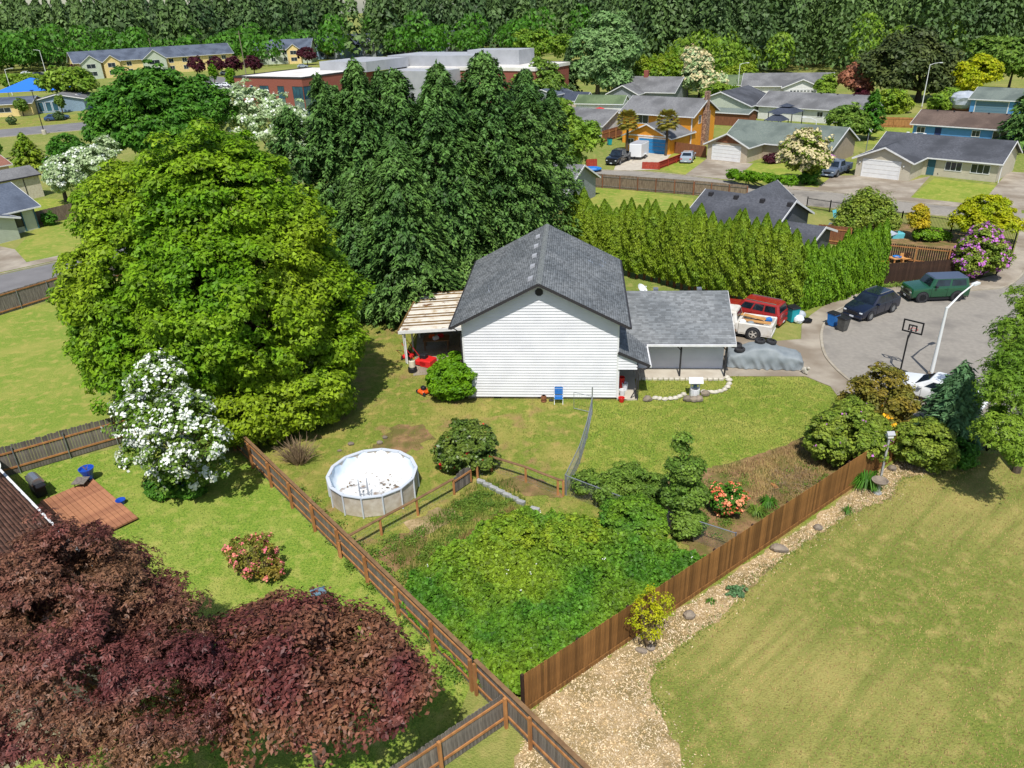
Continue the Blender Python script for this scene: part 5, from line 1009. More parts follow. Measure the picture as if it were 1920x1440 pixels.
palm('fan palm in front of the orange house, left of its garage gable', G(1175,286), HT(1175,286,226)); palm('fan palm in front of the orange house, right beside the blue garage door', G(1248,292), HT(1248,292,226))
bs_ = thing('dead_bush', 'leafless tangle of dry branches at the fence corner', 'shrub', G(562,868)); tb = MB()
for k in range(230):
    a = rng.random()*6.28; rr = rng.random(); p1 = Vector((math.cos(a)*rr*1.4, math.sin(a)*rr*1.0, .5+.9*rng.random())); p0 = Vector((math.cos(a)*rr*.3, math.sin(a)*rr*.3, 0)); tb.path([p0, p0.lerp(p1, .6)+Vector((0,0,.15)), p1+Vector(rng.normal(size=3)*.1)], [.02,.014,.006], 4)
tb.build('branches', 'twig', bs_, recalc=False)
# the far wood: one mass of conifers and broadleaf crowns along the horizon
def wood(name, lab, spots, m, leaf=1.6, per=300):
    V = []
    for (x, y, h, r, kind) in spots:
        n = per; q = rng.random(n)
        if kind == 0:
            z = h*(.05+.95*q**.8); rr = r*(1-z/h)**.75*(.6+.5*rng.random(n)); 
        else:
            z = h*(.25+.75*q); rr = r*np.sqrt(np.maximum(1-((z/h-.6)/.42)**2, .02))*(.75+.3*rng.random(n))
        a = rng.random(n)*6.283; d = np.stack([np.cos(a), np.sin(a), 0*a], 1); C = d*rr[:, None]+np.array([x, y, 0])+np.array([0, 0, 1.])*z[:, None]
        V.append(leaftris(C, d+np.array([0, 0, .6])+rng.normal(size=(n, 3))*.4, leaf*(.7+.7*rng.random(n)), .8, d+np.array([0, 0, -.5])+rng.normal(size=(n, 3))*.4))
    return tag(npmesh(name, np.concatenate(V), 3, m), lab, 'wood', kind='stuff')
sp_ = []
for i in range(260): sp_.append((40+rng.random()*200, 225+rng.random()*110, 24+9*rng.random(), 5+2.5*rng.random(), 0))
wood('far_wood', 'dark conifer wood along the top right horizon', [s_ for s_ in sp_ if s_[0] < .62*s_[1]+30], 'lf_fir_dark', 1.0, 620)
sp_ = [(-340+rng.random()*480, 400+rng.random()*130, 27+9*rng.random(), 8+3*rng.random(), 0) for i in range(330)]
wood('far_wood', 'dark conifer wood behind the far apartments', sp_, 'lf_fir_dark', 1.8, 420)
sp_ = [(-300+rng.random()*480, 370+rng.random()*60, 11+9*rng.random(), 6+3*rng.random(), 1) for i in range(110)]
wood('far_wood', 'mid-green broadleaf trees in front of the far conifers', sp_, 'lf_maple', 1.4, 300)
sp_ = [(40+rng.random()*120, 215+rng.random()*25, 8+8*rng.random(), 4+2*rng.random(), 1) for i in range(26)]
wood('far_wood', 'lighter broadleaf trees at the foot of the right-hand wood', [s_ for s_ in sp_ if s_[0] < .55*s_[1]], 'lf_light', .8, 420)
for i, (px, pb, pt, rp, m_, lab) in enumerate(((145,150,121,9,'lf_purple','small purple plum tree at the left end of the apartments'),(372,146,108,14,'lf_purple','leftmost of the three round purple plums above the brick building'),(410,142,108,14,'lf_purple','middle of the three round purple plums above the brick building'),(441,144,107,14,'lf_purple','third round purple plum, nearest the brick building corner'),(478,142,105,14,'lf_purple','purple plum standing over the brick roof left corner'),(577,122,90,16,'lf_purple','large round purple plum in front of the row houses'),(548,118,88,11,'lf_light','light green tree left of the largest purple plum'),(615,112,80,12,'lf_light','light green tree right of the largest purple plum'),(688,104,82,16,'lf_light','pale green tree before the row houses'),(140,200,128,44,'lf_light','rounded bright green tree behind the school portables'),(300,128,88,16,'lf_weed','olive tree before the apartment roof middle'),(355,124,84,16,'lf_weed','tall olive tree before the apartment roof right end'),(395,122,84,14,'lf_weed','slim olive tree between two purple plums'),(25,172,140,22,'lf_light','leftmost of three small trees along the far hedge line'),(60,170,138,22,'lf_light','middle of three small trees along the far hedge line'),(92,170,146,18,'lf_maple','third small tree along the far hedge line'),(45,218,184,10,'lf_weed','thin young tree before the yellow school building'),(118,212,178,8,'lf_weed','thin young tree before the grey portable'),(24,234,217,8,'lf_fir_dark','small dark conifer on the road verge'),(112,226,210,8,'lf_fir_dark','small dark conifer beside the verge shrub'),(404,160,120,7,'lf_bright','slim upright green tree left of the brick building'),(440,182,128,9,'lf_bright','slim upright green tree at the brick building corner'),(96,422,398,12,'lf_maple','round green bush against the weathered fence'),(0,300,265,9,'lf_maple','dark shrub at the left picture edge'))):
    p = G(px, pb); h = HT(px, pb, pt); r = rp*depth((p.x, p.y, h/2))/FPX; cz = h*.58 if h > 2.5 else h*.5; rz = h*.45 if h > 2.5 else h*.52
    sc_ = max(.35, r/3); broadleaf('garden_tree' if h > 2.5 else 'shrub', lab, p, [(p.x,p.y,cz,r,r,rz),(p.x+r*.35,p.y,cz-rz*.2,r*.75,r*.8,rz*.75),(p.x-r*.3,p.y-r*.2,cz+rz*.15,r*.7,r*.7,rz*.7)], m_, nclump=90, rc=r*.3, per=24, leaf=.33*r**.6 if r > 1 else .2, trunk=.06*h**.6, cat='tree' if h > 2.5 else 'shrub', inner=.2)
# ------------------------------------------------------------------ fences
R6 = random.Random(5)
def fence(name, label, A, B, h, bw=.14, board='wood_grey', joined=False, rails=(.35, 1.45), side=-1, rail='wood_rail', post='wood_rail', pstep=2.4, ps=.1, ph=None, kick=None, cap=None, jit=.02, gap=.008, pmetal=False, cat='fence', group=None, skip=None):
    A, B = Vector(A), Vector(B); L = (B-A).length; rz = math.atan2(B.y-A.y, B.x-A.x)
    r = thing(name, label, cat, (A.x, A.y, 0), rz, group); n = max(1, int(L/bw)); step = L/n
    if joined:
        b = MB()
        for i in range(n):
            d = R6.uniform(-jit, jit); b.box(i*step+gap/2, (i+1)*step-gap/2, -.011+R6.uniform(-.004,.004), .011, .05, h+d)
        o = b.build('boards', board, r, recalc=False); o['kind'] = 'stuff'
    else:
        me = MB().add([(0,-.011,.05),(step-gap,-.011,.05),(step-gap,.011,.05),(0,.011,.05),(0,-.011,h-.03),(step-gap,-.011,h-.03),(step-gap,.011,h-.03),(0,.011,h-.03),(.025,-.011,h),(step-gap-.025,-.011,h),(step-gap-.025,.011,h),(.025,.011,h)],
            [(0,3,2,1),(0,1,5,4),(1,2,6,5),(2,3,7,6),(3,0,4,7),(4,5,9,8),(5,6,10,9),(6,7,11,10),(7,4,8,11),(8,9,10,11)]).mesh('board', board)
        for i in range(n):
            place(me, 'board', r, (i*step+gap/2, R6.uniform(-.005,.005), 0), (0, R6.uniform(-.006,.006), 0), (1, 1, 1+R6.uniform(-jit, jit)/h))
    s = side
    for z in rails:
        x = 0.0
        while x < L-.1:
            x1 = min(x+pstep, L); y0, y1 = sorted((s*.013, s*.055))
            MB().box(x+.005, x1-.005, y0, y1, z-.045, z+.045).build('rail', rail, r); x = x1
    np_ = max(1, round(L/pstep))
    for i in range(np_+1):
        x = L*i/np_; p_ = ph or h-.1
        if pmetal: MB().tube((x, s*.085, 0), (x, s*.085, p_), .03).build('post', post, r)
        else: y0, y1 = sorted((s*.058, s*(.058+ps))); MB().box(x-ps/2, x+ps/2, y0, y1, 0, p_).build('post', post, r)
    if kick: y0, y1 = sorted((-s*.013, -s*.05)); MB().box(0, L, y0, y1, .0, kick).build('kickboard', board, r)
    if cap: MB().box(-.02, L+.02, *sorted((-s*.03, s*.12)), h+.015, h+.05).build('cap_rail', cap, r)
    return r
FA, FB = G(985,1334), G(1686,853)
fence('stained_fence', 'long warm brown stained board fence between the yard and right-hand lawn', FA, FB, 1.75, board='wood_stain', side=1, rail='wood_dark', post='wood_dark', kick=.2, jit=.012)
# corner where four fences meet, bottom centre
L0, L1 = G(515,914), G(890,1292); dl = (L1-L0).normalized(); W0, W1 = G(-60,916), G(222,833); dw = (W1-W0).normalized()
det = dl.x*dw.y-dl.y*dw.x; tt = ((W0.x-L0.x)*dw.y-(W0.y-L0.y)*dw.x)/det; CORN = L0+dl*tt
fence('plank_fence', 'weathered grey board fence with three orange rails running down past the pool', CORN, L1, 1.66, rails=(.3, .82, 1.36), side=-1, cap='wood_top', ps=.11, ph=1.5)
fence('plank_fence', 'short weathered fence piece with capped top below the ivy corner', L1+dl*.25, L1+dl*6, 1.6, rails=(.35, 1.2), side=-1, cap='wood_top')
dr_ = (FB-FA).normalized()
fence('plank_fence', 'grey board fence with orange rail leaving the corner under the plum tree', FA-dr_*.9, FA-dr_*6, 1.5, rails=(.4, 1.25), side=1)
fence('plank_fence', 'weathered grey board fence with orange rails behind the white dogwood', W0, CORN-dw*.05, 1.75, rails=(.45, 1.35), side=-1, pmetal=True, post='galv', jit=.04)
fence('plank_fence', 'dark grey fence with orange rails and metal posts along the left street', G(-80,617), G(330,487), 1.75, rails=(.25, 1.6), side=-1, pmetal=True, post='galv', joined=True)
fence('plank_fence', 'weathered fence beside the mint house', G(72,424), G(150,405), 1.7, board='wood_old', joined=True, side=1)
fence('plank_fence', 'long weathered fence along the near side of the upper street', G(1098,350), G(1300,366), 1.75, board='wood_old', joined=True, rails=(.3, 1.45), side=-1, rail='wood_grey', post='wood_brownfence')
fence('plank_fence', 'weathered fence end running to the charcoal roofed house', G(1301,366), G(1400,376), 1.75, board='wood_old', joined=True, side=-1, rail='wood_grey', post='wood_brownfence')
fence('brown_fence', 'dark brown board fence behind the green off-roader', G(1641,534), G(1810,523), 1.75, board='wood_dark', side=1, rail='wood_rail', bw=.16, joined=False)
fence('brown_fence', 'dark brown slatted fence with orange rails at the back of the play yard', G(1655,487), G(1775,500), 1.55, board='wood_dark', gap=.05, side=-1, rails=(.25, 1.35), bw=.17)
fence('brown_fence', 'dark brown fence closing the right side of the play yard', G(1777,501), G(1811,522), 1.6, board='wood_dark', side=-1, rails=(.4, 1.4), bw=.17)
fence('brown_fence', 'brown fence with rails left of the slim hedge top', G(1530,455), G(1592,462), 1.8, board='wood_brownfence', joined=True, side=-1)
fence('red_fence', 'low red fence along the street end of the orange house drive', G(1204,317), G(1235,318), 1.0, board='wood_redfence', joined=True, side=1, rail='wood_redfence', post='wood_redfence', rails=(.3,.8))
fence('red_fence', 'low red fence stepping back beside the silver sedan', G(1235,318), G(1297,294), 1.0, board='wood_redfence', joined=True, side=-1, rail='wood_redfence', post='wood_redfence', rails=(.3,.75), cap='wood_redfence')
fence('red_fence', 'short red fence panel left of the black pickup', G(1099,314), G(1119,313), 1.15, board='wood_redfence', joined=True, side=1, rail='wood_redfence', post='wood_redfence', rails=(.3,.8))
fence('brown_fence', 'brown fence between the orange house and the tan garage', G(1261,287), G(1322,296), 1.7, board='wood_brownfence', joined=True, side=1)
fence('brown_fence', 'brown fence left of the palm at the orange house', G(1128,268), G(1166,256), 1.9, board='wood_brownfence', joined=True, side=-1)
fence('brown_fence', 'orange-brown fence between the cypress and the blue house', G(1640,238), G(1710,240), 1.7, board='wood_rail', joined=True, side=-1)
fence('brown_fence', 'brown fence left of the tarp covered boat', G(1760,205), G(1815,210), 1.7, board='wood_brownfence', joined=True, side=-1)
# low post and rail fence with a little gate round the pool corner
rf = thing('rail_fence', 'low post and rail fence with orange posts below the round pool', 'fence', (0,0,0))
def railrun(pts, h=.9, root=rf):
    W = [G(*p) for p in pts]
    for p in W: MB().box(p.x-.055, p.x+.055, p.y-.055, p.y+.055, 0, h-.03).build('post', 'wood_rail', root)
    for p, q in zip(W, W[1:]): MB().bar((p.x,p.y,h+.01), (q.x,q.y,h+.01), .14, .045).build('top_rail', 'wood_top', root)
    for p, q in zip(W, W[1:]):
        b = MB(); n_ = max(2, int((q-p).length/.16))
        for i in range(n_): c_ = p.lerp(q, i/n_); b.tube((c_.x,c_.y,.02), (c_.x,c_.y,h-.05), .003, n=3, caps=False)
        for z in (.05,.25,.45,.65): b.tube((p.x,p.y,z), (q.x,q.y,z), .003, n=3, caps=False)
        b.build('wire', 'galv', root, recalc=False)
railrun([(640,1046),(716,1003),(784,966),(852,927)]); railrun([(896,901),(922,884),(986,904),(1046,928),(1056,930)])
gt = thing('garden_gate', 'small arched board gate standing ajar in the rail fence', 'gate', G(853,926), math.atan2(G(884,905).y-G(853,926).y, G(884,905).x-G(853,926).x))
gl = (G(884,905)-G(853,926)).length
for i in range(6): x = i*gl/6; hh = .88+.22*math.sin(math.pi*(i+.5)/6); MB().box(x+.005, x+gl/6-.005, -.012, .012, .08, hh).build('board', 'wood_grey', gt)
MB().box(0, gl, -.055, -.014, .7, .79).box(gl-.08, gl, -.055, -.014, .1, .69).build('brace', 'wood_rail', gt)
# chain-link runs
def chain(label, pts, h=1.15, closed=False):
    W = [G(*p) for p in pts]; r = thing('chain_link_fence', label, 'fence', (0,0,0))
    for p in W: MB().tube((p.x,p.y,0), (p.x,p.y,h+.04), .032).build('post', 'galv', r)
    for p, q in zip(W, W[1:]):
        MB().tube((p.x,p.y,h), (q.x,q.y,h), .024).build('top_rail', 'galv', r); b = MB(); d = q-p; L = d.length; d.normalize(); x = -h
        while x < L:
            for sg in (1, -1):
                xa, xb = (x, x+h) if sg > 0 else (x+h, x); za, zb = 0.03, h
                ta, tb_ = 0.0, 1.0
                f = lambda t: xa+(xb-xa)*t
                ts = sorted(((0-xa)/(xb-xa), (L-xa)/(xb-xa))); ta, tb_ = max(0, ts[0]), min(1, ts[1])
                if tb_-ta < .03: continue
                p0 = p+d*f(ta); p1 = p+d*f(tb_); b.tube((p0.x,p0.y,za+(zb-za)*ta), (p1.x,p1.y,za+(zb-za)*tb_), .0028, n=3, caps=False)
            x += .085
        b.build('wire_mesh', 'galv', r, recalc=False)
    return r
chain('chain-link fence running from the house corner to the rail fence', [(1110,778),(1101,822),(1087,870),(1060,928)]); chain('chain-link fence half buried in shrubs towards the stained fence', [(1062,929),(1118,951),(1185,978),(1300,1015),(1375,1040)])
cg = thing('chain_link_gate', 'open chain-link gate frame by the house corner', 'gate', G(1110,776), 0)
cgb = MB(); q0, q1 = G(1076,768)-G(1110,776), Vector((0,0,0))
cgb.path([q1+Vector((0,0,.1)), q1+Vector((0,0,1.15)), q0+Vector((0,0,1.15)), q0+Vector((0,0,.1)), q1+Vector((0,0,.1))], .02); cgb.build('frame', 'galv', cg); MB().tube((0,0,0),(0,0,1.75),.035).build('post', 'galv', cg)
cw = MB(); 
for k in range(8): t = (k+.5)/8; c_ = q1.lerp(q0, t); cw.tube((c_.x,c_.y,.1),(c_.x,c_.y,1.15),.0028,n=3,caps=False)
cw.build('wire_mesh', 'galv', cg)
# black iron railing round the corner garden
def railing(label, pts, h=1.25):
    W = [G(*p) for p in pts]; r = thing('iron_railing', label, 'fence', (0,0,0))
    for p, q in zip(W, W[1:]):
        L = (q-p).length; n = max(1, round(L/2.4))
        for i in range(n+1): c_ = p.lerp(q, i/n); MB().box(c_.x-.04, c_.x+.04, c_.y-.04, c_.y+.04, 0, h+.08).build('post', 'black_metal', r)
        for z in (.15, h-.12): MB().bar((p.x,p.y,z), (q.x,q.y,z), .035, .05).build('rail', 'black_metal', r)
        b = MB(); m_ = int(L/.13)
        for i in range(m_): c_ = p.lerp(q, (i+.5)/m_); b.box(c_.x-.011, c_.x+.011, c_.y-.011, c_.y+.011, .06, h)
        o = b.build('pickets', 'black_metal', r, recalc=False); o['kind'] = 'stuff'
railing('black iron railing along the upper street side of the corner garden', [(1512,391),(1600,405),(1689,420),(1783,434),(1903,453)]); railing('black iron railing curving down to the brown fence', [(1903,453),(1892,490),(1867,517),(1812,528)])
railing('black railing in the shade under the right-hand maple', [(1790,832),(1850,845),(1930,858)], 1.1)

# ------------------------------------------------------------------ vehicles
def wheel(parent, x, y, R, wd, rimm='rim', spokes=5):
    s = 1 if y > 0 else -1
    t = MB().lathe([(R*.62,-wd/2),(R*.9,-wd/2),(R,-wd*.3),(R,wd*.3),(R*.9,wd/2),(R*.62,wd/2),(R*.6,0),(R*.62,-wd/2)], 20, axis='y').build('wheel', 'rubber', parent, smooth=False, loc=(x, y, R))
    r = MB().lathe([(.02,s*wd*.1),(R*.6,s*wd*.12),(R*.63,s*wd*.45),(R*.58,s*wd*.47),(R*.55,s*wd*.2),(.02,s*wd*.2)], 16, axis='y')
    for k in range(spokes): a = 6.283*k/spokes; r.bar((0,s*wd*.36,0), (R*.58*math.cos(a),s*wd*.4,R*.58*math.sin(a)), R*.17, wd*.14, up=(0,1,0))
    r.build('rim', rimm, t); return t
def ring_at(x, w_, zl, zh, tuck=.06, crown=.03):
    return [(x,-w_*.86,zl),(x,-w_*.97,zl+.12),(x,-w_,zl+(zh-zl)*.5),(x,-w_*.985,zh-.10),(x,-w_+tuck,zh),(x,-w_*.4,zh+crown),(x,w_*.4,zh+crown),(x,w_-tuck,zh),(x,w_*.985,zh-.10),(x,w_,zl+(zh-zl)*.5),(x,w_*.97,zl+.12),(x,w_*.86,zl)]
def vehicle(name, label, loc, heading, L, W, belt, roof, pm, hood=(.0,.0), gh=None, wheels=(.2,.8), R=.34, cat='car', rimm='rim', body=None, roofm=None, doors=(), rails=False, flares=None, spare=False, wd=.22, sidew=None, group=None, spokes=5):
    """local +x points forward, L long; gh = x of windscreen base, roof front, roof rear, rear glass base as fractions from the nose"""
    r = thing(name, label, cat, loc, heading, group); X = lambda f: L/2-f*L; w2 = W/2; zl = R*.62
    st = body or [(0,.80,zl+.1,belt*.66),(.015,.9,zl+.02,belt*.76),(.06,.97,zl,belt*.84),(gh[0],1,zl,belt),(gh[3],1,zl,belt),(.96,.96,zl,belt*.97),(.99,.9,zl+.04,belt*.9),(1,.84,zl+.1,belt*.8)]
    b = MB(); b.loft([ring_at(X(f), w2*k, a, c) for f, k, a, c in st]); bo = b.build('body', pm, r, smooth=True); 
    me = bo.data; 
    try: me.set_sharp_from_angle(angle=math.radians(32))
    except Exception: pass
    if gh:
        a, c, d, e = (X(q) for q in gh); wb, wr = w2*.955, w2*.80
        def cab(wb, wr, z0, z1, a, c, d, e): return [(a,-wb*.93,z0),(c,-wr*.95,z1),(d,-wr*.95,z1),(e,-wb*.93,z0),(e,wb*.93,z0),(d,wr*.95,z1),(c,wr*.95,z1),(a,wb*.93,z0)]
        zr = roof; zb = belt-.02; g = MB()
        lo_ = [(a,-wb*.9,zb),(a-.12,-wb,zb),(e+.12,-wb,zb),(e,-wb*.9,zb),(e,wb*.9,zb),(e+.12,wb,zb),(a-.12,wb,zb),(a,wb*.9,zb)]
        hi_ = [(c+.02,-wr*.86,zr-.07),(c-.1,-wr,zr-.07),(d+.1,-wr,zr-.07),(d-.02,-wr*.86,zr-.07),(d-.02,wr*.86,zr-.07),(d+.1,wr,zr-.07),(c-.1,wr,zr-.07),(c+.02,wr*.86,zr-.07)]
        tp_ = [(x*.985 if False else x-(x-(c+d)/2)*.06, y*.88, zr) for x, y, z in hi_]
        g.loft([lo_, hi_]); gc = g.build('cabin', pm, r)
        MB().loft([[(x, y, z+.004) for x, y, z in hi_], tp_]).build('roof', roofm or pm, gc)
        # glass, standing a few millimetres proud of the cabin
        def face(q0, q1, q2, q3, u0, u1, v0, v1, nm, off):
            q = [Vector(t) for t in (q0, q1, q2, q3)]; bl = lambda u, v: (q[0]*(1-u)+q[1]*u)*(1-v)+(q[3]*(1-u)+q[2]*u)*v; o_ = Vector(off)
            MB().slab([bl(u0,v0)+o_, bl(u1,v0)+o_, bl(u1,v1)+o_, bl(u0,v1)+o_], -o_*2).build(nm, 'carglass', gc)
        face(lo_[0], lo_[7], hi_[7], hi_[0], .04, .96, .06, .93, 'windscreen', (.012,0,.008)); face(lo_[3], lo_[4], hi_[4], hi_[3], .06, .94, .12, .9, 'rear_window', (-.012,0,.008))
        ws = sidew or ((.05,.46),(.5,.93))
        for u0, u1 in ws:
            face(lo_[1], lo_[2], hi_[2], hi_[1], u0, u1, .12, .9, 'side_window', (0,-.012,.004)); face(lo_[6], lo_[5], hi_[5], hi_[6], u0, u1, .12, .9, 'side_window', (0,.012,.004))
        for s in (-1, 1): MB().bbox(a-.5, a-.32, *sorted((s*w2*.97, s*(w2+.18))), belt-.02, belt+.12, .03).build('mirror', pm if not flares else 'plastic_black', r)
    for f in wheels:
        for s in (-1, 1):
            x = X(f); MB().lathe([(.02,-.012),(R*1.15,-.012),(R*1.15,.012),(.02,.012)], 22, axis='y').build('wheel_arch', flares or 'plastic_black', r, loc=(x, s*(w2+.004), R*1.02)); wheel(r, x, s*(w2-wd*.28), R, wd, rimm, spokes)
    nose, tail = X(0), X(1)
    for s in (-1, 1):
        MB().bbox(nose-.10, nose+.012, *sorted((s*w2*.56, s*w2*.82)), belt*.60, belt*.69, .02).build('headlight', 'lamp_clear', r); MB().bbox(tail-.012, tail+.1, *sorted((s*w2*.58, s*w2*.84)), belt*.6, belt*.78, .02).build('tail_light', 'lamp_red', r)
    MB().bbox(nose-.08, nose+.02, -w2*.46, w2*.46, belt*.46, belt*.66, .02).build('grille', 'plastic_black', r); MB().bbox(nose-.1, nose+.06, -w2*.84, w2*.84, zl+.02, zl+.2, .04).build('bumper', 'plastic_black' if flares else pm, r); MB().bbox(tail-.06, tail+.1, -w2*.84, w2*.84, zl+.04, zl+.22, .04).build('bumper', 'plastic_black' if flares else pm, r)
    MB().box(nose+.062, nose+.075, -.16, .16, zl+.06, zl+.18).build('number_plate', 'plate', r); MB().box(tail-.075, tail-.062, -.16, .16, zl+.08, zl+.2).build('number_plate', 'plate', r)
    MB().box(X(.88), X(.1), -w2*.9, w2*.9, zl-.08, zl+.1).build('underbody', 'plastic_black', r)
    for f in doors:
        for s in (-1, 1): MB().box(X(f)-.006, X(f)+.006, *sorted((s*(w2*.985), s*(w2+.004))), zl+.15, belt-.08).build('door_seam', 'plastic_black', r); MB().box(X(f)+.06, X(f)+.22, *sorted((s*w2*.985, s*(w2+.02))), belt-.2, belt-.16).build('door_handle', pm, r)
    if rails:
        for s in (-1, 1): MB().bar((X(gh[1])-.2, s*w2*.66, roof+.04), (X(gh[2])+.2, s*w2*.66, roof+.04), .04, .05).build('roof_rail', 'steel', r)
    if spare: wheel(r, tail-.16, .0, R*.95, .22, rimm).rotation_euler.z = math.pi/2
    return r
def boxcar_body(L, zl, b, hood): return [(0,.86,zl+.06,hood*.9),(.02,.96,zl,hood*.97),(.10,1,zl,hood),(.27,1,zl,b-.02),(.32,1,zl,b),(.97,1,zl,b),(.995,.97,zl,b*.98),(1,.94,zl+.05,b*.92)]
def mid(p, q, z=0): return (G(*p)+G(*q))/2
# green off-roader with grey hard top
c1 = (Vector((34.02,53.91,0))+Vector((31.55,53.95,0)))/2
vehicle('off_road_car', 'boxy green off-roader with blue-grey hard top and black wheels', c1+Vector((0,.85,0)), math.radians(180), 4.4, 1.9, 1.22, 1.86, 'p_green', gh=(.30,.37,.955,.985), wheels=(.19,.785), R=.42, body=boxcar_body(4.4, .34, 1.22, 1.12), roofm='roof_bluegrey', flares='plastic_black', rimm='rim_black', sidew=((.07,.47),(.53,.94)), doors=(.33,.60), spare=True, spokes=6)
# navy crossover
c2 = (Vector((28.33,52.27,0))+Vector((26.14,50.9,0)))/2; hd2 = math.radians(-148)
vehicle('crossover_car', 'dark navy crossover parked beside the slim hedge', c2+Vector((-math.sin(math.radians(32)),math.cos(math.radians(32)),0))*.78, hd2, 4.5, 1.86, 1.06, 1.66, 'p_navy', gh=(.25,.42,.82,.97), wheels=(.19,.79), R=.36, sidew=((.12,.42),(.46,.72),(.75,.9)), doors=(.34,.56,.74), rails=True, spokes=10)
# white sedan behind the shrubs
_a, _b = G(1692,708,.75), G(1834,744,.85); WC = (_a+_b)/2; WC.z = 0; WH = math.atan2(_a.y-_b.y, _a.x-_b.x)
vehicle('sedan_car', 'white sedan half hidden behind the shrubs and young spruce', WC, WH, 4.8, 1.85, .95, 1.44, 'p_white', gh=(.26,.42,.70,.88), wheels=(.19,.8), R=.34, sidew=((.15,.5),(.54,.86)), doors=(.36,.58))
# red 4x4 wagon behind the white pickup
vehicle('wagon_car', 'faded red wagon with roof rails parked behind the white pickup', (17.9,51.9,0), math.radians(141), 4.6, 1.8, 1.08, 1.68, 'p_redcar', gh=(.28,.38,.95,.99), wheels=(.18,.78), R=.36, body=boxcar_body(4.6,.3,1.08,.98), sidew=((.05,.33),(.37,.63),(.67,.95)), doors=(.33,.55,.73), rails=True)
# pickups
def pickup(name, label, loc, heading, L, W, belt, roof, pm, gh, bed, R=.38, rimm='rim', sidew=((.1,.5),(.54,.92)), load=None, wheels=(.17,.76), doors=(.32,.52)):
    """cab to the front, open bed behind: floor, side walls, tailgate"""
    zl = R*.8; X = lambda f: L/2-f*L; cut = bed
    body = [(0,.88,zl+.08,belt*.84),(.02,.97,zl,belt*.9),(.1,1,zl,belt*.95),(gh[0],1,zl,belt),(cut,1,zl,belt)]
    v = vehicle(name, label, loc, heading, L, W, belt, roof, pm, gh=gh, wheels=wheels, R=R, body=body, rimm=rimm, sidew=sidew, doors=doors, cat='pickup truck', wd=.25)
    w2 = W/2; x0, x1 = X(1), X(cut)-.03
    MB().box(x0, x1, -w2+.02, w2-.02, zl, zl+.32).build('bed_floor', pm, v)
    for s in (-1, 1):
        b = MB(); ys = sorted((s*(w2-.14), s*w2)); b.loft([[(x,ys[0],zl+.1),(x,ys[1],zl+.1),(x,ys[1]+(.0),belt*.55),(x,ys[1],belt-.03),(x,ys[1]-.04,belt+.02),(x,ys[0],belt+.02)] for x in (x0,x1)]); b.build('bed_side', pm, v)
    MB().box(x0-.05, x0+.05, -w2+.06, w2-.06, zl+.3, belt).build('tailgate', pm, v); MB().box(x1-.05, x1, -w2+.15, w2-.15, zl+.3, belt+.1).build('bed_front', pm, v)
    return v
wp = pickup('pickup_truck', 'old white pickup with cardboard and junk in its open bed', (15.95,49.65,0), math.radians(152), 5.3, 2.0, 1.16, 1.82, 'p_oldwhite', (.27,.37,.53,.56), .58, R=.46, rimm='rim_old', sidew=((.12,.85),), wheels=(.16,.78), doors=(.3,.55))
for i, (a, m_, nm, lab) in enumerate(((( -1.3,.1),'cardboard','cardboard_sheet','long flattened cardboard in the white pickup bed'),((-.9,-.45),'cardboard','cardboard_sheet','bent cardboard piece leaning on the pickup bed side'))):
    t = MB(); xx = a[0]; t.add([(-.95,-.28,0),(.95,-.24,.06),(.9,.3,.12),(-.95,.26,.02),(-.95,-.28,.03),(.95,-.24,.09),(.9,.3,.15),(-.95,.26,.05)],[(0,3,2,1),(4,5,6,7),(0,1,5,4),(1,2,6,5),(2,3,7,6),(3,0,4,7)])
    p = hloc(wp, a[0]-.2, a[1], 1.02+.12*i); o = t.build(nm, m_, loc=p, rz=math.radians(152)+.08-.25*i); tag(o, lab, 'cardboard')
def blob(b, c, r, seed, n=10, m_=7):
    rg = random.Random(seed); rings = []
    for i in range(m_):
        ph = math.pi*i/(m_-1); rings.append([(c[0]+r[0]*max(math.sin(ph),.04)*math.cos(6.283*k/n)*rg.uniform(.82,1.1), c[1]+r[1]*max(math.sin(ph),.04)*math.sin(6.283*k/n)*rg.uniform(.82,1.1), c[2]-r[2]*math.cos(ph)*rg.uniform(.93,1.04)) for k in range(n)])
    return b.loft(rings)
for c_, m_, lab in (((-2.2,-.55),'plastic_blue','crumpled blue tarp bundle at the pickup tailgate'),((-.6,.5),'bag_white','white scrap heap behind the pickup cab'),((-1.2,.62),'cover_cloth','grey-green rag heap in the pickup bed')):
    b = MB(); blob(b, (0,0,.12), (.28,.22,.2), R6.randint(0,99)); tag(b.build('scrap_bundle', m_, loc=hloc(wp, *c_, .95)), lab, 'bundle')
gp = mid((1590,324),(1571,332)); pickup('pickup_truck', 'steel grey pickup parked beside the beige garage', gp+Vector((-.7,.7,0)), math.radians(-134), 5.8, 2.0, 1.15, 1.9, 'p_steel', (.25,.34,.60,.63), .64, R=.42)
gp = mid((1182,300),(1160.6,310)); pickup('pickup_truck', 'black pickup with cargo trailer on the orange house drive', gp+Vector((-.8,.5,0)), math.radians(-121), 5.8, 2.0, 1.15, 1.9, 'p_black', (.25,.34,.60,.63), .64, R=.42)
tr = thing('cargo_trailer', 'white enclosed cargo trailer behind the black pickup', 'trailer', G(1195,300)+Vector((.4,1.2,0)), math.radians(-121))
MB().bbox(-1.6,1.6,-.95,.95,.5,2.35,.08).build('box', 'p_white', tr); MB().bbox(-1.55,1.55,-.9,.9,2.352,2.4,.02).build('roof', 'panel_grey', tr); MB().bar((1.6,0,.5),(2.6,0,.5),.1,.1).build('drawbar', 'black_metal', tr)
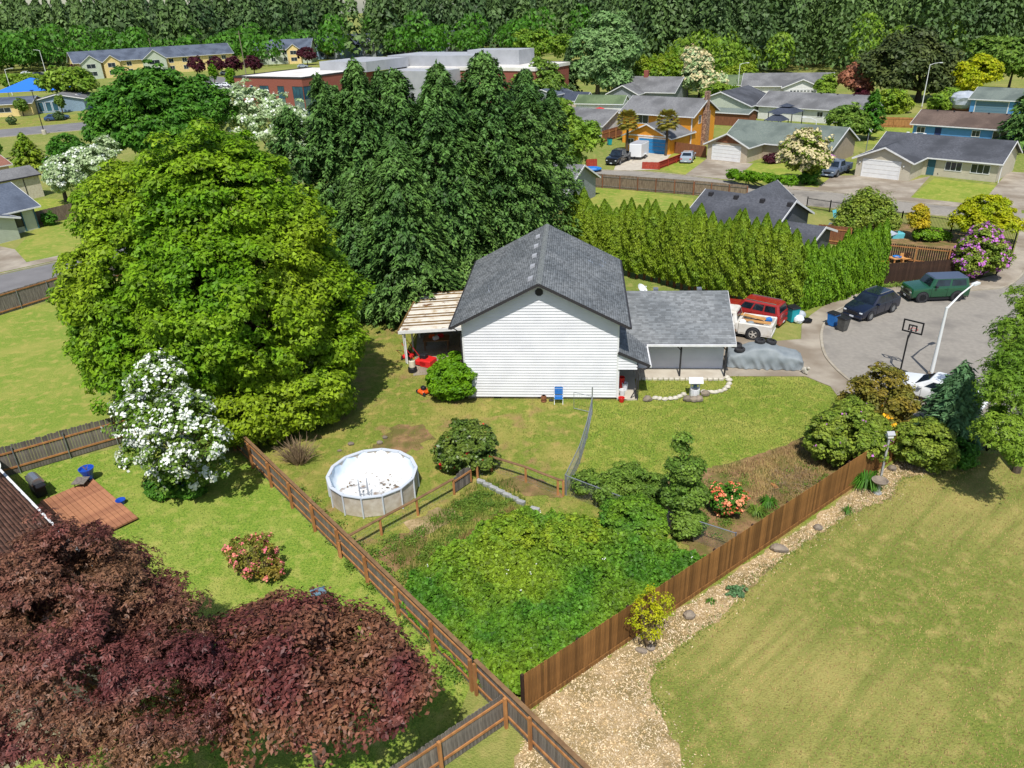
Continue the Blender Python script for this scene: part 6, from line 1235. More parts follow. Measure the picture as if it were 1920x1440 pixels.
for s in (-1,1): wheel(tr, -.1, s*.92, .33, .2); MB().box(-.55,.35,*sorted((s*.952,s*1.12)),.7,.75).build('mudguard', 'p_white', tr)
sv = (Vector((25.2,110.87,0))+Vector((27.17,111.28,0)))/2
vehicle('sedan_car', 'silver sedan parked nose-in on the grass by the red fence', sv+Vector((.72,2.1,0)), math.radians(70), 4.7, 1.8, .98, 1.42, 'p_silver', gh=(.27,.42,.70,.86), R=.33, sidew=((.15,.5),(.54,.86)))
for lab, px, hd_, m_ in (('blue car parked left on the verge of the far road',(104,226),20,'p_bluecar'),('second blue car nosing behind the first on the far verge',(112,224),20,'p_bluecar'),('white car in the lot left of the brick building',(405,164),-30,'p_white'),('white car parked beyond the slim upright tree',(427,163),-30,'p_white'),('white car under the purple plums',(424,140),-5,'p_white'),('pale blue car below the largest purple plum',(568,127),5,'p_silver'),('white car on the far left parking lot',(50,140),-5,'p_white'),('dark car on the far left parking lot',(74,142),-5,'p_black'),('dark blue car before the white gabled garage',(1477,186),-110,'p_navy'),('grey pickup shaped car beside the copper maple',(1583,192),-110,'p_steel'),('white car beyond the dark cypress',(1650,212),-40,'p_white')):
    vehicle('parked_car', lab, G(*px), math.radians(hd_), 4.5, 1.8, 1.0, 1.5, m_, gh=(.25,.4,.78,.93), R=.34)
# ------------------------------------------------------------------ yard things
# covered car under a grey sheet
cc = thing('covered_car', 'car under a loose grey cloth cover on the driveway', 'car', G(1436,690)+Vector((0,.6,0)), math.radians(-10))
NX, NA = 56, 40; rg_ = np.random.default_rng(3)
prof = [(-2.36,.42,.60,.60),(-2.28,.86,.76,.70),(-1.9,.99,.85,.74),(-1.45,1.04,.88,.74),(-1.0,1.28,.9,.66),(-.55,1.40,.9,.62),(.2,1.41,.9,.62),(.6,1.32,.9,.64),(1.05,1.05,.9,.74),(1.5,.96,.89,.76),(2.05,.84,.84,.72),(2.3,.66,.72,.62),(2.38,.4,.58,.5)]
xs = np.linspace(-2.38, 2.38, NX); I_ = lambda k: np.interp(xs, [p[0] for p in prof], [p[k] for p in prof]); pz, pw, pg = I_(1), I_(2), I_(3)
rings = []
for i, x in enumerate(xs):
    zt = pz[i]; ctl = [(pw[i]*1.03,.06),(pw[i]*1.0,.35),(pw[i]*.985,.62),(pw[i]*.95,min(.82,zt*.86)),(pg[i],zt-.07),(pg[i]*.8,zt-.015),(0,zt+.02)]
    cl = [0.0]
    for (a0, b0), (a1, b1) in zip(ctl, ctl[1:]): cl.append(cl[-1]+math.hypot(a1-a0, b1-b0))
    ring = []
    for k in range(NA):
        t = 2*k/(NA-1)-1; q = (1-abs(t))*cl[-1]; y = float(np.interp(q, cl, [c_[0] for c_ in ctl])); z = float(np.interp(q, cl, [c_[1] for c_ in ctl]))
        low = max(0, 1-z/1.0); wr = .075*low*math.sin(x*8.5+2.2*math.sin(x*2.1)+z*5)+.045*low*math.sin(x*15+z*9)+.015*math.sin(x*6-z*7); sg = -1 if t < 0 else 1
        ring.append((x+.03*low*math.sin(z*9+x*3), sg*(y+wr) if abs(y) > .05 else 0.0, max(.04, z+.012*math.sin(x*9+y*5))))
    rings.append(ring)
cb = MB(); cb.loft(rings, closed=False, caps=False); cb.quad(*rings[0]); cb.quad(*rings[-1]); o = cb.build('cover', 'cover_cloth', cc, smooth=True)
def tyre(label, loc, tilt=(0,0)):
    b = MB(); b.lathe([(.17,.0),(.3,-.005),(.335,.04),(.335,.16),(.3,.2),(.17,.195),(.19,.16),(.19,.04),(.17,.0)], 22); o = b.build('tyre', 'rubber', loc=loc); o.rotation_euler = (tilt[0], tilt[1], 0); return tag(o, label, 'tyre')
tyre('tyre on the cover roof, left of the pair', hloc(cc,-.30,.25,1.42)); tyre('tyre on the cover roof, right of the pair', hloc(cc,.38,.25,1.40),(0,.12)); tyre('upper of the two tyres at the left end of the covered car', hloc(cc,-1.72,.36,1.04)); tyre('lower of the two tyres at the left end of the covered car', hloc(cc,-1.6,-.36,1.05))
# wheelie bins, bags
def bin_(label, loc, rz, m, lid='plastic_black', s=1.0):
    r = thing('wheelie_bin', label, 'bin', loc, rz); MB().loft([[(-.22*s,-.24*s,.08),(.22*s,-.24*s,.08),(.22*s,.26*s,.08),(-.22*s,.26*s,.08)],[(-.29*s,-.34*s,.96*s),(.29*s,-.34*s,.96*s),(.29*s,.32*s,.96*s),(-.29*s,.32*s,.96*s)]]).build('body', m, r)
    MB().bbox(-.32*s,.32*s,-.38*s,.36*s,.965*s,1.05*s,.04).build('lid', lid, r); MB().box(-.27*s,.27*s,.37*s,.42*s,.9*s,.95*s).build('handle', m, r)
    for x in (-.26,.26): MB().lathe([(.02,-.03),(.12,-.03),(.12,.03),(.02,.03)],12,axis='y').build('wheel','rubber',r,loc=(x*s,.3*s,.12)).rotation_euler.z = math.pi/2
    return r
bin_('blue wheelie bin with black lid at the kerb', G(1560,611), .5, 'plastic_blue'); bin_('grey wheelie bin at the kerb in front of the navy crossover', G(1579,620), .5, 'plastic_grey'); bin_('teal bin with dark lid beside the red wagon', G(1484,603), .3, 'plastic_teal', s=1.15); bin_('teal bin on the orange house drive', G(1143,272), .3, 'plastic_teal', s=1.1)
for px, r_, m_, lab in (((1497,606),(.38,.3,.34),'bag_white','white rubbish bag in front of the teal bin'),((1500,596),(.4,.3,.3),'tarp','pale blue bag heaped behind the white rubbish bag'),((1512,605),(.42,.34,.2),'bag_black','flattened black rubbish bag on the pavement edge')):
    b = MB(); blob(b, (0,0,r_[2]*.9), r_, hash(lab) % 90, 12, 9); tag(b.build('rubbish_bag', m_, loc=G(*px), smooth=False), lab, 'rubbish bag')
pp = MB().tube((0,0,0),(.1,.05,1.3),.06).tube((.2,0,0),(.25,.05,1.25),.05); tag(pp.build('black_pipe', 'plastic_black', loc=G(1467,586)), 'pair of black pipes propped in the hedge behind the red wagon', 'pipes')
cat_ = MB(); blob(cat_, (0,0,.24), (.12,.3,.24), 4); blob(cat_, (0,-.26,.5), (.1,.12,.1), 5); cat_.tube((0,.2,.1),(0,.45,.05),.03); tag(cat_.build('garden_statue', 'stone_white', loc=G(1508,701), rz=.4), 'small white garden statue at the driveway corner', 'statue')
# wishing well and its stones
ww = thing('wishing_well', 'small white wishing well with peaked roof on the front lawn', 'wishing well', G(1302,742), -.1)
MB().lathe([(.30,0),(.30,.5),(.24,.5),(.24,.1),(.02,.1)], 10).build('well_wall', 'trim_white', ww)
for x in (-.24,.24): MB().box(x-.035,x+.035,-.035,.035,.4,1.05).build('post', 'trim_white', ww)
MB().slab([(-.42,-.36,.98),(.42,-.36,.98),(.42,0,1.22),(-.42,0,1.22)],(0,0,.03)).slab([(-.42,.36,.98),(.42,.36,.98),(.42,.0,1.22),(-.42,.0,1.22)],(0,0,.03)).build('roof', 'trim_white', ww); MB().tube((-.26,0,.75),(.26,0,.75),.03).build('crank', 'galv', ww); MB().lathe([(.02,.55),(.1,.55),(.13,.75),(.1,.75)],10).build('bucket', 'slate_blue', ww)
def rock(name, label, loc, r, m, seed, cat, group=None, rz=0):
    b = MB(); blob(b, (0,0,r[2]*.7), r, seed, 9, 6); o = b.build(name, m, loc=loc, rz=rz); return tag(o, label, cat, group)
ed = thing('stone_edging', 'winding edging of pale stones round the wishing well bed', 'edging', (0,0,0))
for i, px in enumerate([(1229,749),(1237,750),(1247,751),(1257,750),(1266,749),(1274,746),(1282,742),(1318,737),(1326,738),(1334,738),(1342,738),(1350,736),(1358,733),(1364,728),(1367,722),(1367,715),(1363,710)]):
    b = MB(); blob(b, (0,0,.1), (R6.uniform(.18,.24),R6.uniform(.13,.17),.14), i, 8, 5); p = G(*px); b.build('stone', 'stone_white', ed, loc=p, rz=R6.uniform(-.4,.4))
for i, px in enumerate([(1214,752),(1289,752),(1301,753),(1310,752),(1322,742)]): rock('boulder', ['brown boulder left of the stone edging','brown boulder left below the wishing well','split brown boulder just below the wishing well','small brown rock right below the wishing well','dark boulder right of the wishing well'][i], G(*px), (.3,.24,.22), 'stone', 20+i, 'boulder')
be = thing('block_edging', 'row of pale edging stones along the front of the porch slab', 'edging', (0,0,0))
for i in range(16): p = HL(1.5+i*.34, 2.72); MB().bbox(-.15,.15,-.08,.08,0,.16,.03).build('stone', 'stone_white', be, loc=p, rz=HYAW+R6.uniform(-.1,.1))
bk = thing('block_edging', 'line of grey concrete blocks beside the rail fence gate', 'edging', (0,0,0))
for i in range(9):
    p = G(902,906).lerp(G(1003,958), i/8); 
    if i != 7: MB().bbox(-.22,.22,-.1,.1,0,.2,.02).build('block', 'block', bk, loc=p, rz=-.55+R6.uniform(-.08,.08))
# round pool with drooping liner
pc = (G(622,925,0)+G(782,925,0))/2; pool = thing('above_ground_pool', 'drained round above-ground pool with white liner and dirty bottom', 'pool', (pc.x, pc.y+.15, 0)); PR, PH, NS = 2.16, 1.15, 14
ag = [2*math.pi*(k+.3)/NS for k in range(NS)]; pt = lambda r, a, z: (r*math.cos(a), r*math.sin(a), z)
for k in range(NS):
    a0, a1 = ag[k], ag[k]+2*math.pi/NS
    MB().slab([pt(PR,a0,.02),pt(PR,a1,.02),pt(PR,a1,PH-.04),pt(PR,a0,PH-.04)], Vector(pt(-.02,(a0+a1)/2,0))).build('wall_panel', 'pool_wall', pool)
    MB().tube(pt(PR+.04,a0,0),pt(PR+.04,a0,PH-.02),.04,n=6).build('upright', 'pool_rail', pool); MB().bar(pt(PR,a0,PH),pt(PR,a1,PH),.16,.05).build('top_rail', 'pool_rail', pool)
ln = MB(); rr = []
for k_, (r_, z_) in enumerate(((PR-.05,PH-.03),(PR-.12,.75),(PR-.2,.3),(PR-.45,.12),(1.2,.09),(.1,.08))):
    rr.append([pt(r_*(1+.02*math.sin(j*2.3+k_)), 2*math.pi*j/42, z_+(.03*math.sin(j*1.9)+.02*math.sin(j*.7) if 0 < k_ < 5 else 0)) for j in range(42)])
ln.loft(rr[:4], caps=False); ln.build('liner', 'liner', pool, smooth=True); lf_ = MB(); lf_.loft(rr[3:], caps=False); lf_.quad(*rr[-1]); lf_.build('pool_floor', 'pool_floor', pool, smooth=True)
db = MB(); rgd = np.random.default_rng(8)
for k in range(70):
    a = rgd.random()*6.28; r_ = 1.75*rgd.random()**.6; x, y = r_*math.cos(a), r_*math.sin(a)*.9; s = .025+.07*rgd.random()**2; an = rgd.random()*3; db.quad(*[(x+s*q*math.cos(an+t*1.57)*(1.6 if t%2 else .7), y+s*math.sin(an+t*1.57)*(1.6 if t%2 else .7), .135+.004*(k%7)) for t, q in ((0,1),(1,1),(2,1),(3,1))])
o = db.build('leaf_litter', 'pool_debris', pool, recalc=False); o['kind'] = 'stuff'
for lab, x, y, m_, s in (('deflated pink pool float lying in the drained pool',-.3,-1.75,'pink',(.62,.22,.1)),('green pool toy lying in the drained pool',.85,-1.55,'green_toy',(.3,.2,.12)),('grey pool toy beside the pink float',-.75,-1.7,'plastic_grey',(.25,.15,.1))):
    b = MB(); blob(b, (0,0,s[2]), s, 3, 12, 7); tag(b.build('pool_toy', m_, loc=(pc.x+x, pc.y+.15+y, .16), rz=.1), lab, 'pool toy')
lad = thing('pool_ladder', 'folded grey pool ladder standing in the drained pool', 'ladder', (pc.x-.35, pc.y-.6, .12), .3)
for s in (-.2,.2): MB().path([(s,-.5,0),(s,.1,1.1),(s,.35,.0)], .025).build('rail', 'galv', lad)
for k in range(3): MB().tube((-.2,-.4+k*.15,.15+k*.28),(.2,-.4+k*.15,.15+k*.28),.02).build('rung', 'galv', lad)
# patio things
def mower(label, loc, rz, m, s=1.0, name='lawn_mower'):
    r = thing(name, label, 'mower', loc, rz); MB().bbox(-.32*s,.32*s,-.3*s,.3*s,.12,.3*s,.08).build('deck', m, r); MB().bbox(-.16*s,.16*s,-.14*s,.14*s,.3*s,.52*s,.05).build('engine', 'plastic_black', r)
    for x in (-.33,.33):
        for y in (-.24,.24): MB().lathe([(.02,-.04),(.13*s,-.04),(.13*s,.04),(.02,.04)],12,axis='y').build('wheel','rubber',r,loc=(x*s,y*s,.13*s))
    for y in (-.2,.2): MB().tube((-.3*s,y*s,.25),(-1.0*s,y*s,.95*s),.018).build('handle_tube', m, r)
    MB().tube((-1.0*s,-.2*s,.95*s),(-1.0*s,.2*s,.95*s),.018).build('handle_bar', 'plastic_black', r); return r
mower('orange and black lawn mower left on the grass', G(795,738), 2.3, 'orange_paint')
sn = mower('red snow blower parked under the patio cover edge', HL(-12.6,4.9), -.5, 'plastic_red', 1.5, 'snow_blower'); b = MB().bbox(-.1,.75,-.45,.45,.05,.5,.05).build('auger_box', 'plastic_red', sn)
mower('red garden machine behind the white patio post', HL(-13.9,5.9), 1.2, 'plastic_red', 1.1)
bl = thing('stacked_bucket', 'grey drum on black tub beside the patio post', 'bucket', G(774,697)); MB().lathe([(.22,0),(.3,.05),(.3,.3),(.27,.34)],16).build('tub', 'plastic_black', bl); MB().lathe([(.2,.34),(.22,.4),(.21,.8),(.15,.84)],14).build('drum', 'ivory', bl)
wt = thing('work_table', 'wooden work table with clutter under the patio cover', 'table', HL(-12.2,7.6), HYAW+.1); MB().box(-.9,.9,-.5,.5,.72,.78).build('top', 'wood_top', wt)
for x in (-.8,.8):
    for y in (-.4,.4): MB().box(x-.04,x+.04,y-.04,y+.04,0,.72).build('leg', 'wood_top', wt)
for k, (x, y, m_, lab) in enumerate(((-.3,.1,'orange_paint','orange tool box on the patio work table'),(.3,.15,'plastic_red','red box on the patio work table'),(.0,-.25,'bag_white','white cloth on the patio work table'))): tag(MB().bbox(-.2,.2,-.14,.14,0,.22,.04).build('tool_box' if k < 2 else 'folded_cloth', m_, loc=hloc(wt, x, y, .785), rz=.3*k), lab, 'box' if k < 2 else 'cloth')
lb = MB().bar((0,0,0),(.25,.1,2.3),.2,.05,up=(0,1,0)).bar((-.25,-.1,0),(.1,.1,2.2),.18,.05,up=(0,1,0)); tag(lb.build('leaning_boards', 'wood_new', loc=HL(-9.55,4.6), rz=HYAW), 'two long planks leaning on the wall under the patio cover', 'planks')
jk = MB(); blob(jk, (0,0,1.5), (.22,.12,.5), 12); tag(jk.build('hanging_jacket', 'slate_blue', loc=HL(-10.9,7.8,.2)), 'checked jacket hanging under the patio cover', 'jacket')
# wall things
ch = thing('folding_chair', 'blue folding chair leaning on the white wall', 'chair', HL(-3.45,-.42), HYAW); 
for x in (-.25,.25): MB().path([(x,-.28,.02),(x,.12,.52),(x,.3,.95)], .018).build('side_frame', 'white_paint', ch); MB().tube((x,.25,.02),(x,-.15,.45),.018).build('leg', 'white_paint', ch)
for k in range(4): z = .55+k*.1; y = .13+k*.04; MB().box(-.25,.25,y-.02,y+.01,z,z+.085).build('back_strap', 'plastic_blue', ch); MB().box(-.25,.25,-.24+k*.09,-.16+k*.09,.36+k*.03,.385+k*.03).build('seat_strap', 'plastic_blue', ch)
lg = MB(); lg.lathe([(.14,0),(.17,.05),(.14,.16),(.19,.24),(.15,.4),(.1,.42)], 12); tag(lg.build('clay_pot', 'wood_brownfence', loc=HL(-4.35,-.3)), 'brown stacked clay pot at the foot of the white wall', 'pot'); bx_ = MB().bbox(-.14,.14,-.08,.08,0,.1,.02); tag(bx_.build('hose_box', 'plastic_black', loc=HL(-3.9,-.2)), 'small black box between the clay pot and blue chair', 'box')
for i, (x, y, m_, hh, lab) in enumerate(((.35,.35,'trim_white',.42,'white flower pot with red plant on the entry step'),(.28,-.25,'plastic_red',.3,'small red pot by the white wall corner'),(.35,1.3,'plastic_red',.8,'red tall object inside the entry'),(.55,1.1,'bag_white',.5,'patterned white bag inside the entry'))):
    b = MB().lathe([(.13,0),(.18,hh*.7),(.2,hh),(.16,hh),(.14,hh*.6)], 14); tag(b.build('flower_pot' if i < 2 else 'entry_clutter', m_, loc=HL(x, y, .1 if y > 0 else 0)), lab, 'pot' if i < 2 else 'clutter')
# posts, birdbath, rocks by the stained fence
bb_ = thing('birdbath', 'grey stone birdbath on pedestal by the chip path', 'birdbath', G(1645,925)); MB().lathe([(.2,0),(.2,.06),(.1,.1),(.08,.45),(.12,.6)],14).build('pedestal','block',bb_); MB().lathe([(.1,.6),(.34,.68),(.38,.76),(.33,.76),(.28,.7),(.02,.69)],18).build('basin','stone',bb_)
fp = thing('bird_feeder', 'small white bird box on tall grey post beside the birdbath', 'bird box', G(1650,900)); MB().bar((0,0,0),(.0,.0,2.5),.09,.09,up=(0,1,0)).build('post','block',fp); MB().box(-.13,.13,-.13,.13,2.45,2.62).build('box','trim_white',fp); MB().slab([(-.18,-.18,2.62),(.18,-.18,2.62),(.18,0,2.75),(-.18,0,2.75)],(0,0,.02)).slab([(-.18,.18,2.62),(.18,.18,2.62),(.18,0,2.75),(-.18,0,2.75)],(0,0,.02)).build('roof','panel_grey',fp)
for i, (px, r_, lab) in enumerate((((1672,881),(.24,.2,.16),'grey rock between the bird box and the rounded rhododendron'),((1533,992),(.22,.18,.14),'pale grey rock on the chip path near the spider plant'),((1460,1033),(.42,.22,.2),'long dark rock at the chip path edge'),((1292,1158),(.24,.22,.2),'round dark stone near the lawn edge'),((1203,1222),(.24,.14,.1),'flat pale stone left below the spring shrub'),((1220,1217),(.18,.16,.1),'flat pale stone right below the spring shrub'))): rock('garden_rock', lab, G(*px), r_, 'stone', 50+i, 'rock', rz=-.4)
def tuft(label, loc, n, h, m, wd=.03, r0=.1, cat='plant', name='strappy_plant'):
    r = thing(name, label, cat, loc); V = []
    for k in range(n):
        a = rng.random()*6.28; hh = h*(.6+.6*rng.random()); d = np.array([math.cos(a), math.sin(a), 0]); s = np.array([-d[1], d[0], 0])*wd; b0 = d*r0*rng.random(); m1 = b0+d*hh*.45+np.array([0,0,hh*.8]); t_ = b0+d*hh*.95+np.array([0,0,hh*.35]); V += [b0-s, b0+s, m1+s, m1-s, m1-s, m1+s, t_+s*.2, t_-s*.2]
    npmesh('leaves', np.array(V), 4, m, r); return r
tuft('strappy dark green plant left of the birdbath', G(1622,912), 260, .75, 'lf_maple', .02, .3); tuft('small grassy plant on the chip path', G(1588,962), 40, .35, 'lf_maple', .014); tuft('upright dark green iris clump in the garden bed', G(1440,948), 120, .45, 'lf_maple', .02, .15); tuft('light green strappy plant beside the iris clump', G(1418,962), 120, .35, 'lf_weed', .02, .25); tuft('tiny green sprout at the chip path edge', G(1333,1130), 30, .2, 'lf_maple', .015)
broadleaf('low_plant', 'low blue-green plant on the chip path by the lawn', G(1380,1115), [(*(G(1380,1112)+Vector((0,0,.08))), .42, .26, .2)], 'lf_spruce', nclump=60, rc=.1, per=30, leaf=.08, cat='plant', stems=3, trunk=.02)
tag(MB().bbox(-.1,.1,-.22,.22,0,.08,.01).build('brick', 'wood_rail', loc=G(1452,912), rz=.2), 'orange brick lying in the garden bed', 'brick')
# garden things lower left
bq = thing('barbecue', 'black and steel gas barbecue between the brown roof and deck', 'barbecue', G(55,935)+Vector((.4,.3,0)), aw)
MB().box(-.4,.4,-.25,.25,.1,.85).build('cart','plastic_black',bq); MB().loft([[(-.45,.3*math.cos(math.pi*k/8),.86+.32*math.sin(math.pi*k/8)) for k in range(9)],[(.45,.3*math.cos(math.pi*k/8),.86+.32*math.sin(math.pi*k/8)) for k in range(9)]]).build('lid','steel',bq)
for s in (-1,1): MB().box(*sorted((s*.46,s*.85)),-.22,.22,.82,.88).build('side_shelf','plastic_black',bq)
pl = thing('planter_pot', 'tall glossy blue planter at the deck corner', 'planter', G(169,902)); MB().lathe([(.17,.0),(.2,.02),(.26,.45),(.36,.72),(.38,.8),(.32,.8),(.28,.7),(.02,.68)],18).build('pot','ceramic_blue',pl); tw = MB(); [tw.tube((0,0,.68),(rng.normal()*.15,rng.normal()*.15,.95),.012,.006,4) for _ in range(7)]; tw.build('twigs','twig',pl)
stt = thing('patio_table', 'small square tile table on the deck corner', 'table', G(156,915)); MB().box(-.33,.33,-.33,.33,.44,.48).build('top','wood_grey',stt); [MB().tube((x,y,0.2),(x*.8,y*.8,.44),.02).build('leg','black_metal',stt) for x in (-.25,.25) for y in (-.25,.25)]
pl2 = thing('planter_pot', 'low blue bowl planter at the deck edge by the maple', 'planter', G(228,945)); MB().lathe([(.16,0),(.22,.22),(.24,.26),(.2,.26),(.02,.2)],16).build('pot','ceramic_blue',pl2)
pl3 = thing('planter_pot', 'dark blue pot under the white dogwood', 'planter', G(342,918)); MB().lathe([(.15,0),(.22,.3),(.24,.34),(.2,.34),(.02,.28)],16).build('pot','ceramic_blue',pl3)
tag(MB().box(-.3,.3,-.2,.2,.5,.56).box(-.03,.03,-.03,.03,0,.5).build('bird_table','slate_blue',loc=G(600,1128),rz=.4), 'small blue-grey tray table behind the plum tree', 'bird table')
# street furniture
def street_lamp(label, base, h, arm, m='white_paint', r=.1):
    q = thing('street_lamp', label, 'street lamp', base); MB().path([(0,0,0),(0,0,h)], [r,r*.6], 10).build('pole', m, q); a = Vector(arm); MB().path([(0,0,h-.1),(a.x*.5,a.y*.5,h+a.z*.6),(a.x,a.y,h+a.z)], [r*.55,r*.4,r*.35], 8).build('arm', m, q)
    d = Vector((a.x,a.y,0)).normalized(); MB().bar((a.x,a.y,h+a.z),(a.x+d.x*.6,a.y+d.y*.6,h+a.z),.24,.12).build('lamp_head', m, q); MB().lathe([(r*1.8,0),(r*1.8,.25),(r*1.1,.3)],10).build('base', 'concrete', q); return q
street_lamp('white street lamp with angled arm on the cul-de-sac', G(1745,705), HT(1745,705,576), (2.0,1.2,.9), r=.12)
street_lamp('leaning grey street lamp beyond the blue house', G(1728,202), 8, (1.5,-.5,.3)); street_lamp('street lamp rising before the photinia tree', G(1522,292), 5, (-1.4,.3,.4), r=.08); street_lamp('thin white street lamp by the mossy roof', G(1382,180), 7, (1.5,0,.2), r=.09); street_lamp('white street lamp on the far left road', G(24,180), 8, (2,.4,.3), r=.12); street_lamp('tall white street lamp on the far lot', G(90,150), 11, (-2,.3,.3), r=.14)
blk = thing('street_lamp', 'tall black lamp post on white concrete foot by the far road', 'street lamp', G(84,252)); MB().lathe([(.45,0),(.45,.9),(.3,1)],10).build('base','concrete_pale',blk); MB().tube((0,0,.9),(0,0,HT(84,252,170)),.1,.07).build('pole','black_metal',blk); MB().bbox(-.35,.35,-.2,.2,HT(84,252,170),HT(84,252,170)+.15,.03).build('lamp_head','black_metal',blk)
for px, h, lab in (((292,130),13,'wooden utility pole before the apartment roof'),((463,148),16,'wooden utility pole beside the brick building'),((632,110),13,'wooden utility pole above the brick roof')): q = thing('utility_pole', lab, 'pole', G(*px)); MB().tube((0,0,0),(0,0,h),.18,.12).build('pole','bark_pale',q); MB().box(-1.1,1.1,-.08,.08,h-1,h-.85).build('crossarm','bark',q)
bh = thing('basketball_hoop', 'basketball hoop with black framed board beside the street lamp', 'basketball hoop', G(1687,700), .75); MB().tube((0,0,0),(.08,0,2.55),.05).build('pole','black_metal',bh)
MB().bar((.05,0,2.2),(.55,0,2.75),.05,.05).bar((.08,0,2.5),(.55,0,3.1),.05,.05).build('arm','black_metal',bh); bd = MB(); 
for q in ((-.6,.6,2.55,2.63),(-.6,.6,3.27,3.35),(-.6,-.52,2.63,3.27),(.52,.6,2.63,3.27),(-.25,-.18,2.68,3.0),(.18,.25,2.68,3.0),(-.25,.25,3.0,3.07)): bd.box(.56,.62,q[0],q[1],q[2],q[3])
bd.build('backboard_frame','black_metal',bh); MB().path([(.62+.23+.23*math.cos(t*.5236), .23*math.sin(t*.5236), 2.7) for t in range(13)], .015).build('rim','plastic_red',bh); MB().bbox(-.5,.3,-.4,.4,0,.18,.05).build('base','plastic_black',bh)
tp = thing('camera_tripod', 'black tripod standing on the cul-de-sac beyond the spruce', 'tripod', G(1802,724)); [MB().tube((.28*math.cos(k*2.1),.28*math.sin(k*2.1),0),(0,0,1.05),.02).build('leg','black_metal',tp) for k in range(3)]; MB().bbox(-.09,.09,-.06,.06,1.05,1.25,.02).build('head','black_metal',tp)
mbx = thing('mailbox_cluster', 'pair of white cluster mailboxes on the upper street kerb', 'mailbox', G(1855,404), Y44)
for x in (-.45,.45): MB().bbox(x-.38,x+.38,-.25,.25,.55,1.55,.04).build('box','white_paint',mbx); MB().tube((x,0,0),(x,0,.56),.06).build('pedestal','galv',mbx)
# play yard and garden bits
ps = thing('potting_shed', 'white and grey open shed with slanted metal roof by the play yard', 'shed', G(1650,483), .1); MB().box(-.6,.6,0,.9,0,1.7).build('wall','trim_white',ps); MB().slab([(-.8,-.3,1.75),(1.1,-.3,2.15),(1.1,1.1,2.15),(-.8,1.1,1.75)],(0,0,.05)).build('roof','tarp',ps)
st_ = thing('sand_table', 'blue tub set in a wooden play table in the play yard', 'play table', G(1680,492), .3); MB().box(-.6,.6,-.4,.4,.4,.48).build('frame','wood_new',st_); MB().lathe([(.3,.3),(.38,.56),(.34,.56),(.02,.4)],14).build('tub','plastic_blue',st_); [MB().box(x-.05,x+.05,y-.05,y+.05,0,.4).build('leg','wood_new',st_) for x in (-.5,.5) for y in (-.3,.3)]
pb = thing('wooden_bench', 'small pale wooden play bench in the play yard', 'bench', G(1698,492), .2); MB().box(-.5,.5,-.2,.2,.35,.4).build('seat','wood_new',pb); MB().box(-.5,.5,.2,.26,.4,.8).build('backrest','wood_new',pb); [MB().box(x-.04,x+.04,-.18,.18,0,.35).build('leg','wood_new',pb) for x in (-.4,.4)]
tag(MB().bbox(-.35,.35,-.25,.25,0,.25,.1).build('ride_on_toy','plastic_red',loc=G(1657,493)),'red ride-on toy in the play yard','toy')
ad = thing('adirondack_chair', 'turquoise adirondack chair by the weeping tree', 'chair', G(1571,416), .6); MB().box(-.35,.35,-.4,.3,.32,.37).build('seat','adirondack',ad); [MB().slab([(x-.05,.3,.35),(x+.05,.3,.35),(x+.06,.6,1.15),(x-.06,.6,1.15)],(0,.03,0)).build('back_slat','adirondack',ad) for x in (-.26,-.13,0,.13,.26)]; [MB().box(x-.07,x+.07,-.4,.4,.55,.59).box(x-.04,x+.04,-.38,-.3,0,.55).build('arm','adirondack',ad) for x in (-.38,.38)]
rb = thing('raised_bed', 'grey board raised bed with soil near the adirondack chair', 'raised bed', G(1578,432), -.5); MB().box(-1.3,1.3,-.7,-.62,0,.5).box(-1.3,1.3,.62,.7,0,.5).box(-1.3,-1.22,-.62,.62,0,.5).box(1.22,1.3,-.62,.62,0,.5).build('frame','slate_blue',rb); MB().box(-1.22,1.22,-.62,.62,.3,.42).build('soil','soil',rb)
tag(MB().bbox(-.6,.6,-.5,.5,0,.5,.05).build('storage_box','adirondack',loc=G(1680,445)),'pale blue storage box above the play yard fence','box')
# upper street bits
vp = thing('above_ground_pool', 'small blue above-ground pool behind the left neighbour fence', 'pool', G(1146,228)); MB().lathe([(4.2,0),(4.2,1.1),(4.05,1.12),(3.95,.9)],22).build('wall','canvas_blue',vp); MB().lathe([(3.95,.8),(3.95,.86),(.05,.88)],22).build('water','water_blue',vp)
rs = MB(); blob(rs, (0,0,1.2), (1.8,1.2,1.1), 31); tag(rs.build('folded_parasol','plastic_red',loc=G(1124,224)),'red cloth parasol behind the blue pool','parasol')
bt = thing('covered_boat', 'boat under a grey and blue tarp beside the dark blue house', 'boat', G(1806,208), Y44); tb_ = MB(); blob(tb_, (0,0,1.9), (3.4,2.0,1.7), 41, 16, 9); tb_.build('tarp','tarp',bt)
cv = MB(); blob(cv,(0,0,.4),(1.6,.8,.35),15,12,7); tag(cv.build('blue_tarp','plastic_blue',loc=G(1108,322)),'blue tarp roll lying on the street behind the weathered fence','tarp')
d9 = thing('satellite_dish', 'large white satellite dish beside the beige garage roof', 'satellite dish', G(1622,292)); MB().tube((0,0,0),(0,0,3.2),.06).build('mast','galv',d9); o = dish_mesh(.34).build('reflector','white_paint',d9,loc=(0,0,3.4),rz=1.15); o.rotation_euler.x = -.7
tyre('dark tyre leaning by the beige house front walk', G(1760,330)+Vector((0,0,.34)), (1.3,0))

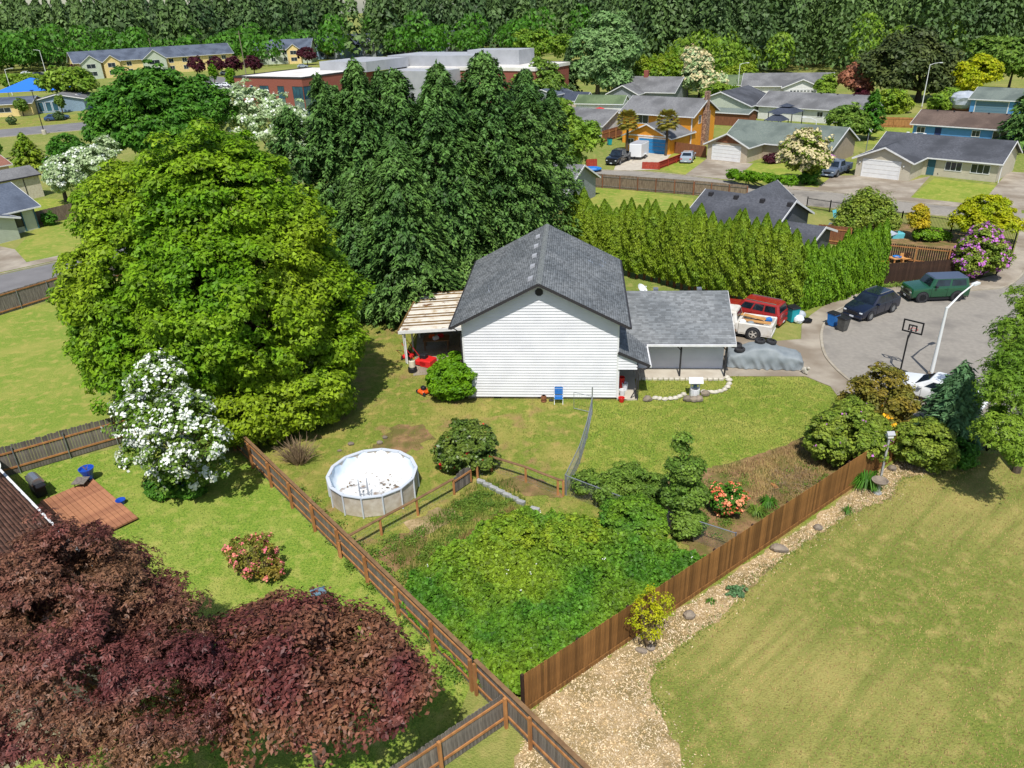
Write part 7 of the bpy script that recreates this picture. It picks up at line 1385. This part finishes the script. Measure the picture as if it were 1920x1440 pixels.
# stones, prunings, weeds and strays that rough up the ground
for i, (px, r_, lab) in enumerate((((658,834),(.2,.15,.1),'pale stone in the grass above the pool, left of the bare patch'),((712,832),(.18,.14,.12),'grey stone at the bare patch lower edge'),((722,822),(.16,.14,.1),'small grey stone on the bare patch'),((637,846),(.14,.1,.06),'flat pale stone nearest the dead bush'))): rock('garden_rock', lab, G(*px), r_, 'stone', 70+i, 'rock')
pr = MB()
for k in range(260):
    p = G(1440+90*rng.random(), 880+55*rng.random()); a = rng.random()*6.28; l_ = .15+.35*rng.random(); z = .04+.22*rng.random()*rng.random(); pr.tube((p.x,p.y,z), (p.x+math.cos(a)*l_, p.y+math.sin(a)*l_, max(.03, z+rng.normal()*.08)), .012, .006, 3, caps=False)
tag(pr.build('pruned_branches', 'twig', recalc=False), 'scattered heap of pruned twigs on the garden bed', 'branches', kind='stuff')
def weeds(lab, polys, n, m, size=.07, clus=40, h=.1):
    P = np.concatenate([scatter(pxs(q), clus) for q in polys]); k = rng.integers(0, len(P), n); C = P[k]+rng.normal(size=(n, 2))*.16; C = np.concatenate([C, (.02+h*rng.random((n, 1))**1.5)], 1)
    return tag(npmesh('weeds', leafquads(C, np.array([0, 0, 1.])+rng.normal(size=C.shape)*.45, size*(.6+.9*rng.random(n)), .7), 4, m), lab, 'weeds', kind='stuff')
weeds('low leafy weeds along the foot of the long weathered fence', [[(520,905),(545,900),(780,1130),(880,1285),(860,1290),(700,1110)]], 7000, 'lf_weed', .08, 70, .22)
weeds('low leafy weeds in the rough corner by the rail fence', [[(680,1040),(790,985),(900,920),(1010,950),(960,985),(830,1040),(750,1100)]], 7000, 'lf_weed', .07, 60, .16)
weeds('weeds and clover in the garden bed', [[(1300,900),(1430,880),(1540,850),(1580,870),(1480,950),(1350,1030)]], 3500, 'lf_weed', .06, 36, .12)
weeds('leafy weeds creeping between the pavement and brown fence', [[(1640,541),(1700,538),(1800,530),(1800,526),(1640,536)]], 2500, 'lf_weed', .09, 40, .25)
P2 = scatter(CHIPS, 3800)+rng.normal(size=(3800, 2))*.38; P3 = np.concatenate([P2, .02+.03*rng.random((len(P2), 1))], 1); a_ = np.array([(p.x, p.y) for p in RIGHT]); P3 = P3[inpoly(P3, a_)]
tag(npmesh('wood_chips', leafquads(P3, np.array([0, 0, 1.])+rng.normal(size=P3.shape)*.35, .08*(.4+.9*rng.random(len(P3))), .4, fold=.02), 4, 'chip'), 'stray wood chips kicked onto the lawn edge', 'wood chips', kind='stuff')
E_ = CHIPS[6:17]; C = []
for p, q in zip(E_, E_[1:]):
    k = int((q-p).length*70); t = rng.random(k)[:, None]; C.append(np.array(p)[None, :2]*(1-t)+np.array(q)[None, :2]*t+rng.normal(size=(k, 2))*.2)
C = np.concatenate(C); n = len(C); B0 = np.concatenate([C, np.full((n, 1), .012)], 1); d = rnd_unit(n)*np.array([1, 1, 0]); hh = .05+.07*rng.random((n, 1)); s_ = np.stack([-d[:, 1], d[:, 0], d[:, 2]*0], 1)*.02
tag(npmesh('edge_grass', np.stack([B0-s_, B0+s_, B0+np.array([0, 0, 1.])*hh+d*hh], 1).reshape(-1, 3), 3, 'lf_grass'), 'ragged grass growing into the chip path edge', 'grass', kind='stuff')

# overhead wires between the far poles
wr = thing('overhead_wires', 'thin overhead wires strung between the far utility poles', 'wires', (0,0,0)); tops = [G(292,130)+Vector((0,0,12.9)), G(463,148)+Vector((0,0,15.9)), G(632,110)+Vector((0,0,12.9))]
for p, q in zip(tops, tops[1:]):
    for o_ in (-.9,.9): MB().path([(p.lerp(q,t/8)+Vector((o_,0,-1.6*math.sin(math.pi*t/8)))) for t in range(9)], .03, 4).build('wire', 'black_metal', wr)
